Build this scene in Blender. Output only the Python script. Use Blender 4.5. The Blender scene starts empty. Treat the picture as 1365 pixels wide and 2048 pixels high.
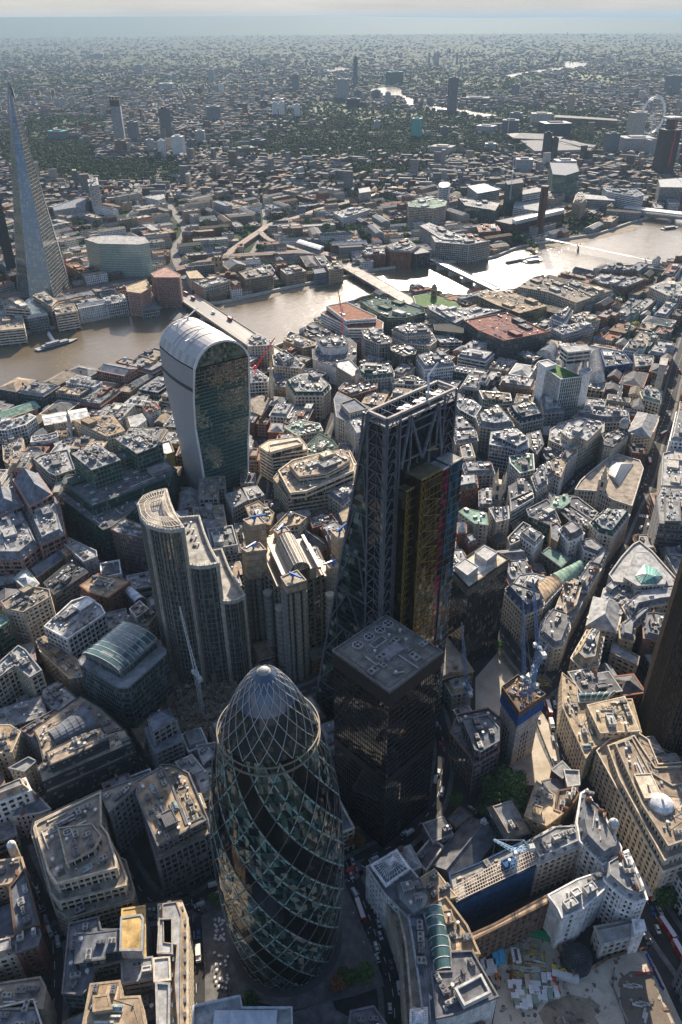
import bpy, math, random
import numpy as np
from mathutils import Vector, Matrix
random.seed(7)
R = random.Random(11)
SC = bpy.context.scene
COL = SC.collection
# ------------------------------------------------------------------ camera
CAM = np.array([114.08, 160.02, 374.7]); YAW, PIT, ROL, FOC = math.radians(223.639), math.radians(33.0), math.radians(-.4), 1519.0
FW = np.array([math.sin(YAW)*math.cos(PIT), math.cos(YAW)*math.cos(PIT), -math.sin(PIT)])
_r = np.array([math.cos(YAW), -math.sin(YAW), 0.0]); _u = np.cross(_r, FW)
RT = _r*math.cos(ROL)+_u*math.sin(ROL); UP = -_r*math.sin(ROL)+_u*math.cos(ROL)
cd = bpy.data.cameras.new("camera"); cam = bpy.data.objects.new("camera", cd); COL.objects.link(cam); SC.camera = cam
cd.sensor_fit = 'VERTICAL'; cd.sensor_height = 24; cd.lens = 24*FOC/2048; cd.clip_start = 1; cd.clip_end = 200000
cam.matrix_world = Matrix([[RT[i], UP[i], -FW[i], CAM[i]] for i in range(3)]+[[0, 0, 0, 1]])
# ------------------------------------------------------------------ world, sun, exposure
SUN_AZ, SUN_EL, HAZE = 231.0, 24.0, 3.9e-5
w = bpy.data.worlds.new("World"); SC.world = w; w.use_nodes = True
nt = w.node_tree; bg = nt.nodes['Background']; sky = nt.nodes.new('ShaderNodeTexSky'); sky.sky_type = 'NISHITA'; sky.sun_disc = False
sky.sun_elevation = math.radians(SUN_EL); sky.sun_rotation = math.radians(SUN_AZ); sky.altitude = 300; sky.air_density = 0.7; sky.dust_density = 1.6; sky.ozone_density = 1.0
_tc = nt.nodes.new('ShaderNodeTexCoord'); _sp = nt.nodes.new('ShaderNodeSeparateXYZ'); nt.links.new(_tc.outputs['Generated'], _sp.inputs[0])
_sc = nt.nodes.new('ShaderNodeVectorMath'); _sc.operation = 'MULTIPLY'; _sc.inputs[1].default_value = (2.5, 2.5, 22); nt.links.new(_tc.outputs['Generated'], _sc.inputs[0])
_no = nt.nodes.new('ShaderNodeTexNoise'); _no.inputs['Scale'].default_value = 2.2; _no.inputs['Detail'].default_value = 6; nt.links.new(_sc.outputs[0], _no.inputs['Vector'])
_mr = nt.nodes.new('ShaderNodeMapRange'); _mr.inputs[1].default_value = .05; _mr.inputs[2].default_value = .22; _mr.inputs[3].default_value = 1; _mr.inputs[4].default_value = 0; nt.links.new(_sp.outputs[2], _mr.inputs[0])
_cr = nt.nodes.new('ShaderNodeMapRange'); _cr.inputs[1].default_value = .3; _cr.inputs[2].default_value = .7; _cr.inputs[3].default_value = 2.6; _cr.inputs[4].default_value = 3.4; nt.links.new(_no.outputs['Fac'], _cr.inputs[0])
_vc = nt.nodes.new('ShaderNodeVectorMath'); _vc.operation = 'SCALE'; _vc.inputs[0].default_value = (1, .93, .84); nt.links.new(_cr.outputs[0], _vc.inputs['Scale'])
_mx = nt.nodes.new('ShaderNodeMix'); _mx.data_type = 'RGBA'; nt.links.new(_mr.outputs[0], _mx.inputs[0]); nt.links.new(sky.outputs[0], _mx.inputs[6]); nt.links.new(_vc.outputs[0], _mx.inputs[7])
nt.links.new(_mx.outputs[2], bg.inputs[0]); bg.inputs[1].default_value = 0.1
sl = bpy.data.lights.new("sun", 'SUN'); sun = bpy.data.objects.new("sun", sl); COL.objects.link(sun)
sl.energy = 5.0; sl.angle = math.radians(.6); sl.color = (1, .87, .7)
a, e = math.radians(SUN_AZ), math.radians(SUN_EL)
SD = Vector((math.sin(a)*math.cos(e), math.cos(a)*math.cos(e), math.sin(e)))
sun.rotation_euler = SD.to_track_quat('Z', 'Y').to_euler()
SC.view_settings.view_transform = 'Standard'; SC.view_settings.look = 'None'; SC.view_settings.exposure = 1.32; SC.view_settings.gamma = 1
SC.cycles.max_bounces = 6; SC.cycles.diffuse_bounces = 2; SC.cycles.glossy_bounces = 3; SC.cycles.volume_bounces = 0
SC.cycles.sample_clamp_indirect = 6; SC.cycles.caustics_reflective = False; SC.cycles.caustics_refractive = False
SC.cycles.use_denoising = True

# ------------------------------------------------------------------ helpers
def un(px, py, z=0.0):
    d = FW*FOC+RT*(px-682.5)-UP*(py-1024); t = (z-CAM[2])/d[2]
    q = CAM+d*t; return (float(q[0]), float(q[1]))
def proj(x, y, z=0.0):
    d = np.array([x, y, z])-CAM; k = d@FW
    return (682.5+FOC*(d@RT)/k, 1024-FOC*(d@UP)/k, k)
CR = dict(c1=(0, 330, 2.844), c2=(440, 330, 2.844), c3=(885, 330, 2.844), d1=(0, 780, 2.967), d2=(450, 780, 2.967), d3=(905, 780, 2.967),
          e1=(0, 1200, 2.967), e2=(450, 1200, 2.967), e3=(880, 1200, 2.814), f1=(0, 1568, 2.967), f2=(370, 1568, 2.967), f3=(680, 1568, 3.792),
          f4=(905, 1568, 2.967), t1=(0, 0, 1.95), t2=(665, 0, 1.95), g1=(0, 800, 4.015), g2=(880, 640, 2.814), g3=(880, 880, 2.814),
          g4=(500, 560, 3.4125), h2=(640, 740, 3.938), h3=(460, 990, 5.25), F=(0, 0, 1))
def fp(c, x, y):
    o = CR[c]; return (o[0]+x/o[2], o[1]+y/o[2])
def pts(s, c='F', z=0.0, raw=False):
    out = []
    for t in s.split():
        if ',' not in t: c = t; continue
        x, y = t.split(','); q = fp(c, float(x), float(y)); out.append(q if raw else un(q[0], q[1], z))
    return out
def area(P): return sum(P[i][0]*P[(i+1) % len(P)][1]-P[(i+1) % len(P)][0]*P[i][1] for i in range(len(P)))/2
def ccw(P):
    Q = [p for i, p in enumerate(P) if math.dist(p, P[i-1]) > .3]
    return Q if area(Q) > 0 else Q[::-1]
def inset(P, d):
    n = len(P); out = []
    for i in range(n):
        a, b, c = P[i-1], P[i], P[(i+1) % n]
        u = ((b[0]-a[0]), (b[1]-a[1])); v = ((c[0]-b[0]), (c[1]-b[1]))
        lu = math.hypot(*u) or 1; lv = math.hypot(*v) or 1; u = (u[0]/lu, u[1]/lu); v = (v[0]/lv, v[1]/lv)
        n1 = (-u[1], u[0]); n2 = (-v[1], v[0]); k = 1+n1[0]*n2[0]+n1[1]*n2[1]
        k = max(k, .45); m = ((n1[0]+n2[0])/k, (n1[1]+n2[1])/k)
        out.append((b[0]+m[0]*d, b[1]+m[1]*d))
    return out
def inside(P, x, y):
    r = False; j = len(P)-1
    for i in range(len(P)):
        xi, yi = P[i]; xj, yj = P[j]
        if (yi > y) != (yj > y) and x < (xj-xi)*(y-yi)/(yj-yi)+xi: r = not r
        j = i
    return r
def cen(P):
    return (sum(p[0] for p in P)/len(P), sum(p[1] for p in P)/len(P))
def axis(P):
    i = max(range(len(P)), key=lambda i: math.dist(P[i-1], P[i])); a, b = P[i-1], P[i]
    return math.atan2(b[1]-a[1], b[0]-a[0])
def obb(P, an=None):
    an = axis(P) if an is None else an; c, s = math.cos(an), math.sin(an)
    U = [p[0]*c+p[1]*s for p in P]; V = [-p[0]*s+p[1]*c for p in P]
    u0, u1, v0, v1 = min(U), max(U), min(V), max(V); uc, vc = (u0+u1)/2, (v0+v1)/2
    return (uc*c-vc*s, uc*s+vc*c), u1-u0, v1-v0, an

PAL = dict(cream=(.56, .48, .37), stone=(.45, .42, .37), white=(.7, .69, .66), grey=(.27, .27, .27), dgrey=(.13, .13, .14), dark=(.05, .055, .06),
           black=(.018, .019, .022), brick=(.25, .11, .07), brown=(.17, .11, .075), pink=(.33, .2, .165), beige=(.43, .34, .23), tan=(.36, .27, .18),
           yellow=(.5, .34, .14), slate=(.16, .175, .2), navy=(.045, .06, .1), green=(.2, .3, .24), copper=(.3, .43, .36), dgreen=(.04, .09, .07),
           glass=(.02, .028, .032), gglass=(.018, .045, .04), bglass=(.018, .035, .06), lawn=(.06, .13, .03), red=(.5, .04, .03), blue=(.03, .12, .36),
           sblue=(.025, .085, .2), lgrey=(.35, .35, .345), rust=(.24, .1, .06), silver=(.5, .52, .54), concrete=(.36, .345, .32), teal=(.1, .4, .34),
           roofb=(.27, .23, .185), roofg=(.2, .2, .2), maroon=(.2, .08, .065), orange=(.6, .25, .05), terr=(.34, .27, .2))
def pc(c): return PAL[c] if isinstance(c, str) else c

class M:
    def __init__(s): s.v = []; s.f = []; s.uv = []; s.c = []; s.m = []
    def face(s, P, col=(.5, .5, .5), uv=None, mi=0):
        n = len(s.v); s.v += [tuple(p) for p in P]; s.f.append(tuple(range(n, n+len(P))))
        s.uv.append(uv or [(p[0], p[1]) for p in P]); s.c.append(col); s.m.append(mi)
    def box(s, x, y, z0, z1, w, d, an=0, col=(.5, .5, .5), mi=0, bottom=False):
        c, q = math.cos(an), math.sin(an); K = [(-w/2, -d/2), (w/2, -d/2), (w/2, d/2), (-w/2, d/2)]
        P = [(x+a*c-b*q, y+a*q+b*c) for a, b in K]; s.prism(P, z0, z1, col, mi, bottom)
    def prism(s, P, z0, z1, col, mi=0, bottom=False, top=True, u0=0):
        n = len(P); u = u0
        for i in range(n):
            a, b = P[i], P[(i+1) % n]; L = math.dist(a, b)
            s.face([(a[0], a[1], z0), (b[0], b[1], z0), (b[0], b[1], z1), (a[0], a[1], z1)], col, [(u, z0), (u+L, z0), (u+L, z1), (u, z1)], mi); u += L+7.3
        if top: s.face([(p[0], p[1], z1) for p in P], col, None, mi)
        if bottom: s.face([(p[0], p[1], z0) for p in P[::-1]], col, None, mi)
    def frus(s, P, z0, Q, z1, col, mi=0, top=True, topcol=None, tm=None):
        n = len(P); u = 0
        for i in range(n):
            a, b, c, d = P[i], P[(i+1) % n], Q[(i+1) % n], Q[i]; L = math.dist(a, b)
            s.face([(a[0], a[1], z0), (b[0], b[1], z0), (c[0], c[1], z1), (d[0], d[1], z1)], col, [(u, z0), (u+L, z0), (u+L, z1), (u, z1)], mi); u += L
        if top: s.face([(p[0], p[1], z1) for p in Q], topcol or col, None, mi if tm is None else tm)
    def bar(s, a, b, r, col=(.5, .5, .5), mi=0, r2=None):
        a = Vector(a); b = Vector(b); d = b-a
        if d.length < 1e-6: return
        k = d.normalized(); x = k.cross(Vector((0, 0, 1)))
        if x.length < .05: x = k.cross(Vector((1, 0, 0)))
        x.normalize(); y = k.cross(x); r2 = r if r2 is None else r2
        A = [a+x*(r*p)+y*(r*q) for p, q in ((-1, -1), (1, -1), (1, 1), (-1, 1))]; B = [b+x*(r2*p)+y*(r2*q) for p, q in ((-1, -1), (1, -1), (1, 1), (-1, 1))]
        for i in range(4):
            j = (i+1) % 4; s.face([A[j], A[i], B[i], B[j]], col, [(0, 0), (1, 0), (1, 1), (0, 1)], mi)
        s.face(B[::-1], col, None, mi); s.face(A, col, None, mi)
    def cyl(s, x, y, z0, z1, r, col, n=12, mi=0, r1=None, top=True):
        r1 = r if r1 is None else r1
        P = [(x+r*math.cos(i*2*math.pi/n), y+r*math.sin(i*2*math.pi/n)) for i in range(n)]
        Q = [(x+r1*math.cos(i*2*math.pi/n), y+r1*math.sin(i*2*math.pi/n)) for i in range(n)]
        s.frus(P, z0, Q, z1, col, mi, top=top)
    def dome(s, x, y, z, r, h, col, n=14, k=5, mi=0):
        for j in range(k):
            a0, a1 = j/k*math.pi/2, (j+1)/k*math.pi/2
            s.cyl(x, y, z+h*math.sin(a0), z+h*math.sin(a1), r*math.cos(a0), col, n, mi, max(r*math.cos(a1), .02), top=(j == k-1))
    def build(s, name, mats, parent=None, org=(0, 0, 0), smooth=False):
        me = bpy.data.meshes.new(name)
        V = np.array(s.v, dtype=np.float64).reshape(-1, 3)-np.array(org)
        me.from_pydata(V.tolist(), [], s.f)
        if s.f:
            uvl = me.uv_layers.new(name='UVMap'); uvl.data.foreach_set('uv', np.array([q for f in s.uv for q in f], dtype=np.float32).ravel())
            ca = me.color_attributes.new('Col', 'FLOAT_COLOR', 'CORNER')
            ca.data.foreach_set('color', np.repeat(np.array([tuple(c)+(1,) for c in s.c], dtype=np.float32), [len(f) for f in s.f], axis=0).ravel())
            me.polygons.foreach_set('material_index', s.m)
        for m in (mats if isinstance(mats, (list, tuple)) else [mats]): me.materials.append(m)
        if smooth: me.shade_smooth()
        o = bpy.data.objects.new(name, me); COL.objects.link(o)
        if parent: o.parent = parent
        else: o.location = org
        return o
LABELS = set()
def tag(o, label=None, cat=None, group=None, kind=None):
    if label:
        L = label; k = 2
        LABELS.add(L); o['label'] = L
    if cat: o['category'] = cat
    if group: o['group'] = group
    if kind: o['kind'] = kind
    return o
def thing(name, label, cat, loc=(0, 0, 0), group=None, rz=0):
    o = bpy.data.objects.new(name, None); COL.objects.link(o); o.location = loc; o.rotation_euler = (0, 0, rz); o.empty_display_size = 1
    return tag(o, label, cat, group)
def copy_tree(o, loc, rz=0, label=None, cat=None, group=None, sc=None):
    def rec(s, par):
        c = s.copy(); COL.objects.link(c)
        if par: c.parent = par
        for ch in s.children: rec(ch, c)
        return c
    r = rec(o, None); r.location = loc; r.rotation_euler = (0, 0, rz)
    if sc: r.scale = (sc,)*3 if isinstance(sc, (int, float)) else sc
    if label: r['label'] = label
    if cat: r['category'] = cat
    if group: r['group'] = group
    return r
PEND = []
def pend(o, lab, x, y):
    PEND.append((o, ' '.join(lab.split()[:14]), math.hypot(WA[0]-x, WA[1]-y))); o['label'] = lab
WA = (0, 0)
def settle():
    G_ = {}
    for q in PEND: G_.setdefault(q[1], []).append(q)
    for lab, L in G_.items():
        L.sort(key=lambda q: q[2])
        for i, q in enumerate(L): q[0]['label'] = lab if len(L) == 1 else f"{'nearest' if i == 0 else ORD[min(i, 29)]+' nearest'} {lab}"
ORD = 'nearest,second,third,fourth,fifth,sixth,seventh,eighth,ninth,tenth,eleventh,twelfth,thirteenth,fourteenth,fifteenth,sixteenth,seventeenth,eighteenth,nineteenth,twentieth,twenty-first,twenty-second,twenty-third,twenty-fourth,twenty-fifth,twenty-sixth,twenty-seventh,twenty-eighth,twenty-ninth,thirtieth'.split(',')
ORDL = ['first']+ORD[1:]

# ------------------------------------------------------------------ materials
def newmat(name):
    m = bpy.data.materials.new(name); m.use_nodes = True; n = m.node_tree
    return m, n, n.nodes['Principled BSDF']
def N(n, t, **k):
    x = n.nodes.new(t)
    for a, b in k.items(): setattr(x, a, b)
    return x
def mth(n, op, a, b=None, c=None):
    x = N(n, 'ShaderNodeMath', operation=op)
    for i, q in enumerate((a, b, c)):
        if q is None: continue
        if isinstance(q, (int, float)): x.inputs[i].default_value = q
        else: n.links.new(q, x.inputs[i])
    return x.outputs[0]
def mixc(n, fac, a, b, bt='MIX'):
    x = N(n, 'ShaderNodeMix', data_type='RGBA', blend_type=bt)
    for i, q in ((0, fac), (6, a), (7, b)):
        if isinstance(q, (int, float)): x.inputs[i].default_value = q
        elif isinstance(q, tuple): x.inputs[i].default_value = q+(1,)
        else: n.links.new(q, x.inputs[i])
    return x.outputs[2]
def noise(n, scale, det=4, vec=None, rough=.55):
    x = N(n, 'ShaderNodeTexNoise'); x.inputs['Scale'].default_value = scale; x.inputs['Detail'].default_value = det; x.inputs['Roughness'].default_value = rough
    n.links.new(vec if vec is not None else N(n, 'ShaderNodeNewGeometry').outputs['Position'], x.inputs['Vector'])
    return x.outputs['Fac']
def rng(n, v, a, b, lo=.3, hi=.7):
    x = N(n, 'ShaderNodeMapRange'); n.links.new(v, x.inputs[0])
    for i, q in enumerate((lo, hi, a, b)): x.inputs[i+1].default_value = q
    return x.outputs[0]
def colnode(n): return N(n, 'ShaderNodeAttribute', attribute_name='Col').outputs['Color']
def scaled(n, vec, s):
    x = N(n, 'ShaderNodeVectorMath', operation='MULTIPLY'); n.links.new(vec, x.inputs[0]); x.inputs[1].default_value = s; return x.outputs[0]
def surf(name, rough=.85, lo=.72, hi=1.18, sc=.35, metal=0, spec=.25, streak=True, sc2=2.5):
    m, n, p = newmat(name); c = colnode(n); pos = N(n, 'ShaderNodeNewGeometry').outputs['Position']
    f = rng(n, noise(n, sc, 5, pos), lo, hi); g = rng(n, noise(n, sc2, 3, pos), .86, 1.12)
    f = mth(n, 'MULTIPLY', f, g)
    if streak: f = mth(n, 'MULTIPLY', f, rng(n, noise(n, 1.0, 3, scaled(n, pos, (1.3, 1.3, .09))), .8, 1.1))
    q = N(n, 'ShaderNodeVectorMath', operation='SCALE'); n.links.new(c, q.inputs[0]); n.links.new(f, q.inputs['Scale'])
    n.links.new(q.outputs[0], p.inputs['Base Color']); p.inputs['Roughness'].default_value = rough; p.inputs['Metallic'].default_value = metal
    p.inputs['Specular IOR Level'].default_value = spec
    return m
MW = surf('wall', lo=.66, hi=1.22); MR = surf('roofing', .9, .48, 1.35, .2, streak=False, sc2=.9, spec=.12); MP = surf('paint', .45, .9, 1.08, .5, streak=False); MM = surf('metalwork', .55, .8, 1.15, .4, .15, .4)
def glassmat(name, bw=1.5, fh=3.8, light=.45, ltint=(.4, .39, .34), rough=.07, jit=.05, spec=.7, lthr=.84, metal=.0):
    m, n, p = newmat(name); c = colnode(n); uv = N(n, 'ShaderNodeUVMap').outputs[0]
    sx = N(n, 'ShaderNodeSeparateXYZ'); n.links.new(uv, sx.inputs[0])
    a = mth(n, 'FLOOR', mth(n, 'DIVIDE', sx.outputs[0], bw)); b = mth(n, 'FLOOR', mth(n, 'DIVIDE', sx.outputs[1], fh))
    cb = N(n, 'ShaderNodeCombineXYZ'); n.links.new(a, cb.inputs[0]); n.links.new(b, cb.inputs[1])
    wn = N(n, 'ShaderNodeTexWhiteNoise', noise_dimensions='2D'); n.links.new(cb.outputs[0], wn.inputs['Vector'])
    pos = N(n, 'ShaderNodeNewGeometry'); big = rng(n, noise(n, .05, 3, pos.outputs['Position']), -.12, .12)
    k = mth(n, 'GREATER_THAN', mth(n, 'ADD', wn.outputs['Value'], big), lthr)
    base = mixc(n, mth(n, 'MULTIPLY', k, light), c, ltint)
    n.links.new(base, p.inputs['Base Color']); p.inputs['Roughness'].default_value = rough; p.inputs['Specular IOR Level'].default_value = spec; p.inputs['Metallic'].default_value = metal
    sb = N(n, 'ShaderNodeVectorMath', operation='SUBTRACT'); n.links.new(wn.outputs['Color'], sb.inputs[0]); sb.inputs[1].default_value = (.5, .5, .5)
    s2 = N(n, 'ShaderNodeVectorMath', operation='SCALE'); n.links.new(sb.outputs[0], s2.inputs[0]); s2.inputs['Scale'].default_value = jit
    ad = N(n, 'ShaderNodeVectorMath', operation='ADD'); n.links.new(pos.outputs['Normal'], ad.inputs[0]); n.links.new(s2.outputs[0], ad.inputs[1])
    nm = N(n, 'ShaderNodeVectorMath', operation='NORMALIZE'); n.links.new(ad.outputs[0], nm.inputs[0]); n.links.new(nm.outputs[0], p.inputs['Normal'])
    return m
MG = glassmat('window_glass', spec=.7); MGT = glassmat('tower_glass', spec=1.0, jit=.035, light=.35, lthr=.9, rough=.04)
def farmat():
    m, n, p = newmat('distant_facade'); c = colnode(n); uv = N(n, 'ShaderNodeUVMap').outputs[0]
    sx = N(n, 'ShaderNodeSeparateXYZ'); n.links.new(uv, sx.inputs[0])
    a = mth(n, 'FRACT', mth(n, 'DIVIDE', sx.outputs[0], 3.1)); b = mth(n, 'FRACT', mth(n, 'DIVIDE', sx.outputs[1], 3.4))
    k = mth(n, 'MULTIPLY', mth(n, 'GREATER_THAN', a, .45), mth(n, 'GREATER_THAN', b, .42))
    pos = N(n, 'ShaderNodeNewGeometry').outputs['Position']; f = rng(n, noise(n, .2, 4, pos), .75, 1.2)
    q = N(n, 'ShaderNodeVectorMath', operation='SCALE'); n.links.new(c, q.inputs[0]); n.links.new(f, q.inputs['Scale'])
    n.links.new(mixc(n, k, q.outputs[0], (.03, .035, .04)), p.inputs['Base Color'])
    n.links.new(mth(n, 'SUBTRACT', .85, mth(n, 'MULTIPLY', k, .6)), p.inputs['Roughness']); p.inputs['Specular IOR Level'].default_value = .25
    return m
MF = farmat()
def ground_mat(name, c1, c2, sc=.05, rough=.9, c3=None):
    m, n, p = newmat(name); pos = N(n, 'ShaderNodeNewGeometry').outputs['Position']
    x = mixc(n, rng(n, noise(n, sc, 6, pos), 0, 1, .35, .65), c1, c2)
    if c3: x = mixc(n, rng(n, noise(n, sc*.13, 5, pos), 0, 1, .5, .62), x, c3)
    x = mixc(n, 1.0, x, mixc(n, rng(n, noise(n, 1.7, 3, pos), 0, 1), (.8, .8, .8), (1.1, 1.1, 1.1)), 'MULTIPLY')
    n.links.new(x, p.inputs['Base Color']); p.inputs['Roughness'].default_value = rough; p.inputs['Specular IOR Level'].default_value = .12; return m
def suburb():
    m, n, p = newmat('suburb_ground'); pos = N(n, 'ShaderNodeNewGeometry').outputs['Position']
    def vor(sc):
        v = N(n, 'ShaderNodeTexVoronoi', voronoi_dimensions='2D'); v.inputs['Scale'].default_value = sc; n.links.new(pos, v.inputs['Vector']); x = N(n, 'ShaderNodeSeparateColor'); n.links.new(v.outputs['Color'], x.inputs[0]); return x.outputs
    a = vor(.045); b_ = vor(.012)
    r = N(n, 'ShaderNodeValToRGB'); n.links.new(a[0], r.inputs[0]); e = r.color_ramp; e.interpolation = 'CONSTANT'
    for i, (q, c) in enumerate(((0, (.018, .035, .016)), (.3, (.03, .05, .02)), (.48, (.07, .06, .055)), (.62, (.11, .1, .095)), (.76, (.05, .048, .05)), (.9, (.2, .19, .18)))):
        k = e.elements[i] if i < 2 else e.elements.new(q); k.position = q; k.color = c+(1,)
    g = mixc(n, rng(n, noise(n, .0016, 5, pos), 0, 1, .5, .58), r.outputs[0], (.022, .042, .018))
    x = mixc(n, mth(n, 'GREATER_THAN', b_[0], .8), g, (.03, .05, .022)); n.links.new(x, p.inputs['Base Color']); p.inputs['Roughness'].default_value = 1; p.inputs['Specular IOR Level'].default_value = .05; return m
MGR = suburb()
MGR0 = ground_mat('city_ground', (.03, .036, .032), (.065, .065, .058), .02, c3=(.02, .038, .018))
MAS = ground_mat('asphalt', (.034, .035, .038), (.058, .058, .06), .12)
MPV = ground_mat('paving', (.12, .12, .12), (.19, .185, .18), .3)
MDT = ground_mat('bare_earth', (.4, .34, .26), (.56, .49, .4), .09)
MDK = ground_mat('dark_earth', (.17, .13, .095), (.32, .26, .19), .12)
MGS = ground_mat('grass', (.025, .05, .015), (.05, .08, .03), .08)
MBE = ground_mat('foreshore', (.17, .14, .1), (.25, .2, .15), .05)
def watermat():
    m, n, p = newmat('river_water'); pos = N(n, 'ShaderNodeNewGeometry').outputs['Position']
    x = mixc(n, rng(n, noise(n, .006, 5, pos), 0, 1), (.1, .077, .045), (.14, .108, .065)); n.links.new(x, p.inputs['Base Color'])
    p.inputs['Roughness'].default_value = .11; p.inputs['IOR'].default_value = 1.33; p.inputs['Specular IOR Level'].default_value = .5
    h = mth(n, 'ADD', noise(n, .5, 4, pos, .7), mth(n, 'MULTIPLY', noise(n, .05, 4, pos), 2.2))
    b = N(n, 'ShaderNodeBump'); b.inputs['Strength'].default_value = 1; b.inputs['Distance'].default_value = .3; n.links.new(h, b.inputs['Height']); n.links.new(b.outputs[0], p.inputs['Normal'])
    return m
MWA = watermat()
def leafmat():
    m, n, p = newmat('foliage'); c = colnode(n); pos = N(n, 'ShaderNodeNewGeometry').outputs['Position']
    f = rng(n, noise(n, .5, 3, pos), .8, 2.3); r = N(n, 'ShaderNodeObjectInfo').outputs['Random']
    f = mth(n, 'MULTIPLY', f, mth(n, 'ADD', .75, mth(n, 'MULTIPLY', r, .5)))
    q = N(n, 'ShaderNodeVectorMath', operation='SCALE'); n.links.new(c, q.inputs[0]); n.links.new(f, q.inputs['Scale'])
    n.links.new(q.outputs[0], p.inputs['Base Color']); p.inputs['Roughness'].default_value = .9; p.inputs['Specular IOR Level'].default_value = .08
    p.inputs['Subsurface Weight'].default_value = 0
    return m
ML = leafmat()

# ------------------------------------------------------------------ occupancy raster, 3 m cells
GX0, GY0, GC, GN = -2700, -2700, 3.0, 1040
OCC = np.zeros((GN, GN), dtype=np.uint8)
def raster(P, val=1, grow=0.0):
    P = ccw(P) if len(P) > 2 else P
    if grow: P = inset(P, -grow)
    A = np.array(P); x0, y0 = A.min(0); x1, y1 = A.max(0)
    i0, i1 = max(0, int((x0-GX0)/GC)-1), min(GN, int((x1-GX0)/GC)+2); j0, j1 = max(0, int((y0-GY0)/GC)-1), min(GN, int((y1-GY0)/GC)+2)
    if i1 <= i0 or j1 <= j0: return None
    X, Y = np.meshgrid(GX0+(np.arange(i0, i1)+.5)*GC, GY0+(np.arange(j0, j1)+.5)*GC, indexing='ij'); r = np.zeros(X.shape, bool)
    j = len(P)-1
    for i in range(len(P)):
        xi, yi = P[i]; xj, yj = P[j]
        if yi != yj:
            r ^= ((yi > Y) != (yj > Y)) & (X < (xj-xi)*(Y-yi)/(yj-yi)+xi)
        j = i
    if val is None: return (i0, j0, r)
    s = OCC[i0:i1, j0:j1]; s[r] = np.maximum(s[r], val); return None
def free(P, tol=.04):
    q = raster(P, None)
    if q is None: return False
    i0, j0, r = q; n = r.sum()
    return n > 0 and (OCC[i0:i0+r.shape[0], j0:j0+r.shape[1]][r] > 0).sum() <= tol*n
def strip(line, wd):
    L = []; Rr = []
    for i, p in enumerate(line):
        a = line[max(i-1, 0)]; b = line[min(i+1, len(line)-1)]; t = math.atan2(b[1]-a[1], b[0]-a[0]); nx, ny = -math.sin(t), math.cos(t)
        L.append((p[0]+nx*wd/2, p[1]+ny*wd/2)); Rr.append((p[0]-nx*wd/2, p[1]-ny*wd/2))
    return L+Rr[::-1], L, Rr
def smoothline(P, k=3):
    out = []
    for i in range(len(P)-1):
        p0 = P[max(i-1, 0)]; p1 = P[i]; p2 = P[i+1]; p3 = P[min(i+2, len(P)-1)]
        for j in range(k):
            t = j/k; out.append(tuple(.5*((2*p1[d])+(-p0[d]+p2[d])*t+(2*p0[d]-5*p1[d]+4*p2[d]-p3[d])*t*t+(-p0[d]+3*p1[d]-3*p2[d]+p3[d])*t**3) for d in (0, 1)))
    out.append(P[-1]); return out

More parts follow.
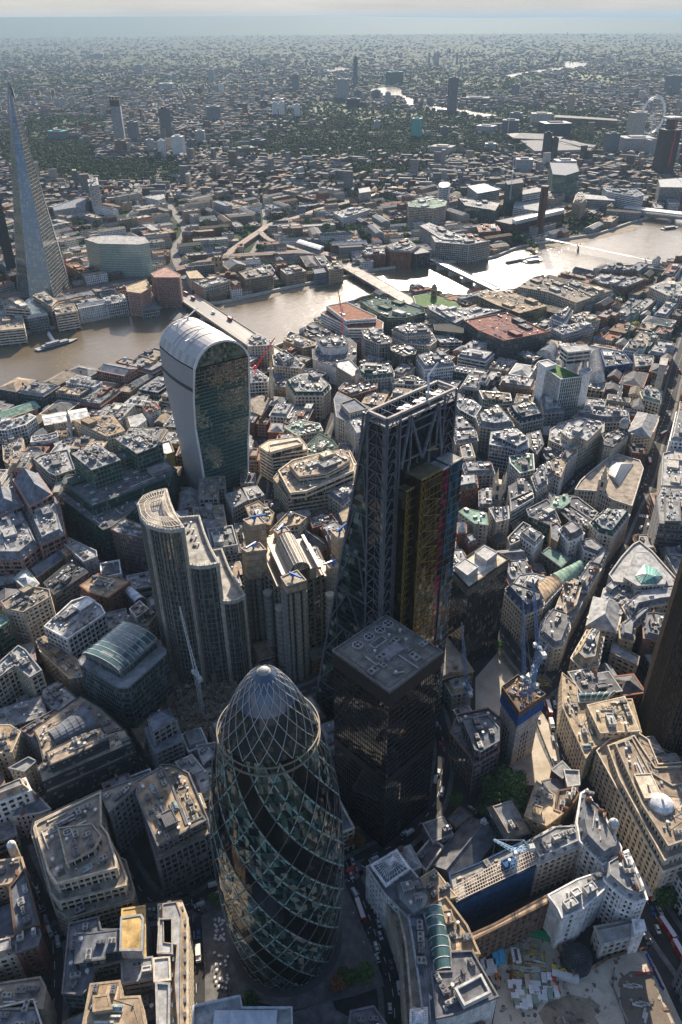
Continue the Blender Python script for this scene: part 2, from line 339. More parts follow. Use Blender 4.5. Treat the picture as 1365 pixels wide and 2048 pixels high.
# ------------------------------------------------------------------ facade and building builder
ST = dict(  # bay, pier width, pier depth, floor, spandrel height, spandrel depth
    st=(3.3, 1.6, .35, 3.7, 1.5, .4), gr=(3.2, .7, .7, 3.8, .9, .6), bd=(9, .3, .2, 3.8, 1.7, .6), gl=(3.0, .18, .22, 4.0, .55, .16),
    fn=(2.2, .35, 1.0, 4.0, .5, .2), br=(3.1, 1.7, .25, 3.4, 1.6, .25), bg=(6, .9, .8, 4.2, 1.1, .7), bl=None, dt=(1.8, .14, .2, 3.9, .35, .12))
def facade(W, G, P, z0, z1, style, wc, gc, sg=1.0):
    P = ccw(P); s = ST[style]
    if s is None:
        W.prism(P, z0, z1, wc, top=False); return
    bay, pw, pd, fh, sh, sd = s; j = R.uniform(.82, 1.3); bay *= j; pw *= j*R.uniform(.7, 1.15); sh *= R.uniform(.75, 1.12); fh *= R.uniform(.94, 1.08)
    G.prism(P, z0, z1, gc, top=False, u0=R.random()*50)
    n = len(P)
    for i in range(n):
        a, b = P[i], P[(i+1) % n]; L = math.dist(a, b)
        if L < .8: continue
        t = ((b[0]-a[0])/L, (b[1]-a[1])/L); o = (t[1], -t[0])
        # only faces that can be seen from the north-east side get full relief; the others still get it, but coarser
        mx, my = (a[0]+b[0])/2-CAM[0], (a[1]+b[1])/2-CAM[1]
        vis = -(mx*o[0]+my*o[1]) > -.12*math.hypot(mx, my)
        nb = max(1, round(L/bay)); bw = L/nb
        if vis or L > 8:
            st_ = 1 if vis else 3
            for k in range(0, nb+1, st_):
                w = pw*(1.25 if k in (0, nb) else 1)
                c0 = min(max(k*bw-w/2, -.02), L-w+.02); c1 = c0+w
                p0 = (a[0]+t[0]*c0, a[1]+t[1]*c0); p1 = (a[0]+t[0]*c1, a[1]+t[1]*c1)
                q0 = (p0[0]+o[0]*pd, p0[1]+o[1]*pd); q1 = (p1[0]+o[0]*pd, p1[1]+o[1]*pd)
                W.prism([p0, q0, q1, p1], z0, z1-.02, wc, top=True)
        nf = max(1, round((z1-z0)/fh)); f = (z1-z0)/nf
        zz = [z1-sh*.8-k*f for k in range(nf)]
        for k, z in enumerate(zz):
            zt = z+sh if k else z1
            if z < z0+.3: continue
            q = [(a[0]-o[0]*.05, a[1]-o[1]*.05), (a[0]+o[0]*sd, a[1]+o[1]*sd), (b[0]+o[0]*sd, b[1]+o[1]*sd), (b[0]-o[0]*.05, b[1]-o[1]*.05)]
            c = wc if k % 3 or not vis else prv(wc, 1.12)
            W.face([(q[1][0], q[1][1], z), (q[2][0], q[2][1], z), (q[2][0], q[2][1], zt), (q[1][0], q[1][1], zt)], c, [(0, 0), (L, 0), (L, 1), (0, 1)])
            W.face([(q[1][0], q[1][1], zt), (q[2][0], q[2][1], zt), (q[3][0], q[3][1], zt), (q[0][0], q[0][1], zt)], c)
            if vis:
                W.face([(q[0][0], q[0][1], z), (q[3][0], q[3][1], z), (q[2][0], q[2][1], z), (q[1][0], q[1][1], z)], c)
def parapet(K, P, z, h, t, col, out=.5):
    A = inset(P, -out); B = inset(P, t); n = len(P)
    for i in range(n):
        j = (i+1) % n
        K.face([(A[i][0], A[i][1], z-.5), (A[j][0], A[j][1], z-.5), (A[j][0], A[j][1], z+h), (A[i][0], A[i][1], z+h)], col)
        K.face([(A[i][0], A[i][1], z+h), (A[j][0], A[j][1], z+h), (B[j][0], B[j][1], z+h), (B[i][0], B[i][1], z+h)], col)
        K.face([(B[j][0], B[j][1], z-.1), (B[i][0], B[i][1], z-.1), (B[i][0], B[i][1], z+h), (B[j][0], B[j][1], z+h)], col)
PROTO = {}
def hidden(o):  # prototypes are the first used instance: kept aside until first placed
    return o
def part(name, mesh, parent, loc, rz=0, sc=(1, 1, 1)):
    o = bpy.data.objects.new(name, mesh); COL.objects.link(o); o.parent = parent; o.location = loc; o.rotation_euler = (0, 0, rz); o.scale = sc; return o
def meshof(b, name, mats):
    o = b.build(name, mats); me = o.data; bpy.data.objects.remove(o); return me
def mk_meshes():
    for nm, col in (('a', (.28, .28, .28)), ('b', (.12, .12, .13)), ('c', (.32, .31, .29))):
        b = M(); b.box(0, 0, .25, 1.9, 4.2, 2.4, 0, col); b.box(0, 0, 0, .25, 3.6, 1.8, 0, (.1, .1, .1))
        for x in (-1.1, 1.1): b.cyl(x, 0, 1.9, 2.1, .85, (.2, .2, .2), 10); b.cyl(x, 0, 2.1, 2.13, .6, (.03, .03, .03), 8)
        for k in range(5): b.box(-1.8+k*.9, 1.22, .5, 1.7, .5, .05, 0, (.08, .08, .08))
        PROTO['ac'+nm] = meshof(b, 'air_conditioner', MM)
    b = M(); b.box(0, 0, 0, .8, 4, 2.2, 0, (.6, .6, .58)); b.frus([(-1.9, -1), (1.9, -1), (1.9, 1), (-1.9, 1)], .8, [(-1.7, -.05), (1.7, -.05), (1.7, .05), (-1.7, .05)], 1.5, (.1, .17, .18), 1)
    for k in range(5):
        x = -1.6+k*.8; b.box(x, 0, 1.45, 1.55, .1, .3, 0, (.7, .7, .7))
    PROTO['sky'] = meshof(b, 'skylight', [MW, MG])
    b = M(); b.cyl(0, 0, 0, 1.4, .5, (.5, .5, .5), 8); b.cyl(0, 0, 1.4, 1.8, .75, (.55, .55, .55), 8); PROTO['vent'] = meshof(b, 'roof_vent', MM)
    b = M(); b.box(0, 0, 0, 3.2, 2.6, 1.1, 0, (.24, .13, .09))
    for k in range(4): b.cyl(-.9+k*.6, 0, 3.2, 3.9, .2, (.35, .17, .1), 6)
    PROTO['chim'] = meshof(b, 'chimney', MW)
    b = M(); b.box(0, 0, 0, 1.9, 1.5, 1.6, 0, (.5, .47, .42)); b.box(0, -.82, .35, 1.6, 1.0, .06, 0, (.02, .025, .03), 1); b.box(0, 0, 1.9, 2.05, 1.8, 1.9, 0, (.15, .16, .18))
    PROTO['dorm'] = meshof(b, 'dormer', [MW, MG])
    b = M(); b.cyl(0, 0, 0, .5, 1.7, (.4, .4, .4), 14); b.cyl(0, 0, .5, .55, 1.35, (.04, .04, .04), 12); b.bar((-1.3, 0, .6), (1.3, 0, .6), .07); b.bar((0, -1.3, .6), (0, 1.3, .6), .07)
    PROTO['fan'] = meshof(b, 'extract_fan', MM)
mk_meshes()
def prv(c, k): return tuple(min(1, x*k) for x in c)
AVOID = [None]
def sample(P, rnd, tries=30, z=0, used=None, rad=3):
    A = np.array(P); lo = A.min(0); hi = A.max(0)
    for _ in range(tries):
        x = lo[0]+rnd.random()*(hi[0]-lo[0]); y = lo[1]+rnd.random()*(hi[1]-lo[1])
        if inside(P, x, y) and not (AVOID[0] and inside(AVOID[0], x, y)) and all(math.hypot(x-u[0], y-u[1]) > rad+u[2] for u in used):
            return x, y
    return None
def clutter(root, org, P, z, wc, rc, rnd, opts, rich=1.0):
    ar = abs(area(P)); an = axis(P); used = []; Q = inset(P, 2.0)
    if area(Q)*area(P) <= 0 or abs(area(Q)) < 25: return
    def put(name, key, x, y, zz=z, sc=(1, 1, 1), r=0): part(name, PROTO[key], root, (x-org[0], y-org[1], zz-org[2]), an+r, sc)
    np_ = opts.get('p', min(3, int(ar/450)) if ar > 250 else (1 if rnd.random() < .5 else 0))
    for k in range(int(np_)):
        w = rnd.uniform(.16, .3)*math.sqrt(ar)*1.4; d = w*rnd.uniform(.45, .8); h = rnd.uniform(2.2, 4.2)
        w = min(w, 18); d = min(d, 10)
        for _ in range(14):
            s = sample(Q, rnd, 8, z, used, w*.5)
            if not s: continue
            c, q = math.cos(an), math.sin(an)
            K = [(s[0]+a*c-b*q, s[1]+a*q+b*c) for a, b in ((-w/2, -d/2), (w/2, -d/2), (w/2, d/2), (-w/2, d/2))]
            if all(inside(P, *k2) for k2 in K):
                b = M(); col = prv(rnd.choice([wc, rc, (.34, .34, .34), (.2, .2, .21), (.5, .49, .46)]), rnd.uniform(.8, 1.1)); b.prism(K, z, z+h, col)
                cc = prv(col, 1.15); parapet(b, K, z+h, .35, .35, cc, .15)
                for k3 in range(int(w/1.1)):
                    u = -w/2+.6+k3*1.1; b.box(s[0]+u*c+(d/2+.05)*q*1, s[1]+u*q-(d/2+.05)*c, z+.6, z+h-.5, .55, .1, an, prv(col, .4))
                    b.box(s[0]+u*c-(d/2+.05)*q*1, s[1]+u*q+(d/2+.05)*c, z+.6, z+h-.5, .55, .1, an, prv(col, .4))
                b.build('plant_room', MW, root, org); used.append((s[0], s[1], max(w, d)*.55))
                if rnd.random() < .6: put('roof_vent', 'vent', s[0], s[1], z+h)
                break
    na = int(opts.get('a', min(7, ar/140*rich)))
    row = None
    for k in range(na):
        if row and rnd.random() < .6:
            x, y = row[0]+math.cos(an)*5.2, row[1]+math.sin(an)*5.2
            if not inside(Q, x, y) or any(math.hypot(x-u[0], y-u[1]) < 2+u[2] for u in used[:-1]): row = None; continue
        else:
            s = sample(Q, rnd, 12, z, used, 2.6)
            if not s: continue
            x, y = s
        row = (x, y); used.append((x, y, 2.4)); put('air_conditioner', rnd.choice(['aca', 'acb', 'acb', 'acc']), x, y, sc=(rnd.uniform(.7, 1.2), rnd.uniform(.7, 1.3), rnd.uniform(.7, 1.3)), r=rnd.choice([0, 0, math.pi/2]))
    for nm, key, n_, rad in (('skylight', 'sky', int(opts.get('s', ar/500*rich*rnd.random()*2)), 2.6), ('roof_vent', 'vent', min(8, int(ar/160*rich)), 1), ('extract_fan', 'fan', int(opts.get('f', 0)), 2.2)):
        for k in range(min(n_, 8)):
            s = sample(Q, rnd, 10, z, used, rad)
            if s: used.append((s[0], s[1], rad)); put(nm, key, s[0], s[1], sc=(rnd.uniform(.8, 1.3),)*3)
    # roof patches, small boxes and ducts, strung together by thin link bars
    if ar > 160 and rich > .5:
        b = M(); n = 0; pv_ = None
        for k in range(int(min(5, ar/150))):
            s = sample(Q, rnd, 8, z, [], 1); w = rnd.uniform(2, 9); d = rnd.uniform(2, 6)
            if s and all(inside(P, s[0]+a*w*.5*math.cos(an)-c*d*.5*math.sin(an), s[1]+a*w*.5*math.sin(an)+c*d*.5*math.cos(an)) for a in (-1, 1) for c in (-1, 1)):
                b.box(s[0], s[1], z, z+.05+.02*k, w, d, an, prv(rc, rnd.choice([.45, .6, 1.5, 1.8])))
                if pv_: b.bar((*pv_, z+.1), (*s, z+.1), .06, (.3, .3, .3))
                pv_ = s
        for k in range(int(min(26, ar/38*rich))):
            s = sample(Q, rnd, 8, z, [], 1)
            if s and pv_: b.bar((*pv_, z+.12), (*s, z+.12), .07, (.35, .34, .32))
            if s: pv_ = s; b.box(s[0], s[1], z, z+rnd.uniform(.3, 1.3), rnd.uniform(.5, 2.4), rnd.uniform(.4, 1.3), an, rnd.choice([(.42, .41, .38), (.22, .22, .22), (.1, .1, .1), (.5, .46, .4)]))
        for k in range(int(min(9, ar/110))):
            s = sample(Q, rnd, 8, z, [], 1)
            if not s: continue
            t = an+rnd.choice([0, math.pi/2]); L = rnd.uniform(4, 14); e = (s[0]+math.cos(t)*L, s[1]+math.sin(t)*L)
            if inside(Q, *e) and pv_: b.bar((*pv_, z+.12), (*s, z+.12), .07, (.35, .34, .32))
            if inside(Q, *e): pv_ = s; b.bar((s[0], s[1], z+.45), (e[0], e[1], z+.45), rnd.uniform(.15, .4), rnd.choice([(.5, .5, .5), (.3, .3, .3), (.6, .58, .52)])); n += 1
        if n: b.build('roof_clutter', MW, root, org)
    for k in range(int(opts.get('c', 0))):
        e = rnd.randrange(len(P)); a, b_ = P[e-1], P[e]; t = rnd.uniform(.15, .85); q = (a[0]+(b_[0]-a[0])*t, a[1]+(b_[1]-a[1])*t); c0 = cen(P)
        q = (q[0]+(c0[0]-q[0])*.12, q[1]+(c0[1]-q[1])*.12); put('chimney', 'chim', q[0], q[1], z-.3, (1, 1, rnd.uniform(.8, 1.2)), math.pi/2*rnd.randrange(2))
def parse_opts(s):
    o = {}
    for t in s.split(): o[t[0]] = float(t[1:]) if len(t) > 1 else 1
    return o
ANCH = []
def make(name, label, cat, tiers, style, wall, roof, opts='', group=None, rich=1.0, gcol=None, seed=None, z0=0.0, mark=True):
    rnd = random.Random(seed if seed is not None else hash(label) % 99991 if False else sum(map(ord, label))*7+len(label))
    o = parse_opts(opts); wc = prv(pc(wall), rnd.uniform(.85, 1.12)); rc = prv(pc(roof), rnd.uniform(.85, 1.12))
    tiers = [(z, ccw(P)) for z, P in tiers]; P0 = tiers[0][1]; c = cen(P0); org = (c[0], c[1], z0)
    root = thing(name, label, cat, org, group)
    if mark:
        for z, P in tiers: raster(P, 1, 1.0)
    W, G, F, K = M(), M(), M(), M(); zb = z0
    glassy = style in ('gl', 'fn', 'dt')
    gc = pc(gcol) if gcol else ((.01, .013, .015) if not glassy else pc('gglass'))
    for i, (z, P) in enumerate(tiers):
        last = i == len(tiers)-1; st_ = style
        if last and 'B' in o and len(tiers) > 1: st_ = 'bl'
        facade(W, G, P, zb, z, st_, wc if not (last and 'B' in o) else prv(rc, .9), gc)
        top = ('m' in o or 'g' in o or 'h' in o or 'b' in o or 'y' in o) and last
        if not top:
            F.face([(p[0], p[1], z) for p in P], rc); parapet(K, P, z, o.get('k', rnd.choice([.15, .2, .5, .9, 1.2])), rnd.choice([.2, .3, .45]), prv(rnd.choice([wc, wc, rc]), rnd.choice([.6, .8, .95, 1.1])))
        zb = z
    rt = root
    if F.f: rt = F.build('roof', MR, root, org)
    for i in range(len(tiers)-1):
        if 'n' in o or rich < .6 or area(tiers[i][1])-area(tiers[i+1][1]) < 160: continue
        AVOID[0] = inset(tiers[i+1][1], -1.6); clutter(rt, org, tiers[i][1], tiers[i][0], wc, rc, rnd, dict(p=0, a=5, s=1, c=o.get('c', 0)), .7); AVOID[0] = None
    z, P = tiers[-1]
    if top:
        ml = [MR, MG]; mr = M(); h = next(o[k] for k in 'mghby' if k in o); glz = 'G' in o; tcol = (.05, .1, .1) if glz else rc; tm = 1 if glz else 0
        parapet(K, P, z, .5, .5, prv(wc, 1.08), .7)
        if 'm' in o:
            ins = min(h*.55, .28*math.sqrt(abs(area(P)))); Q = inset(P, ins)
            if area(Q) <= 0: Q = [(c_[0]*.5+p[0]*.5, c_[1]*.5+p[1]*.5) for p in P for c_ in [cen(P)]]
            mr.frus(P, z+.02, Q, z+h, rc, 0, topcol=prv((.27, .27, .27), rnd.uniform(.6, 1.3))); parapet(mr, Q, z+h, .5, .3, prv(rc, 1.2), .1)
            r = mr.build('mansard_roof', ml, root, org)
            if rich >= .9 and z+h > 6:
                nd = 0
                for i in range(len(P)):
                    a, b = P[i-1], P[i]; L = math.dist(a, b); k = int(L/5.5); t = ((b[0]-a[0])/(L or 1), (b[1]-a[1])/(L or 1)); nn = (-t[1], t[0]); an = math.atan2(t[1], t[0])
                    for j in range(k):
                        if nd > 34: break
                        s = (j+.5)*L/k; part('dormer', PROTO['dorm'], r, (a[0]+t[0]*s+nn[0]*1.0-org[0], a[1]+t[1]*s+nn[1]*1.0-org[1], z+.5-z0), an); nd += 1
            clutter(r, org, Q, z+h, wc, rc, rnd, o, rich)
        else:
            (cx, cy), w_, d_, an = obb(P)
            if d_ > w_: an += math.pi/2; w_, d_ = d_, w_
            ca, sa = math.cos(an), math.sin(an); T = lambda a, b: (cx+a*ca-b*sa, cy+a*sa+b*ca)
            E = [T(-w_/2, -d_/2), T(w_/2, -d_/2), T(w_/2, d_/2), T(-w_/2, d_/2)]
            if len(P) == 4:
                i0 = min(range(4), key=lambda i: math.dist(P[i], E[0])); E = [P[(i0+k) % 4] for k in range(4)]
            md = lambda a, b, t=.5: (a[0]*(1-t)+b[0]*t, a[1]*(1-t)+b[1]*t)
            if 'g' in o or 'h' in o:
                r0, r1 = md(E[0], E[3]), md(E[1], E[2])
                if 'h' in o: k = min(.45, d_/w_*.45); r0, r1 = md(r0, r1, k), md(r0, r1, 1-k) if True else 0
                if 'h' in o: a0, a1 = md(E[0], E[3]), md(E[1], E[2]); k = min(.46, d_/w_*.45); r0, r1 = md(a0, a1, k), md(a0, a1, 1-k)
                V = lambda p, zz: (p[0], p[1], zz); L = math.dist(E[0], E[1])
                mr.face([V(E[0], z), V(E[1], z), V(r1, z+h), V(r0, z+h)], tcol, [(0, 0), (L, 0), (L, 9), (0, 9)], tm); mr.face([V(E[2], z), V(E[3], z), V(r0, z+h), V(r1, z+h)], tcol, [(0, 0), (L, 0), (L, 9), (0, 9)], tm)
                mr.face([V(E[1], z), V(E[2], z), V(r1, z+h)], wc if 'g' in o else tcol, None, 0 if 'g' in o else tm); mr.face([V(E[3], z), V(E[0], z), V(r0, z+h)], wc if 'g' in o else tcol, None, 0 if 'g' in o else tm)
                mr.bar(V(r0, z+h), V(r1, z+h), .2, prv(rc, 1.3))
                if glz:
                    for k in range(int(L/3)+1):
                        t = k/max(1, int(L/3))
                        for u, v in ((E[0], E[1]), (E[3], E[2])): mr.bar(V(md(u, v, t), z+.1), V(md(r0, r1, t), z+h+.1), .12, (.65, .65, .65))
                mr.build('pitched_roof', ml, root, org)
            elif 'b' in o:
                n = 10; L = math.dist(E[0], E[1])
                for k in range(n):
                    t0, t1 = k/n, (k+1)/n; y0, y1 = math.sin(t0*math.pi)*h, math.sin(t1*math.pi)*h; f0, f1 = .5-.5*math.cos(t0*math.pi), .5-.5*math.cos(t1*math.pi)
                    a0, b0, a1, b1 = md(E[0], E[3], f0), md(E[1], E[2], f0), md(E[0], E[3], f1), md(E[1], E[2], f1)
                    mr.face([(*a0, z+y0), (*b0, z+y0), (*b1, z+y1), (*a1, z+y1)], tcol, [(0, k*2), (L, k*2), (L, k*2+2), (0, k*2+2)], tm)
                for q in ((0, 3), (1, 2)):
                    mr.face([(*md(E[q[0]], E[q[1]], .5-.5*math.cos(k/n*math.pi)), z+math.sin(k/n*math.pi)*h) for k in range(n+1)], wc)
                for j in range(int(L/4)+1):
                    t = j/max(1, int(L/4)); pr = None
                    for k in range(n+1):
                        f = .5-.5*math.cos(k/n*math.pi); p = md(md(E[0], E[3], f), md(E[1], E[2], f), t); p = (p[0], p[1], z+math.sin(k/n*math.pi)*h+.05)
                        if pr: mr.bar(pr, p, .14, (.62, .62, .6) if glz else prv(rc, 1.15))
                        pr = p
                mr.build('barrel_roof', ml, root, org)
            else:
                q = md(md(E[0], E[2]), md(E[1], E[3]))
                for i in range(4):
                    a, b = E[i], E[(i+1) % 4]; mr.face([(*a, z), (*b, z), (*q, z+h)], tcol, None, tm)
                    for k in range(7): t = k/7; p = md(a, b, t); mr.bar((*p, z+.1), (*q, z+h+.1), .12, (.7, .7, .7))
                    for k in (.25, .5, .75): mr.bar((*md(a, q, k), z+h*k+.1), (*md(b, q, k), z+h*k+.1), .1, (.7, .7, .7))
                mr.build('pyramid_roof', ml, root, org)
            if o.get('c'): clutter(root, org, inset(P, 1), z+h*.5, wc, rc, rnd, dict(o, p=0, a=0, s=0), .1)
    elif 'n' not in o:
        clutter(rt, org, P, z, wc, rc, rnd, o, rich)
        if rich >= 1 and len(tiers) == 1 and 'x' not in o and abs(area(P)) > 500 and rnd.random() < .45:
            pass
    W.build('wall', MW, root, org)
    if G.f: G.build('glazing', MGT if glassy else MG, root, org)
    K.build('parapet', MW, root, org)
    ANCH.append((c, label, max(t[0] for t in tiers), name)); return root
def B(line):
    q = [x.strip() for x in line.split('|')]
    name, crop, tiers, style, wall, roof, opts, label = q[:8]; cat = q[8] if len(q) > 8 else name.replace('_', ' ')
    T = []
    for t in tiers.split(';'):
        z, s = t.split(':'); T.append((float(z), pts(s, crop, float(z))))
    sg = style.split('/'); st_ = sg[0]
    return make(name, label, cat, T, st_, wall, roof, opts, gcol=sg[1] if len(sg) > 1 else None)
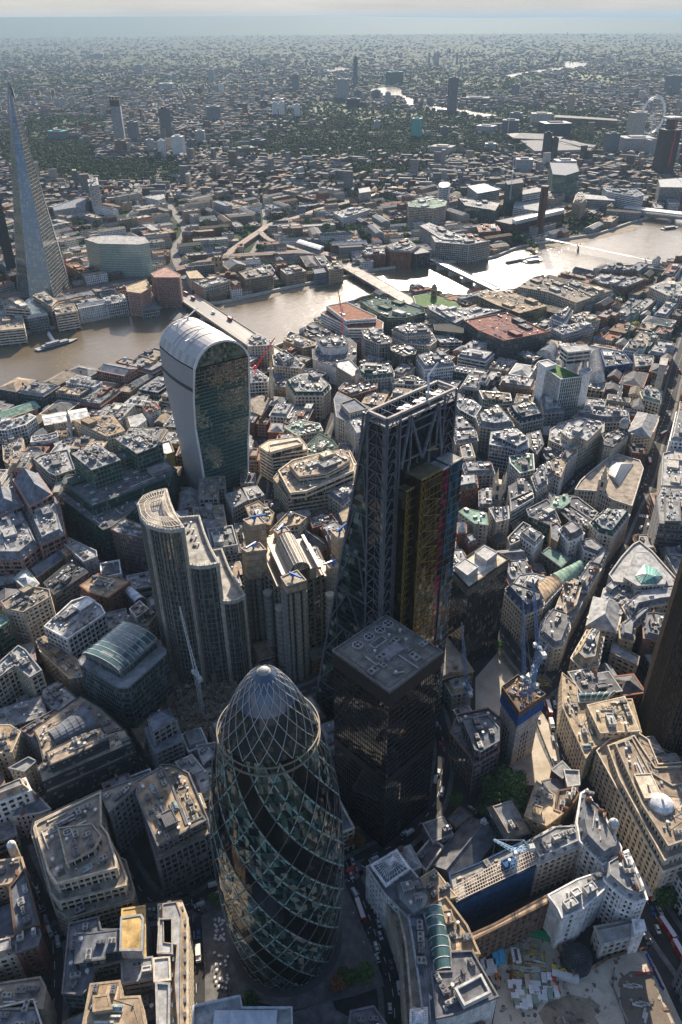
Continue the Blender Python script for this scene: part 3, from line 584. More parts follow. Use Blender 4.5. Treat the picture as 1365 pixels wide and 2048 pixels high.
# ------------------------------------------------------------------ traced buildings: name|crop|height:roof outline;...|style|wall|roof|options|label
TR = r'''
office_building|f1|22:190,290 205,225 600,45 640,300 705,440 745,460 800,650 790,690 420,800 335,750 290,620;29:205,265 215,228 598,50 635,300 700,425 752,560 745,600 350,700 305,640;36:215,255 230,235 598,55 600,250 640,300 690,460 690,500 340,595 290,520;40:350,265 545,240 600,310 560,385 400,470|gr|cream|roofb|a9 f3|cream corner block with three rounded terraces stepping down to the street
office_building|f1|33:808,20 935,450 1250,292 1235,215 1120,-60 1020,-110 960,-107 900,-60;39:812,55 940,365 1222,215 1208,195 1105,240 1022,8 960,-98 820,-20|gr|dgrey|tan|a6 s5|dark square-gridded office with a tan roof and skylight rows left of the lattice glass tower
office_building|f1|36:600,48 800,-28 900,-65 900,-45 815,15 650,165 628,120|st|grey|roofb|a4|grey link wing closing the dark courtyard behind the cream terraced corner block
office_building|f1|26:62,620 150,512 235,840 140,862 95,900|br|brown|slate|a3 s4|long dark-roofed terrace above the narrow street at far left
office_building|f1|25:95,862 140,864 228,848 245,900 228,960 100,1005|br|brick|dgrey|a3|curved red brick corner block with dark metal roof at the bottom left junction
office_building|f1|22:-60,950 95,905 100,1010 -60,1060|st|cream|terr|m3|low cream stone block next to the curved red brick corner
office_building|f1|24:-60,470 130,440 150,510 60,592 -60,615|br|tan|roofb|c2|yellowish brick block with a small white cupola beside the dark-roofed terrace
office_building|f1|24:-60,1195 240,1150 272,1212 255,1330 -60,1340|st|cream|roofb|a4|cream stone block with brown flat roof in the bottom left corner
office_building|f1|24:-60,1345 200,1285 245,1424 240,1520 -60,1520|st|stone|slate|a8|block with a patched grey roof at the very bottom left edge
office_building|f1|27:415,835 585,795 600,870 720,870 725,1050 560,1090 545,1190 490,1250 375,1240;32:462,897 700,867 703,985 625,1000 620,1035 445,1062|gl|dgrey|slate|a4|dark office whose roof carries a white square-framed penthouse
office_building|f1|26:728,745 860,725 862,1028 722,1050;34:722,795 838,778 850,800 840,985 717,985|bl|lgrey|yellow|n k.3|pale plant block topped by a bright yellow sheeted roof
office_building|f1|25:945,720 1075,700 1112,800 1112,1424 1112,1560 1040,1560 1015,1200 1028,1010 950,1000|st|cream|terr|m4|long cream mansion block beside the plaza street at the bottom
office_building|f1|29:950,808 1022,805 1022,1008 940,1005|st|stone|lgrey|a4|narrow block full of roof plant between the yellow roof and the long cream mansion block
office_building|f1|36:540,1190 710,1170 720,1268 830,1262 862,1424 880,1560 470,1560 500,1400;39:558,1262 640,1250 660,1330 558,1345|st|beige|tan|a3 f8|beige block with square fan units at the bottom edge below the yellow roof
office_building|f1|26:725,1055 905,1030 915,1150 730,1182|bd|grey|grey|a9|grey block crowded with rows of condensers below the yellow roof
office_building|f1|29:915,1040 1005,1030 1010,1160 920,1172|bl|cream|lgrey|a3|small pale stair block with white roof plant beside the long cream mansion block
office_building|f1|29:930,1185 1006,1190 1004,1450 938,1450|bl|cream|lgrey|a6|narrow pale block along the bottom edge beside the long cream mansion block
office_building|f1|17:740,1190 930,1182 938,1400 862,1420 745,1262|gl|dark|dgrey|a5|low dark block in the well between beige and cream blocks
office_building|f2|30:55,1325 325,1265 340,1335 632,1335 640,1620 50,1620|gl|silver|lgrey|n|silver office with a quilted white translucent roof at the bottom of the plaza
brick_building|f2|6:640,1362 870,1292 892,1345 985,1400 985,1520 640,1520|br|brown|dgrey|n|low dark brick enclosure at the foot of the plaza
office_building|f2|20:985,1352 1120,1322 1192,1424 1200,1560 960,1560|st|stone|dgrey|a9|block with cluttered roof at the bottom beside the street bend
office_building|f3|28:205,628 430,508 600,718 680,880 645,960 520,1010 345,840;30:245,622 430,508 522,645 350,765|st|white|slate|y7 n|white stone corner block crowned by a grey glass pyramid
office_building|f3|33:440,760 600,720 672,850 660,925 560,985 450,870|bl|dgrey|grey|a9 p2|dark plant deck tucked behind the grey glass pyramid
office_building|f3|23:345,845 520,1040 540,1180 610,1500 650,1900 520,2000 482,1500 470,1270 392,1015;27:430,880 525,1020 560,1170 600,1300 630,1500 645,1720 545,1700 520,1400 500,1200|st|cream|roofb|n a3|curving stone terrace block following the street bend right of the plaza
office_building|f3|30:525,1000 640,975 700,1150 712,1430 740,1900 650,1900 605,1500 552,1160|gr|silver|slate|a6|slim curved rib-roofed block beside the teal glazed atrium
atrium|f3|31:645,990 725,950 782,1080 828,1200 830,1420 742,1432 700,1200|gl|lgrey|teal|b4 G|curved teal glass barrel atrium with a white frame|atrium
office_building|f3|29:568,742 720,648 832,792 885,850 800,872 685,920 610,800|st|beige|terr|a5|beige block with a worn brown roof between the pyramid and the blue sheeted building
office_building|f3|29:690,925 800,862 962,1080 1055,1290 1000,1292 842,1280 765,1000|st|beige|tan|a3 s1|beige wedge block with a triangular glazed peak beside the retained facade
office_building|f3|34:700,1438 852,1430 842,1282 1000,1275 1195,1612 890,1742 735,1775;38:880,1560 1070,1460 1135,1585 945,1680|bl|white|dgrey|a9|smooth white clad block with brown louvred plant rooms next to the building site
office_building|f3|30:543,1722 655,1708 660,1860 540,1870|st|white|slate|y5 n|small block with a glass pyramid at the bottom edge
scaffolded_building|f4|26:-15,545 150,480 425,345 500,485 20,716|bl|sblue|concrete|a9 p1|building wrapped in deep blue sheeting with an open steel roof frame|building
retained_facade|f4|25:85,905 250,832 555,665 582,685 570,700 110,930|st/dark|brown|tan|n|long soot-brown old facade propped up along the building site|facade
office_building|f4|27:440,352 600,262 740,255 765,370 505,478|st|stone|lgrey|m3 a6|pale stone wing with lead roof running back from the blue sheeted building
office_building|f4|30:740,232 765,60 800,38 830,110 890,172 930,250 1000,380 990,430 952,440 890,478 762,342|st|white|slate|m5 c3|slate-roofed stone block with a corner turret facing the busy road
office_building|f4|29:890,480 952,442 1040,400 1122,590 1152,682 1090,702 1012,670 902,572|st|white|lgrey|m4 a5 c2|tall white stone end block above the busy road with exposed blank side walls
office_building|f4|28:572,660 742,568 870,525 930,562 900,622 772,740 652,790 632,742|st|white|lgrey|a9 p3|white stone block with cluttered roof standing over the dark round tank
office_building|f4|12:848,852 1070,812 1132,890 888,958|st|stone|grey|g5 n|low hall with a long grey pitched roof beside the building site
office_building|f4|20:1075,812 1130,815 1142,862 1085,872|st|white|lgrey|y3 n|small white corner turret block at the end of the low grey-roofed hall
office_building|e3|26:545,1025 645,1100 640,1180 690,1200 600,1270 480,1215|br|tan|beige|a3 p1|tan brick tower block with yellowish roof right of the big tree
office_building|e3|17:630,955 690,908 740,960 690,1002|br|brick|lgrey|a3|small red brick fragment standing at the end of the building site ramp
office_building|e3|18:700,960 780,965 785,1042 720,1052|bl|white|lgrey|a2|small white-roofed remnant beside the red brick fragment
office_building|e3|24:668,1078 760,1062 782,1092 740,1160 690,1210 650,1170|br|brown|roofb|a4 c2|brown block with yellow patched roof behind the tan brick tower
office_building|F|25:1194,1503 1221,1479 1274,1466 1296,1481 1316,1530 1440,1522 1440,1700 1326,1745;29:1216,1494 1268,1474 1310,1538 1440,1532 1440,1680 1329,1722 1240,1560;33:1232,1490 1264,1478 1300,1545 1345,1572 1430,1560 1430,1660 1337,1692 1285,1610|st|cream|terr|a6|long cream stone block with setback terraces and a white saucer dome at right
office_building|e3|24:690,412 768,480 780,572 1080,560 1132,745 860,830 822,892 745,720 692,600;30:832,592 1040,545 1122,735 905,745|st|cream|beige|a4|cream block with a big plain beige roof left of the bronze finned tower
atrium|e3|25:778,532 985,518 935,566 785,572|gl|silver|lgrey|b3 G|white ribbed glass vault next to the plain beige roof|atrium
office_building|e3|21:740,330 830,172 922,210 892,372 800,390|st|cream|beige|m6 s3|stone banking hall with a beige roof and glazed gable above the garden
office_building|e3|22:832,100 862,58 1032,20 1002,172 900,165|st|cream|lgrey|h7|stone block with a pale hipped roof near the triangular teal-roofed building
office_building|e3|15:975,240 1120,325 1110,372 962,300|st|cream|lgrey|n|low arcaded wing looking onto the small formal garden
office_building|e3|22:1010,150 1140,50 1190,75 1100,160 1090,235 1015,215|st|beige|slate|m4|warm lit stone block behind the small formal garden
office_building|e3|22:1140,90 1200,85 1290,100 1290,250 1150,215|br|pink|slate|m4 c2|pinkish stone block tucked against the bronze finned tower
office_building|d3|27:1072,922 1110,902 1182,960 1332,1130 1310,1182 1090,1200 1060,1152 960,1140 930,1100 1005,995;31:1090,960 1170,965 1275,1100 1260,1150 1100,1160 1020,1110|st|stone|lgrey|n|triangular stone block with a teal glass roof over its court
office_building|d3|23:960,1145 1060,1158 1090,1205 1080,1262 1000,1330 880,1255 900,1180|st|stone|lgrey|a9|stone block roofed in pale pebbled panels below the triangular building
office_building|d3|24:1010,1290 1110,1205 1310,1172 1350,1262 1240,1272 1115,1300 1060,1380|st|cream|slate|m4|dormered grey-roofed range below the triangular building
exchange_building|d3|17:730,592 762,540 805,500 930,400 985,385 1110,420 1132,470 1110,545 1065,690 960,655 862,602|st|stone|roofb|n|colonnaded old exchange alone on its island between two streets
office_building|d3|28:815,792 902,720 1012,716 1052,742 952,872 872,852|st|stone|dgreen|m4 a6|rounded-corner stone block with a moss green mansard facing the old exchange
office_building|d3|40:1215,640 1240,580 1400,590 1400,805 1232,790;43:1262,630 1345,625 1352,780 1265,780|bd/dark|dgrey|grey|a3 s6|dark rounded ribbon-window office at the right edge
office_building|d3|30:1330,132 1450,110 1450,320 1292,302|st|white|lgrey|m4|white stone corner building on the far side of the junction at the right edge
office_building|d3|24:1252,380 1450,330 1450,575 1242,570|st|stone|lgrey|a5|massive pale stone bank with small domes at the right edge
office_building|d3|20:840,1000 882,930 926,965 880,1062 800,1042|br|stone|dgrey|c4 m3|narrow chimneyed row at the top of the dark street canyon
office_building|d3|21:800,1046 880,1064 800,1200 715,1190 750,1110|st|stone|slate|c3 m3|narrow slate-roofed row halfway down the dark street canyon
office_building|d3|24:695,1112 772,1142 735,1270 652,1342 612,1300 650,1200|br|cream|terr|a9 c4|block with a cluttered cream roof and blue plant boxes beside the green vault
office_building|d3|20:720,1192 802,1202 705,1390 652,1345 738,1268|st|stone|grey|c3|low grey row above the dark street canyon next to the cluttered cream roof
hall|d3|20:530,967 572,935 702,1000 645,1052|st|dgrey|green|n|dark hall with a flat pale green roof
hall|d3|22:588,1100 742,1027 782,1072 662,1180|st|stone|green|b5 n|hall under a long pale green copper barrel vault
hall|d3|26:492,1162 562,1112 652,1162 552,1272|st|stone|tan|b3 n|building with a tan curved roof beside the green copper vault
office_building|d3|27:400,1100 480,1090 560,1112 490,1162 500,1225 435,1250 340,1180|bl|lgrey|lgrey|a4|pale plain roofed block between the navy mansard and the tan curved roof
office_building|d3|27:300,1195 345,1165 545,1235 540,1292 432,1340|st|cream|navy|m6|cream stone block with a long navy mansard roof
office_building|e3|21:572,130 622,60 722,92 732,160 692,262 640,272 560,202|st|stone|slate|m4|rounded prow-shaped stone block where the two streets meet under the cranes
office_building|d3|24:440,712 560,652 602,702 642,792 600,812 455,752|gl|dgrey|dgrey|a5|dark terraced block in the middle of the old lanes
office_building|d3|26:585,802 620,790 650,822 622,902 590,882|br|tan|slate|n|slim tan brick side tower next to the white mansard block
office_building|d3|28:632,832 702,790 782,852 742,882 690,902|st|white|dgrey|m5|white stone block with a dark mansard in the old lanes
office_building|d3|24:395,862 452,820 542,872 490,932|st|white|grey|m3|white painted house with a grey hipped roof left of the dark terraced block
office_building|d3|22:330,882 420,790 462,812 392,902 345,922|st|stone|slate|a3 c2|stone row behind the black tower beside the white painted house
office_building|d3|24:640,722 702,690 802,762 842,802 790,832 702,782|br|brown|dgrey|a6|brown roofed jumble behind the moss green mansard block
office_building|d3|26:578,692 600,640 682,618 702,662 652,702|bl|concrete|green|a5|block under green netting and scaffolding in the old lanes
office_building|d3|24:704,640 745,640 862,730 832,775 692,682|st|concrete|dgrey|a5|block with a long pale blank wall facing the old exchange
office_building|d3|22:760,902 822,890 902,952 862,982 780,952|st|white|slate|m3|small white stone block under the moss green mansard block
office_building|d3|28:40,722 72,700 202,730 212,802 132,792|br|stone|green|a4|stone block with pale green copper upper storeys right of the coloured tower
office_building|d3|25:30,792 82,790 82,850 32,852|br|brick|green|n y6|red brick turret house with a green copper cap
office_building|d3|20:70,882 122,860 142,912 102,932|br|brick|slate|m3|small red brick gabled house below the copper-capped turret
office_building|d3|24:335,572 422,520 482,592 442,640 340,652|st|dgrey|dgrey|a4 s3|dark roofed block right of the pinnacled church tower
office_building|d3|24:345,655 472,600 482,645 352,722|bd|white|dgrey|a4|white banded block right of the pinnacled church tower
office_building|d3|27:470,522 512,480 562,500 562,562 500,602|st|stone|slate|m4|bulky slate-roofed block across the lane from the church tower
office_building|d3|25:500,472 592,430 612,500 562,542|st|stone|slate|m4 c2|slate-roofed stone block in the row leading to the junction
office_building|d3|26:590,422 642,400 682,420 642,522 602,502|st|white|terr|a3|narrow bright white stone block in the row leading to the junction
office_building|d3|26:640,392 702,340 742,370 682,432|st|stone|dgrey|m3 c2|dark-roofed block beside the bright white narrow one
bank_building|d3|28:690,350 740,340 898,250 902,182 800,153 640,200 582,240 575,300;36:700,290 742,270 800,300 890,212 880,190 790,165 690,195 650,250|st|cream|lgrey|a9|long arcaded bank with a sloping teal glass end wall and white stepped top|bank
office_building|d3|27:890,272 1030,228 1045,262 952,342 902,330|st|cream|dgrey|a4|cream stone block carrying a grey corner dome near the junction
mansion_building|d3|25:1062,200 1110,160 1212,150 1222,182 1192,250 1065,262|st|cream|grey|h5|porticoed stone mansion facing the open junction
office_building|d3|27:720,162 782,110 1042,138 1052,190 902,192|st|stone|dgrey|m5|block with a long curved black mansard behind the arcaded bank
office_building|d3|31:222,322 232,250 382,230 452,290 455,340 392,362 332,342;35:240,262 380,236 448,292 385,330 300,290|gl/bglass|silver|lgrey|a6|silver office with a curved blue-grey glass flank
office_building|d3|28:340,392 480,380 486,470 402,492 345,432|gr|white|dgreen|a3|white gridded block with a planted terrace
office_building|d3|29:140,162 272,100 352,190 366,216 250,232 162,216|st|stone|slate|m5 a5|large stone block with a dark mansard and cluttered top
office_building|d3|29:330,112 442,82 502,110 542,170 402,202 352,152|st|stone|bglass|m5 s4|stone block with a blue-grey sloping roof and dark skylights
office_building|d3|28:10,62 122,60 172,100 132,162 42,112|gl|silver|slate|a4|glassy block just right of the wedge tower's top
office_building|d3|25:2,162 62,170 132,242 22,252|st|stone|slate|m3|stone block with blue-grey roofs right of the wedge tower
office_building|d3|24:2,242 140,250 152,302 22,322|st|stone|slate|m3 c2|lead-roofed block at right of the wedge tower's shoulder
office_building|d3|25:50,342 110,322 135,402 62,412|bd|cream|grey|a2|small cream rounded block near the wedge tower
office_building|d3|25:60,442 232,440 252,500 80,512|st|grey|slate|m4 c2|long grey mansard range left of the church tower
office_building|d3|26:20,522 142,512 152,580 20,602|br|brick|dgrey|m4|red brick block with white bands and a grey mansard
office_building|d3|28:160,2 342,20 352,62 252,72 182,52;32:190,15 300,22 300,60 215,50|gl|white|roofb|a3|block with a raised white polygonal parapet on the roof
office_building|d3|27:520,22 642,60 662,132 542,142|st|stone|slate|m4|stone block with round-headed dormers below the fin-clad tower
office_building|d3|23:640,82 722,70 762,110 652,132|st|lgrey|lawn|n|low block with a small planted roof below the fin-clad tower
office_building|d3|26:218,702 332,690 338,762 262,782|st|stone|grey|a3|grey stone block at the foot of the church tower
office_building|d3|20:158,602 242,590 242,690 160,692|br|dgrey|dgrey|m2|dark roofed vestry behind the church tower
office_building|d3|26:440,262 520,240 542,322 502,382 460,342|st|dgrey|dgrey|a5|dark-roofed block right of the curved blue-grey glass flank
office_building|d3|22:520,352 662,340 722,370 642,402 560,412|st|dgrey|dgrey|a4|low black-roofed block under the sloping teal glass wall
office_building|g4|30:485,225 640,150 910,290 905,332 670,332 640,300;36:525,180 660,155 862,250 862,266 680,277 660,282|bd/gglass|white|rust|n a5|white-banded riverside office with a rust brown roof deck
office_building|g4|32:755,148 850,122 960,130 1190,205 1196,226 1062,262 940,262 812,190|gl|dgrey|dgreen|a5|dark glass riverside office with a green roof beside the rail bridge
office_building|g4|24:425,455 460,410 560,392 680,395 728,435 725,520 690,560 590,592 430,540;34:460,402 560,378 642,383 674,425 652,450 560,462 500,455|bl|white|dgrey|a3|white-wrapped octagonal building under renovation with dark base
office_building|g4|36:765,345 842,322 966,410 962,432 882,440 782,400|gr|lgrey|dgrey|a9|tall grey and white gridded office in front of the riverside block
office_building|g4|25:968,395 1030,350 1240,355 1275,415 1230,450 1060,432;31:972,342 1042,316 1190,305 1232,348 1238,372 1062,385|st|cream|slate|m3 s3|cream stone block with a big lead-grey mansard near the river
office_building|g4|34:960,452 1050,440 1137,486 1130,512 1050,526 965,486|dt/dark|black|roofb|a8|dark brown cube-like office with cluttered pale roof
office_building|g4|28:1130,532 1200,512 1340,515 1400,588 1260,605 1190,612|st|white|slate|m4|white stone block with several pale lead roofs
office_building|g4|27:590,562 680,545 752,620 745,642 702,662 600,600|st|stone|white|n p1|stone block with a long plain white roof
office_building|g4|29:735,612 770,582 962,590 986,642 982,662 792,682 745,642|st|stone|dgreen|m4 a6|rounded block under a dark green mansard
office_building|g4|24:965,692 1110,656 1202,702 1182,722 972,712|st|stone|dgrey|s5|stone block with angled dark roof behind the wedge tower
office_building|g4|27:615,757 742,702 868,702 868,742 702,792|st|brick|dgrey|a9|brick and white stone block with a small dome on the corner
office_building|g4|33:575,812 600,765 652,790 822,872 832,912 662,962 592,932;38:622,847 715,815 802,882 682,912|st|stone|slate|n p1|sharp-prowed grey office with a raised lozenge penthouse left of the wedge tower
office_building|g4|31:665,987 742,960 812,1000 812,1062 720,1080|st|stone|lgrey|m4|mansarded block between the sharp-prowed office and the wedge tower
office_building|g4|28:245,702 330,656 452,640 545,720 552,742 502,792 302,792|st|cream|dgreen|m4 a4|rounded green-roofed block with a courtyard beside the tall column
office_building|g4|30:155,512 240,486 372,577 352,602 165,582;35:185,506 240,486 302,530 232,562|st|cream|slate|a3|stepped cream block directly beyond the tall column
office_building|g4|26:228,396 312,370 452,430 446,446 362,462 232,412|st|tan|roofb|a4 p1|old brown stone merchants' hall by the bridge foot
office_building|g4|23:365,332 432,285 482,322 572,372 452,412 382,382|st|tan|dgrey|c3|dark riverside warehouse row by the bridge foot
office_building|g4|38:-20,400 60,370 162,422 156,442 -10,452|st|cream|lgrey|a3|tall cream stone block at the bridge foot behind the top-heavy tower
office_building|g4|28:-10,622 50,610 127,670 122,692 -10,700|gr|white|slate|a3|white gridded block at the base of the red crane
office_building|g4|26:1215,172 1332,175 1460,262 1402,292 1232,202|bd|lgrey|lgrey|a6|striped grey riverside block past the rail terminus towers
office_building|g4|29:1255,302 1362,300 1460,332 1460,362 1262,342|gl|black|black|n|black glass slab near the riverside green roof
office_building|g4|23:1258,372 1342,360 1450,422 1302,425|bd|lgrey|lgrey|a5|low pale ribbed block below the black glass slab
office_building|d2|33:205,337 262,300 442,278 486,332 490,352 280,384;38:262,332 432,300 462,322 272,372|bd|cream|cream|n|round-cornered cream office with long ribbon windows
office_building|d2|27:290,527 345,450 600,370 742,362 786,452 772,572 592,602 372,637;36:320,482 402,420 612,367 737,372 768,452 762,482 482,602 390,612;42:385,442 602,366 702,352 742,412 702,442 602,492 442,512|bd|cream|terr|s2 a3|large terraced pale office with blank pinkish stone side walls
office_building|d2|25:460,352 562,260 642,302 672,342 502,392|st|stone|dgreen|s3 a5|block with a green glazed vault and black side roof
office_building|d2|24:355,222 452,180 562,200 582,242 432,272|st|stone|green|a8|jumbled pale green roofed block behind the terraced office
office_building|d2|24:2,622 92,590 132,652 42,702|st|grey|grey|a6|grey plant-topped block at the foot of the top-heavy tower
office_building|d2|22:110,582 192,570 232,622 142,652|st|stone|lgrey|a3|small pale roofed block at the foot of the top-heavy tower
office_building|d2|23:122,692 202,660 292,730 272,802 160,782|br|tan|terr|a5|curved brown block behind the piped steel building's left tower
office_building|d2|27:268,842 382,725 482,762 442,802 382,812|st|cream|beige|p1|triangular cream block with a flat beige roof beyond the piped steel building
office_building|d2|21:500,752 622,730 662,780 522,822|br|brick|dgrey|s4 c2|long brick market range below the blank stone walls
office_building|d2|22:570,822 662,782 702,832 622,882|br|brick|slate|m2|red brick row behind the piped steel building
office_building|d2|26:612,622 742,580 772,622 702,692|st|stone|slate|m4|slate mansard block between the terraced office and the wedge tower
office_building|d2|26:680,732 752,690 775,762 702,782|st|stone|beige|n p1|small beige roofed block against the wedge tower's slope
market_hall|d2|15:440,872 522,852 632,930 560,960|st|tan|dgrey|g5 n|old covered market with dark pitched glass roofs
office_building|g1|34:470,775 500,690 800,640 1330,500 1420,560 1300,742 1120,852 900,1022 830,1045;43:500,662 530,610 752,590 1000,470 1330,452 1400,560 1380,612 745,852|gl|dgreen|dgrey|a8|big dark green glass office on a curved finned stone base
office_building|g1|62:580,430 790,360 965,480 740,560|gl/gglass|green|grey|p2 a9|left green glass cube tower with white rimmed roof rising from the finned base
office_building|g1|62:930,310 1140,238 1305,352 1102,430|gl/gglass|green|grey|p2 a9|right green glass cube tower with white rimmed roof rising from the finned base
office_building|g1|52:905,440 1010,400 1110,440 1010,480|gl/gglass|green|slate|a2|glazed link between the two green glass cube towers
office_building|g1|31:280,482 330,450 545,405 602,562 452,612 402,592|gl|white|lgrey|a4|white rimmed office with a plain grey roof beside the green glass towers
office_building|d1|26:365,900 412,885 572,960 577,992 500,1022|st|lgrey|lgrey|a4|grey plant-topped end of the dark sloping block
hall|d1|20:170,1062 352,950 402,982 222,1112|br|tan|slate|g4 c2|long yellow brick hall with a grey pitched roof
office_building|d1|25:372,962 420,900 452,925 442,960 400,985|br|tan|tan|c2|tan stone gate tower at the end of the long yellow brick hall
office_building|d1|24:262,1142 432,1002 522,1082 322,1212|bd|dgrey|dark|s2|black sloping terraced block beside the long yellow brick hall
office_building|d1|23:88,1120 150,1052 232,1152 180,1200|br|stone|copper|n y3|stone block with pale green copper lanterns
office_building|d1|38:665,827 744,767 842,800 862,882 712,852|dt/dark|pink|lgrey|a9|narrow tower with brown panels, white fins and a white plant roof
office_building|g1|23:340,132 482,100 692,88 722,140 442,190|st|cream|white|g2 n|long customs block with a white strip roof
office_building|g1|29:605,165 822,125 905,122 1002,245 862,292|st|cream|tan|a3 p1|cream block with a long brown flat roof left of the top-heavy tower
office_building|g1|30:-60,190 122,150 240,110 290,135 210,195 60,240 -60,240|gr|white|lgrey|a4 s6|white gridded office with blue-grey skylights at the left edge
warehouse|g1|18:-60,112 172,75 262,20 300,70 40,160|st|tan|green|g4 n|long stone quayside hall with a green-grey pitched roof
office_building|g1|22:20,302 150,272 190,322 180,420 90,530 32,482|br|cream|terr|a9 c3|busy cream and brick block running away from the gothic gables
office_building|g1|19:240,350 402,330 445,342 250,388|br|brick|dgrey|s3|low red brick range behind the white rimmed office
office_building|g1|22:260,300 380,285 460,262 470,300 400,328 250,345|bl|white|lgrey|a5|white walled rooftops behind the low red brick range
office_building|g1|20:435,350 570,300 650,295 700,350 470,400|st|grey|lgrey|a6|grey curved roofed block beside the spired church
office_building|g1|26:1225,392 1290,350 1365,330 1400,420 1340,440|bl|yellow|white|n p1|yellow sheeted block with a white roof between the green towers and top-heavy tower
office_building|g1|23:1030,140 1140,110 1175,160 1060,240|st|white|lgrey|n|pale blue roofed block in the old lanes left of the top-heavy tower
office_building|g1|23:1145,50 1250,20 1290,70 1190,110|br|white|brick|a5 c2|white and brick block with roof terraces near the river
office_building|e1|42:470,357 512,310 702,195 852,200 986,290 988,322 762,522 702,522 480,382;47:505,312 692,195 852,200 928,245 715,432|gl|slate|grey|b5 G n|dark rounded glass office with a gridded grey lens-shaped roof
office_building|e1|32:268,162 430,12 512,-15 600,40 625,85 402,236|gr|white|lgrey|a6|white-edged office with a salmon patched roof left of the lens-roofed office
office_building|e1|19:215,242 262,215 482,370 497,450 415,466 368,420 240,302|br|cream|tan|a5|low brown roofed range wrapping the lens-roofed office's left side
office_building|e1|33:-60,400 -10,385 112,278 152,302 247,422 182,462 92,390 -60,505|gr|cream|lgrey|a7 s3|L-shaped cream office with deep square windows at the left edge
office_building|e1|24:275,1150 800,908 785,840 740,772 600,640 480,570 200,772 232,832 262,962;31:222,992 258,962 652,792 742,768 782,850 252,1082;38:275,902 470,812 602,762 632,802 640,832 302,978|bd/dark|dark|terr|a4|massive dark brown banded office with terraces
office_building|e1|33:292,792 500,632 580,750 345,862|bl|dgrey|slate|b4 n|striped glass vault block on the dark brown banded office
office_building|e1|25:860,762 1045,702 1082,832 925,905;36:882,706 962,662 1046,706 906,786|gr|lgrey|slate|n|small square tower with a pale grid facing the demolition site
low_building|e1|7:770,752 862,690 880,742 855,882|br|tan|tan|n|low broken shell at the edge of the demolition site
office_building|e1|22:-60,745 60,742 122,782 70,900 -60,912|br|cream|tan|a6|cream block with a dark courtyard at the left edge
office_building|e1|21:125,772 332,650 392,702 252,862 210,830|st|grey|pink|a6|low block with a pinkish trellised roof behind the striped vault
office_building|e1|20:250,532 342,485 452,582 332,672 262,602|st|dgrey|grey|a9|cluttered blue-grey roofed block below the L-shaped cream office
office_building|e1|28:-60,1150 150,1062 182,1130 -60,1222|st|white|terr|m4 c2|white stone Edwardian block with black dormers at the left edge
office_building|e1|20:60,1002 172,940 217,962 150,1022|br|stone|grey|c2|small stone block behind the white Edwardian block
office_building|e1|19:60,1290 180,1120 240,1175 300,1240 240,1262|br|stone|slate|c2|small dark stone range between the white Edwardian block and the banded office
office_building|d1|34:12,1258 168,1165 292,1188 300,1230 140,1320 42,1300|st|cream|roofb|a9|stately cream stone block with a regular window grid at left
office_building|e1|30:-60,100 20,95 58,128 -20,182 -60,182|gl|green|green|n|pale green glass corner building at the left edge
office_building|d1|29:478,1160 580,1090 772,1136 642,1232 530,1202|br|brick|tan|a2|red-brown brick block with a faceted brown flat roof
hall|d1|23:735,1190 765,1160 862,1240 802,1262|br|dgrey|silver|b3 n|small hall with a silver barrel roof left of the curved stepped tower
office_building|d1|25:742,1352 862,1280 932,1332 880,1400 770,1412;30:772,1300 830,1255 882,1300 812,1350|st|stone|roofb|a2|stepped stone block with a rounded front left of the curved stepped tower
office_building|e1|18:1170,872 1290,850 1320,882 1210,982|st|lgrey|lgrey|a9|low pale block with small domes left of the lattice glass tower
office_building|e1|21:1045,965 1140,922 1212,1010 1120,1062|st|stone|lgrey|a6|low roof with a salmon patch left of the lattice glass tower
office_building|e1|25:1062,1062 1142,1090 1165,1150 1102,1290 1040,1160|st|cream|lgrey|a5|slim cream lightwell block left of the lattice glass tower
office_building|e1|30:1082,1152 1192,1150 1222,1232 1132,1235|st|beige|white|p1|beige stair tower with a white box on its roof
office_building|e3|26:62,752 80,700 102,650 272,615 342,672 336,772 332,852 190,932 168,882;34:130,672 270,650 332,722 332,792 230,852 200,842|gl/bglass|pink|slate|a6|blue glass office with pink stone piers and a curved prow
church_building|f3|10:690,612 990,252 1205,402 960,625 832,682|br|dgrey|dgrey|g5 n|old medieval church with twin dark shingled roofs in the shade|church
church_building|f3|11:820,272 912,175 1002,235 882,332|br|brown|dgrey|n|small dark brown annexe beside the churchyard tree|annexe
church_building|f3|11:570,562 690,420 782,480 692,602 652,662|st|stone|dgrey|a2|low dark vestry block with white windows beside the old church|vestry
apartment_block|c1|48:860,617 945,580 1027,625 1020,640 880,640|st|pink|pink|n|tall pink granite riverside block with a framed opening at the bridge end
office_building|c1|36:720,692 832,652 855,700 802,732 725,722|st|pink|beige|n|stepped pink granite riverside block left of the framed opening
office_building|c1|14:820,730 862,725 905,815 812,830|gl|silver|slate|n|low glass infill between the two pink granite riverside blocks
office_building|c1|22:590,755 702,735 722,772 610,792|gr|white|lgrey|a4|white gridded riverside office by the pink granite blocks
warehouse|c1|21:440,792 590,765 612,787 450,817|br|white|slate|g3|white and brick wharf with rows of windows on the river
office_building|c1|34:15,772 100,745 162,802 172,822 30,812|bd|cream|terr|a3|cream stepped riverside office left of the galleria
office_building|c1|34:190,742 250,720 322,772 292,802|bd|cream|terr|a3|cream stepped riverside office right of the galleria
office_building|c1|26:302,802 420,790 442,832 320,852|bd|cream|terr|a2|lower cream banded wing beside the river
office_building|c1|22:-60,840 60,832 130,850 140,930 -60,950|bd|cream|terr|a2|lowest cream banded terrace at the left edge of the far bank
galleria|c1|23:142,782 232,765 272,852 160,872|gl|silver|slate|b5 G|tall arched glass galleria between two cream riverside offices|galleria
office_building|c1|20:1060,607 1120,600 1162,642 1082,645|st|cream|beige|n|cream stone block by the far bridge foot
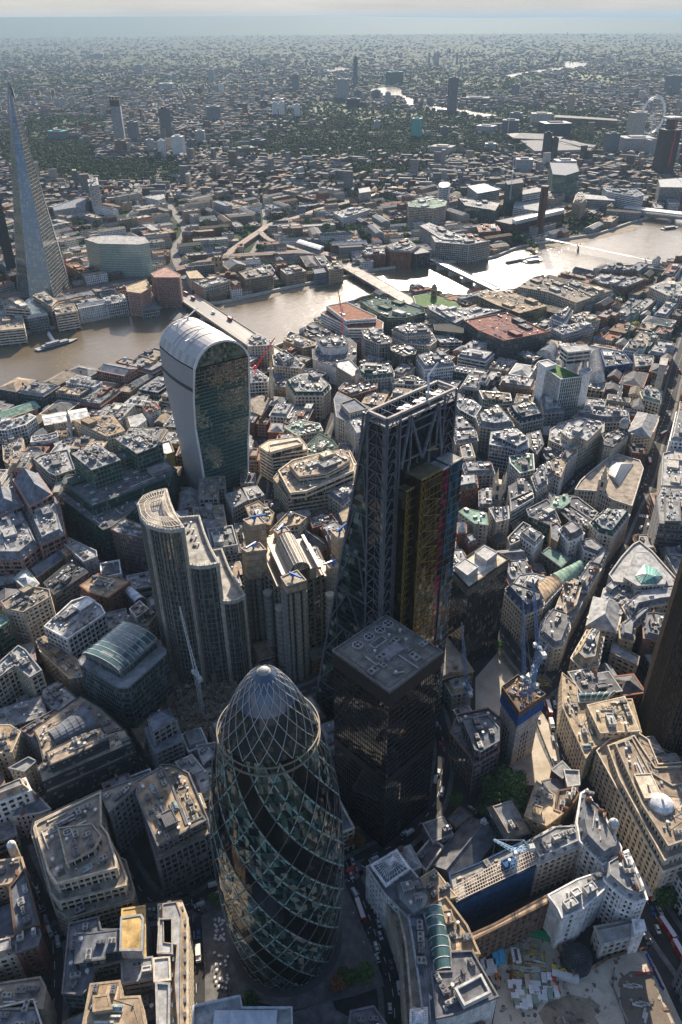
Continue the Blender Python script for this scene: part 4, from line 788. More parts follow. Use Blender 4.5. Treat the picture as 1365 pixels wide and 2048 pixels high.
office_building|c1|21:1105,667 1240,635 1312,660 1162,702|st|cream|lgrey|a4|cream riverside block with glass end right of the far bridge foot
office_building|c1|12:100,642 130,622 262,630 242,667|bl|silver|lgrey|n|flat silver station canopy at the foot of the glass spire
apartment_block|c1|60:500,82 555,70 562,112 508,122|st|lgrey|lgrey|a2|slim grey residential tower among the trees on the far bank
office_building|c1|22:305,240 460,185 500,190 480,235 310,262|st|lgrey|slate|n|long pale slab near the slim grey residential tower
office_building|c1|22:820,182 932,165 940,185 905,200|gr|white|lgrey|n|white gridded block beside the long straight road
office_building|c2|24:110,612 232,580 302,627 150,652|fn|tan|roofb|a4|brown vertical-finned riverside office
office_building|c2|20:345,592 450,575 492,602 380,622|st|tan|lgrey|a4|tan brick riverside block right of the finned office
office_building|c2|18:530,592 600,582 612,612 540,622|st|slate|slate|n|blue-grey fronted riverside house
office_building|c2|22:600,562 692,550 702,592 620,602|st|tan|roofb|c2|tan riverside warehouse by the rail bridge
office_building|c2|29:940,467 1062,425 1132,470 1087,500 972,492|st|brick|lgrey|m3|orange brick and white riverside block beyond the rail bridge
office_building|c2|27:1090,492 1152,470 1196,495 1112,507|gr|dark|lgrey|n|dark gridded riverside office next to the orange brick block
office_building|c2|22:810,492 932,480 942,512 830,517|br|brick|slate|m2|brick riverside row left of the orange brick block
office_building|c2|38:1070,212 1180,180 1292,205 1282,232 1215,247 1075,237|gr|cream|green|s3|large cream and glass newspaper-style office block inland
office_building|c2|46:1245,112 1252,100 1270,95 1298,97 1312,108 1300,125 1270,130 1250,125|bd|white|white|n|white cylindrical tower block inland
apartment_block|c2|35:1140,345 1192,328 1365,400 1405,432 1262,422|gr|stone|lgrey|a5|long stepped riverside apartment block before the second road bridge
office_building|c2|34:790,135 850,125 860,150 795,160|st|concrete|lgrey|n|square concrete tower inland from the rail bridge
office_building|c2|14:435,440 460,426 592,465 570,482|gl|white|white|b2|long white-roofed glass market hall beside the viaduct
office_building|c2|18:650,272 762,240 862,250 702,302|gr|white|lgrey|a4|long white block beside the inland railway
office_building|c3|46:145,120 240,105 326,140 202,162|gl|silver|white|n|glass office with a bright white roof on the far bank
office_building|c3|33:90,185 210,200 330,215 300,262 130,232|gl|dgrey|lgrey|a3|dark lower wing under the bright white roofed glass office
apartment_block|c3|72:360,92 450,75 462,100 372,112|gl|dgrey|dgrey|n|dark slim apartment tower beside the museum chimney
apartment_block|c3|34:405,240 440,150 562,132 568,200 550,262;50:440,150 540,125 562,150 460,167|bd|white|lgrey|n|white stepped apartment block like a ziggurat behind the museum
office_building|c3|60:612,-15 762,-10 778,38 700,62 630,55|gl/gglass|green|slate|n|bulky green glass office with a curved top on the far bank
office_building|c3|38:745,215 760,170 800,165 822,210 790,235|st|tan|beige|n m6|rounded tan brick ziggurat beside the museum
office_building|c3|28:770,162 980,182 982,202 800,192|bd|lgrey|lgrey|n|long low banded office behind the ziggurat
office_building|c3|38:915,132 1100,140 1147,170 1100,182 940,152|bd|white|slate|a3|white banded slab near the far railway bridge
apartment_block|c3|45:1230,82 1365,72 1365,130 1240,128|gr|lgrey|lgrey|n|pale gridded tower block above the far railway bridge
office_building|c3|24:195,347 312,332 332,372 210,382|br|brick|pink|s2|low red brick riverside block near the footbridge
apartment_block|c3|33:-60,405 120,390 147,420 272,432 150,455 -40,440|gr|stone|lgrey|a3|row of grey riverside flats left of the footbridge
office_building|c3|26:430,692 492,655 622,650 872,745 762,782 602,722|st|cream|roofb|a9 p3|long stone riverside block with many mansards on the near bank
office_building|c3|27:690,672 772,660 967,715 852,747|gr|cream|roofb|s1 a4|riverside office with a long white roof light
office_building|c3|23:895,602 960,570 1042,590 1112,602 1022,612|st|brown|dgrey|m3|brown brick riverside school block near the footbridge
office_building|c3|21:855,652 900,625 1002,640 1162,652 1042,700 900,680|br|brown|dgrey|m2|dark brick low block behind the brown riverside block
office_building|c3|24:1180,692 1262,660 1400,672 1400,742 1282,742|st|cream|lgrey|a4|pale stone block with flat roof at the right edge near the river
office_building|c3|26:200,742 252,715 382,720 597,800 440,842 302,792|gl|tan|tan|p2|flat tan-roofed office with white skylights by the second road bridge
office_building|c3|25:-40,815 180,810 332,825 122,882|st|lgrey|lgrey|p2 a6|pale roofed station office next to the maroon-roofed block
office_building|c3|38:125,887 362,843 602,952 350,1002 205,942|gl/dark|dgrey|maroon|s5 a2|black diamond-braced office with a maroon and grey striped roof
office_building|c3|27:615,872 690,825 742,832 712,882 692,902|st|white|slate|m5|white round-cornered stone block with a bulging slate roof
office_building|c3|24:710,872 802,840 897,882 790,907|st|stone|beige|s3|low block with a big glazed square in its beige roof
office_building|c3|22:610,942 802,900 862,932 682,982|st|grey|slate|m3|grey mansard range above the fin-clad tower
office_building|c3|48:1245,1095 1285,1100 1275,1140 1235,1135|bl|concrete|concrete|n|bare concrete lift core rising from the crane cluster|lift core
office_building|c3|24:900,1060 1040,1080 1080,1130 930,1150|bd|sblue|dgrey|a4|half-built blue banded frame in the crane cluster
office_building|c3|20:1090,1080 1200,1090 1200,1140 1100,1150|gr|concrete|concrete|a5|half-built concrete frame in the crane cluster
office_building|c3|22:1125,1295 1165,1270 1250,1290 1240,1360 1140,1330|st|cream|green|m3|stone block with pale green roof and dormers beside the wide road at right
gothic_block|g1|40:-60,760 100,700 190,850 -60,960|bg|pink|slate|h9 n|left steep zinc-roofed wing of the brown gothic-gabled complex at the left edge|gothic block
gothic_block|g1|46:110,640 300,590 420,760 240,860|bg|pink|slate|h12 n|tallest steep zinc-roofed wing of the brown gothic-gabled complex|gothic block
gothic_block|g1|34:190,850 470,800 525,1080 330,1170|bg|pink|slate|m5 a2|right terraced wing of the brown gothic-gabled complex|gothic block
gothic_block|g1|31:-60,965 185,862 325,1170 180,1290 -60,1290|bg|pink|slate|m6 a2|lower front wing of the brown gothic-gabled complex|gothic block
office_building|c1|62:483,422 560,405 650,400 822,410 850,442 790,452 560,447|gl/green|silver|lgrey|n a3|broad glass office with a pale slatted roof beside the glass spire
office_building|g2|58:595,272 655,253 802,318 682,333|fn|white|lawn|n|fin-clad tower with a roof garden and white vertical fins
office_building|g2|62:555,237 607,225 655,252 597,268|bl|white|lgrey|n|slim white panelled shaft on the left of the fin-clad roof garden tower
office_building|g2|60:785,290 842,268 852,290 805,310|bl|white|lgrey|n|slim white panelled shaft on the right of the fin-clad roof garden tower
office_building|g2|22:835,235 905,222 928,345 835,360|gl|silver|slate|b15|bulbous grey ribbed glass building right of the fin-clad tower
office_building|g2|20:535,200 600,150 665,182 650,225|gl|silver|slate|b10|bulbous ribbed glass wing behind the fin-clad tower
office_building|g2|24:430,185 500,175 575,205 520,240|gl|dgrey|dgrey|a4|low dark glass block in front of the diamond-braced office
'''
# ------------------------------------------------------------------ the setting
def sheet(name, polys, z, mat, kind='structure', sub=None):
    b = M()
    for P in polys: b.face([(p[0], p[1], z) for p in ccw(P)], (.3, .3, .3))
    o = b.build(name, mat); o['kind'] = kind; return o
BIG = 70000
b = M(); b.face([(-BIG, -BIG, 0), (BIG, -BIG, 0), (BIG, BIG, 0), (-BIG, BIG, 0)]); g = b.build('ground', MGR); g['kind'] = 'structure'
sheet('city_street_surface', [pts('-300,870 141,790 253,760 567,705 720,610 880,615 1036,590 1184,565 1324,545 1700,520 2100,900 2300,1600 1500,2700 -400,2700 -900,1500')], .05, MAS)
south = [(-700, 750), (-300, 705), (0, 683), (60, 667), (158, 648), (253, 629), (366, 611), (440, 608), (520, 590), (609, 571), (686, 557), (756, 541), (887, 527), (980, 518), (1043, 495), (1131, 480), (1200, 468), (1282, 441), (1365, 425), (1600, 385)]
north = [(-700, 960), (-300, 865), (0, 806), (141, 772), (253, 744), (300, 722), (420, 735), (567, 690), (642, 645), (722, 598), (827, 585), (900, 600), (960, 596), (1036, 580), (1096, 560), (1184, 555), (1205, 537), (1324, 530), (1365, 518), (1600, 480)]
SP = smoothline([un(*p) for p in south]); NP = smoothline([un(*p) for p in north])
RIV = SP+NP[::-1]
rv = sheet('river', [RIV], .12, MWA); raster(RIV, 3, 4)
FARR = [pts('t2 150,350 195,342 240,338 272,346 270,368 325,388 322,412 290,412 268,384 205,376 150,362'), pts('t2 350,402 392,414 440,418 482,428 542,434 655,452 600,462 520,442 430,436 390,432 360,418'), pts('t2 668,296 740,284 800,273 860,268 905,262 912,240 960,244 1010,250 985,260 920,268 865,276 800,282 735,294 690,302'),
        pts('t1 1365,268 1180,276 1180,281 1365,274'), pts('t2 800,492 1130,500 1300,540 1500,560 1500,600 1290,560 1120,520 800,500') if False else pts('t2 0,262 50,264 50,268 0,268')]
sheet('distant_river', FARR, .5, MWA)
for P in FARR: raster(P, 3, 10)
# foreshore strips and embankment walls
for line, nm, side, lab in ((SP, 'far', 1, 'stone embankment wall along the far bank of the river'), (NP, 'near', -1, 'stone embankment wall along the near bank of the river')):
    q, L_, R_ = strip(line, 3); b = M(); b.prism(ccw(q) if False else q if area(q) > 0 else q[::-1], 0, 4.2, PAL['stone']); o = b.build('embankment_wall', MW); tag(o, lab, 'wall', 'embankment walls')
sheet('foreshore', [pts('1043,497 1131,482 1200,470 1282,443 1290,448 1262,462 1205,476 1140,490 1060,503'), pts('440,610 520,592 609,573 686,559 688,564 612,580 525,600 445,618')], .22, MBE)
# lawns and open patches on the far side and near plots
LAWN = [pts('f4 800,2 801,3 800,4') if False else pts('e3 940,390 1005,400 990,470 940,455'), pts('c2 1105,750 1190,745 1310,775 1340,800 1210,790 1120,800', z=0)]
sheet('lawn', LAWN[:1], .16, MGS)
PARKS = [pts('0,250 100,262 180,290 205,330 170,365 80,350 0,330'), pts('150,322 350,318 380,350 330,372 200,372'), pts('t2 160,440 420,440 640,470 600,505 420,500 200,520'), pts('t2 360,300 640,330 620,345 380,330'), pts('c3 660,370 760,300 900,330 860,360 740,400'), pts('60,232 230,236 200,262 40,262'), pts('700,330 860,335 850,352 700,350'), pts('t2 0,440 170,440 200,520 0,520'), pts('t2 900,280 1100,300 1090,330 940,310'), pts('600,205 700,200 760,230 640,240')]

for _i, _P in enumerate(PARKS): sheet('park_grass', [_P], .1+.12*_i, MGS)
plaza = pts('f2 130,690 200,690 300,850 900,700 940,560 960,640 1180,1130 1190,1200 850,1290 640,1340 340,1270 60,1320 130,1290')
sheet('plaza_paving', [pts('f2 120,700 250,600 900,560 950,580 985,700 1110,960 1185,1200 1000,1260 640,1345 330,1270 120,1300')], .16, MPV)
raster(pts('f2 0,600 250,560 940,500 985,700 1110,960 1185,1200 1000,1280 640,1345 330,1370 0,1300'), 2)
site = pts('f4 165,1010 400,900 560,840 640,930 720,1140 950,1010 1150,990 1230,1130 1365,1424 1500,1700 200,1700 240,1424 270,1250')
sheet('construction_ground', [site], .16, MDT); raster(site, 2)
sheet('excavated_pit', [pts('f4 540,1424 510,1360 560,1300 700,1250 830,1280 880,1320 840,1380 870,1424 860,1600 540,1600')], .24, MDK)
sheet('hard_standing', [pts('f4 990,1160 1060,1110 1180,1120 1240,1290 1300,1424 1330,1700 1080,1700 1000,1300')], .28, ground_mat('dark_slab', (.16, .13, .1), (.2, .165, .13), .1))
demo = pts('e1 860,600 960,540 1010,500 1240,440 1400,480 1500,640 1310,800 1090,900 1060,760 900,700'); sheet('demolition_ground', [demo], .16, MDK); raster(demo, 2)
site2 = pts('e3 200,440 330,290 450,440 620,700 660,900 640,1050 440,1040 400,930 200,640'); sheet('ramp_ground', [site2], .16, MDT); raster(site2, 2)
raster(pts('e3 240,960 300,900 470,960 500,1180 440,1260 220,1280 180,1180'), 2); raster(pts('f4 620,880 780,870 930,990 740,1160 610,1000'), 2); raster(pts('f4 40,800 480,560 560,470 760,380 880,520 560,670 90,900'), 2); garden = pts('e3 940,330 1100,360 1110,500 960,480'); raster(garden, 2); raster(pts('c3 660,370 760,300 900,330 860,360 740,400'), 2)
# roads: centre line in photo pixels on the ground, carriageway width
RD = [('694,1726 705,1760 727,1804 745,1850 758,1888 772,1925 780,1956 788,2000 792,2080', 9), ('696,1738 740,1712 785,1692 828,1660 862,1620 876,1590 884,1550 889,1500 880,1450 868,1410', 9),
      ('1085,1385 1095,1430 1112,1482 1150,1560 1195,1640 1240,1710 1290,1795 1335,1870 1400,1960', 15), ('1062,1395 1090,1372 1128,1330 1165,1250 1200,1165 1232,1085 1265,1010 1295,950 1312,880 1335,820 1352,750 1370,690 1385,640', 13),
      ('1085,1372 1040,1320 1000,1262 985,1230', 12), ('1300,872 1230,900 1170,940 1120,985 1080,1010', 10), ('1230,1085 1190,1030 1150,1010 1108,995', 8), ('1262,905 1300,860 1340,850', 26),
      ('40,1700 55,1742 76,1790 92,1830 104,1880 110,1940 106,2060', 8), ('384,1800 388,1860 392,1940 395,2060', 8), ('236,1700 300,1800 384,1810 440,1775', 9), ('100,1870 140,1850 170,1835 300,1830 384,1806', 7),
      ('222,1410 250,1470 292,1530 330,1560', 7), ('130,1090 200,1120 270,1160 320,1170', 10), ('676,730 672,780 660,828 640,870', 12), ('640,870 700,900 730,930', 8), ('560,690 580,720 640,735 676,740', 10),
      ('500,1400 560,1395 630,1375 665,1350', 9), ('60,1520 100,1600 130,1660', 7), ('0,1640 60,1620 110,1600', 7), ('200,1250 130,1290 90,1330', 7), ('520,880 545,950 540,1000 505,1030', 7), ('930,900 990,960 1040,1040', 6), ('985,1230 940,1100 905,1000', 7)]
pv, mk = M(), M()
for s, wd in RD:
    L = smoothline(pts(s), 4); q, _, _ = strip(L, wd+6); raster(q, 2)
    for sd in (-1, 1):
        for i in range(len(L)-1):
            a, b_ = L[i], L[i+1]; t = math.atan2(b_[1]-a[1], b_[0]-a[0])
            def off(p, ang, d): return (p[0]-math.sin(ang)*d*sd, p[1]+math.cos(ang)*d*sd)
            ta = math.atan2(L[i][1]-L[max(i-1, 0)][1], L[i][0]-L[max(i-1, 0)][0]) if i else t
            A, B_, C, D = off(a, (ta+t)/2 if abs(ta-t) < 1.5 else t, wd/2), off(b_, t, wd/2), off(b_, t, wd/2+2.6), off(a, (ta+t)/2 if abs(ta-t) < 1.5 else t, wd/2+2.6)
            Q = ccw([A, B_, C, D]) if abs(area([A, B_, C, D])) > .1 else None
            if Q and len(Q) == 4: pv.prism(Q, .06, .2, (.2, .2, .2))
    acc = 0
    for i in range(len(L)-1):
        a, b_ = L[i], L[i+1]; d = math.dist(a, b_); t = math.atan2(b_[1]-a[1], b_[0]-a[0]); x = 0
        while x < d:
            if acc % 9 < 4 and wd > 6:
                p = (a[0]+math.cos(t)*x, a[1]+math.sin(t)*x); mk.box(p[0], p[1], .07, .085, 1, .22, t, (.7, .7, .68))
            x += 1; acc += 1
# painted chevrons, give-way teeth, crossings and the yellow junction box
def mbox(c, x, y, L, W_, an, col=(.7, .7, .68)):
    p = un(*fp(c, x, y)); mk.box(p[0], p[1], .075, .09, L, W_, an, col)
for k in range(6): mbox('f3', 100+k*15, 655-k*6, 2.6, .35, 1.1+.6*(k % 2))
for k in range(7): mbox('d3', 1100+k*10, 742+k*1.5, 5, .8, math.radians(20))
for k in range(9): mbox('f1', 318+k*8, 945-k*9, 1.2, .9, 0)
for k in range(8):
    a, b_ = un(*fp('e3', 555+k*6, 445+k*5)), un(*fp('e3', 590+k*6, 405+k*11)); mk.bar((*a, .08), (*b_, .08), .08, (.62, .45, .08)); a, b_ = un(*fp('e3', 556, 440+k*5)), un(*fp('e3', 575+k*8, 400+k*13)); mk.bar((*a, .09), (*b_, .09), .08, (.62, .45, .08))
o = pv.build('pavement', MPV); o['kind'] = 'structure'; o = mk.build('road_marking', MP); o['kind'] = 'structure'
# pale long roads on the far bank
FRD = [('348,640 375,598 366,555 350,500 372,462 352,430 330,395 340,375 360,362', 16), ('t1 605,520 600,480 600,400 598,340', 14), ('1240,420 1180,380 1175,350 1160,320 1100,300 1010,262', 14), ('t2 490,520 540,560 640,560 660,600 720,660', 12), ('700,330 640,360 600,380 500,395 420,420', 12), ('0,560 60,600 150,590 300,560 370,560', 10),
       ('900,480 800,440 690,425 600,430 560,440', 10), ('760,520 720,480 700,430 690,380 680,330', 10), ('1000,470 960,420 900,380 830,340 790,300', 12), ('200,470 260,430 300,380 320,340 330,300 310,260', 12), ('480,540 520,480 530,440 520,400 480,350', 9), ('1150,420 1120,380 1080,350 990,330', 10)]
b = M()
for s, wd in FRD:
    L = smoothline(pts(s), 3); q, _, _ = strip(L, wd); raster(q, 2)
    A_ = strip(L, wd); 
    for i in range(len(L)-1): b.face([(*A_[2][i], .25), (*A_[2][i+1], .25), (*A_[1][i+1], .25), (*A_[1][i], .25)])
o = b.build('far_road', ground_mat('pale_asphalt', (.12, .12, .12), (.2, .19, .18), .1)); o['kind'] = 'structure'
# railway viaducts
for k, (s, wd, lab) in enumerate((('690,530 660,517 600,512 540,515 450,522 380,540 300,560', 22, 'brick railway viaduct running left from the rail bridge'), ('450,525 470,505 520,470 545,455 600,440 640,425 720,405 790,380', 16, 'brick railway viaduct curving inland through low roofs'), ('620,512 545,490 520,470', 12, 'short curved viaduct spur joining the two railway lines'), ('0,600 80,598 160,590 240,575 300,562', 34, 'wide raised railway approach to the glass spire station'))):
    L = smoothline(pts(s), 4); q, A_, B_ = strip(L, wd); raster(q, 2); t = thing('railway_viaduct', lab, 'viaduct', (*L[0], 0), 'railway viaducts')
    b = M(); P = q if area(q) > 0 else q[::-1]; b.prism(P, 0, 8, (.2, .13, .1)); b.build('brick_arches', MW, t, (*L[0], 0))
    b = M()
    for f in (.2, .4, .6, .8):
        for i in range(len(L)-1):
            for e in (-.7, .7):
                p0 = [A_[i][d]*(1-f)+B_[i][d]*f for d in (0, 1)]; p1 = [A_[i+1][d]*(1-f)+B_[i+1][d]*f for d in (0, 1)]; b.bar((p0[0]+e, p0[1], 8.3), (p1[0]+e, p1[1], 8.3), .12, (.35, .3, .27))
    b.build('rails', MM, t, (*L[0], 0))
# hills on the horizon
b = M()
HL = [(-300, 33), (-60, 30), (0, 33), (60, 31), (130, 29), (200, 30), (270, 27), (340, 28), (420, 30), (520, 29), (600, 30), (660, 32), (740, 33), (860, 35), (1000, 36), (1100, 34.5), (1300, 36), (1700, 36)]
D_ = 30000
rr = [0]*len(HL)
pp = []
for i, (x, y) in enumerate(HL):
    d = FW*FOC+RT*(x-682.5)-UP*(y-1024); k = D_/math.hypot(d[0], d[1]); z = CAM[2]+d[2]*k; pp.append((CAM[0]+d[0]*k, CAM[1]+d[1]*k, min(max(z, 20), 474), d[0]/math.hypot(d[0], d[1]), d[1]/math.hypot(d[0], d[1])))
for p, q in zip(pp, pp[1:]):
    r0, r1 = [(u[0]-u[3]*5000, u[1]-u[4]*5000, 0) for u in (p, q)]; s0, s1 = [(u[0]+u[3]*8000, u[1]+u[4]*8000, 0) for u in (p, q)]
    b.face([r0, r1, q[:3], p[:3]]); b.face([p[:3], q[:3], s1, s0])
o = b.build('hills', MGS); o['kind'] = 'structure'

# ------------------------------------------------------------------ landmark towers
def gherkin():
    cx, cy = un(557, 1918); cx, cy = -2.0, -2.5
    t = thing('lattice_tower', 'bullet-shaped glass tower with dark spiral bands and a white diagonal lattice', 'skyscraper', (cx, cy, 0)); O = (0, 0, 0)
    prof = [(0, 24.3), (8, 25.1), (20, 26.4), (40, 27.7), (68, 28.3), (90, 27.7), (110, 26.2), (125, 24.1), (138, 21.3), (150, 17.8), (160, 14.0), (168, 10.4), (174, 6.9), (178, 3.6), (179.5, 1.5)]
    def rad(z):
        for (a, r), (b_, s) in zip(prof, prof[1:]):
            if z <= b_: f = (z-a)/(b_-a); return r+(s-r)*f
        return 1.5
    NR = 40; zs = [2+k*(150-2)/36 for k in range(37)]
    n = 36; TH = lambda i, k: math.radians(i*10-k*5+4)
    V = lambda i, k, e=0: ((rad(zs[k])+e)*math.cos(TH(i, k)), (rad(zs[k])+e)*math.sin(TH(i, k)), zs[k])
    V2 = lambda u, k, e=0: ((rad(zs[k])+e)*math.cos(math.radians(u-k*5+4)), (rad(zs[k])+e)*math.sin(math.radians(u-k*5+4)), zs[k])
    L, Dk, cl, fr = M(), M(), M(), M()
    rnd = random.Random(3); cols = [(.006, .014, .014)]*6+[(.02, .06, .052), (.05, .07, .06), (.24, .2, .14), (.04, .06, .055), (.12, .2, .175)]  # warm and pale pane colours paint in reflections of the surroundings
    for k in range(36):
        for i in range(n*2):
            u = i*5; dark = ((i//2) % 6) in (0, 1); m = Dk if dark else L
            a, b_, c, d = V2(u, k), V2(u+5, k), V2(u+5+0, k+1), V2(u, k+1)
            c1_, c2_ = (rnd.choice(cols), rnd.choice(cols)) if not dark else ((.008, .009, .01),)*2
            j = lambda p: tuple(x+rnd.uniform(-.05, .05) for x in p)
            m.face([a, b_, c], c1_); m.face([a, c, d], c2_)
            if not dark and k % 1 == 0:  # pale floor edge visible behind the clear glass
                m2 = cl; e = .12
                if k % 2 == 0: 
                    p0, p1 = V2(u+.4, k, e), V2(u+4.6, k, e); m2.face([p0, p1, (p1[0], p1[1], p1[2]+.45), (p0[0], p0[1], p0[2]+.45)], (.035, .065, .06))
    # ribbons of pale green panels along the diagonals inside the light bands
    def V3(u, kf, e):
        z = 2+kf*148/36; t_ = math.radians(u-kf*5+4); r_ = rad(z)+e; return (r_*math.cos(t_), r_*math.sin(t_), z)
    for q in range(18):
        for k in range(36):
            u0 = q*20-(2.0 if q % 3 == 0 else 0)+.2; u1 = q*20+k*10; wd_ = 1.4
            c_ = (.26, .38, .34) if (k*7+q) % 4 else (.1, .17, .15)
            cl.face([V3(u0, k+.1, .2), V3(u0+wd_, k+.1, .2), V3(u0+wd_, k+.86, .2), V3(u0, k+.86, .2)], c_)
            if (int(((u1+5) % 360)/10) % 6) not in (0, 1): cl.face([V3(u1+1, k+.1, .22), V3(u1+1+wd_, k+.1, .22), V3(u1+8.6+wd_, k+.86, .22), V3(u1+8.6, k+.86, .22)], c_)
    for q in range(18):
        for k in range(36):
            for du, c0 in ((0, q*20), (10, q*20+k*10)):
                a, b_ = V2(c0, k, .3), V2(c0+du, k+1, .3)
                fr.bar(a, b_, .065, (.22, .21, .2))
    L.build('clear_glazing', glassmat('lattice_tower_glass', spec=1.0, jit=.3, light=0, rough=.05), t, O); Dk.build('dark_spiral_glazing', glassmat('dark_band_glass', spec=.2, jit=.02, light=0, rough=.05), t, O)
    cl.build('pale_green_panels', MP, t, O); fr.build('diagonal_lattice', MP, t, O)
    # ring, glass nose with its lattice, inner dome
    r = rad(146)+.5
    for z, rr_ in ((145.5, .45), (149.5, .3)):
        rg = M()
        for i in range(48):
            a0, a1 = i*math.pi/24, (i+1)*math.pi/24; rg.bar((r*math.cos(a0), r*math.sin(a0), z), (r*math.cos(a1), r*math.sin(a1), z), rr_*.7, (.22, .18, .13))
        rg.build('lens_ring', MP, t, O)
    nose = M(); zz = [150, 154, 158, 162, 166, 170, 173.5, 176.5, 178.6]
    for a, b_ in zip(zz, zz[1:]): nose.cyl(0, 0, a, b_, rad(a)-.1, (.012, .018, .024) if a < 164 else (.05, .08, .13), 36, r1=rad(b_)-.1, top=False)
    nose.build('nose_glazing', glassmat('nose_glass', spec=.6, jit=.05, light=.2, rough=.05, ltint=(.3, .2, .12)), t, O)
    lt = M(); Z = [149.5, 154.5, 159.5, 164, 168, 171.5, 174.5, 177]
    for q in range(18):
        for s in (-1, 1):
            for k in range(7):
                a0 = math.radians(q*20+s*k*10); a1 = math.radians(q*20+s*(k+1)*10); p = (rad(Z[k])+.25, rad(Z[k+1])+.25)
                lt.bar((p[0]*math.cos(a0), p[0]*math.sin(a0), Z[k]), (p[1]*math.cos(a1), p[1]*math.sin(a1), Z[k+1]), .1, (.42, .4, .37))
    lt.build('nose_lattice', MP, t, O)
    cp = M(); cp.cyl(0, 0, 176.6, 178.8, 4.4, (.36, .31, .25), 28, r1=2.2); cp.dome(0, 0, 178.7, 2.1, 1.2, (.3, .32, .3), 18, 4); cp.build('lens_cap', MP, t, O)
    bs = M()
    for i in range(18):
        a0 = math.radians(i*20); bs.bar((23.9*math.cos(a0-.14), 23.9*math.sin(a0-.14), 0), (24.6*math.cos(a0), 24.6*math.sin(a0), 6), .35, (.5, .5, .48)); bs.bar((23.9*math.cos(a0+.14), 23.9*math.sin(a0+.14), 0), (24.6*math.cos(a0), 24.6*math.sin(a0), 6), .35, (.5, .5, .48))
    bs.cyl(0, 0, 0, 5, 21.5, (.05, .05, .05), 36); bs.cyl(0, 0, .16, .5, 27.5, (.09, .09, .09), 36); bs.build('base_colonnade', MP, t, O)
    raster([(cx+29*math.cos(i*.5), cy+29*math.sin(i*.5)) for i in range(13)], 1); ANCH.append(((cx, cy), 'bullet-shaped lattice tower', 180, 'lattice_tower'))
gherkin()

def aviva():
    P = [(-107, -39), (-70, -39), (-70, -2), (-107, -2)]; c = (-88.5, -20.5); org = (*c, 0); raster(P, 1, 2)
    t = thing('black_tower', 'square black glass office tower with a fine grid and grey plant roof', 'skyscraper', org)
    G, W, F = M(), M(), M(); G.prism(P, 0, 118, (.007, .008, .01), top=False)
    for (a, b_, o) in (((-70, -39), (-70, -2), (1, 0)), ((-70, -2), (-107, -2), (0, 1)), ((-107, -2), (-107, -39), (-1, 0)), ((-107, -39), (-70, -39), (0, -1))):
        for k in range(26):
            f = k/25; x, y = a[0]+(b_[0]-a[0])*f+o[0]*.12, a[1]+(b_[1]-a[1])*f+o[1]*.12; W.box(x, y, 4, 109, .14, .14, 0, (.03, .03, .032)) if k % 1 == 0 else None
    for z in [4+i*3.75 for i in range(29)]:
        Q = inset(P, -.2); W.prism(Q, z, z+.35, (.05, .05, .053), bottom=True)
    for z0, z1 in ((109.5, 119), (52, 57)):
        Q = inset(P, -.45); W.prism(Q, z0, z1, (.016, .016, .02), top=False)
        for k in range(60):
            for a, b_ in ((Q[1], Q[2]), (Q[2], Q[3])): f = k/60; W.box(a[0]+(b_[0]-a[0])*f, a[1]+(b_[1]-a[1])*f, z0+.3, z1-.3, .12, .12, 0, (.03, .03, .035))
    F.face([(p[0], p[1], 118.4) for p in inset(P, -.4)], (.2, .185, .16)); K = M(); parapet(K, inset(P, -.45), 118.4, .9, .5, (.17, .16, .15), .05); parapet(K, inset(P, 2), 118.4, .35, .25, (.2, .2, .19), 0)
    G.build('glazing', glassmat('black_glass', 1.48, 3.75, light=.06, spec=.6, jit=.006, rough=.03, lthr=.97), t, org); W.build('curtain_wall_grid', MM, t, org); F.build('roof', MR, t, org); K.build('parapet', MW, t, org)
    def at(x, y): p = un(*fp('e2', x, y), 118.4); return p
    for x, y in ((789, 272), (857, 224), (922, 180), (970, 146)): p = at(x, y); part('extract_fan', PROTO['fan'], t, (p[0]-c[0], p[1]-c[1], 118.4), 0, (1.6, 1.6, 1.8))
    b = M(); p = at(990, 312); b.box(*p, 118.4, 119.8, 12, 6.5, 0, (.27, .25, .25)); b.build('plant_room', MW, t, org)
    b = M(); p = at(910, 255); b.box(*p, 118.4, 119.2, 9, 4, 0, (.45, .44, .42)); b.box(*p, 119.2, 119.25, 8, 3.2, 0, (.12, .12, .12)); b.build('roof_hatch', MW, t, org)
    for x, y, s in ((1010, 250, 1.1), (1050, 292, .8), (1090, 300, .8), (1125, 345, 1.2), (1180, 268, 1), (880, 428, 1.2), (930, 345, 1.2), (935, 390, .9), (860, 300, .6), (1050, 395, .5), (1000, 350, .6)):
        p = at(x, y); part('air_conditioner', PROTO['acc' if s > .9 else 'aca'], t, (p[0]-c[0], p[1]-c[1], 118.4), math.pi/2*(x % 2), (s, s*1.2, s*.7))
    for x, y in ((1015, 438), (975, 218), (1075, 245), (890, 315), (1040, 190)): p = at(x, y); part('roof_vent', PROTO['vent'], t, (p[0]-c[0], p[1]-c[1], 118.4))
    b = M(); 
    for A_, B_ in (((835, 340), (900, 390)), ((900, 390), (960, 350)), ((1030, 330), (1150, 410)), ((1000, 440), (1065, 430))): b.bar((*at(*A_), 118.9), (*at(*B_), 118.9), .25, (.45, .44, .42))
    b.build('duct', MM, t, org); ANCH.append((c, 'square black tower', 118, 'black_tower'))
aviva()

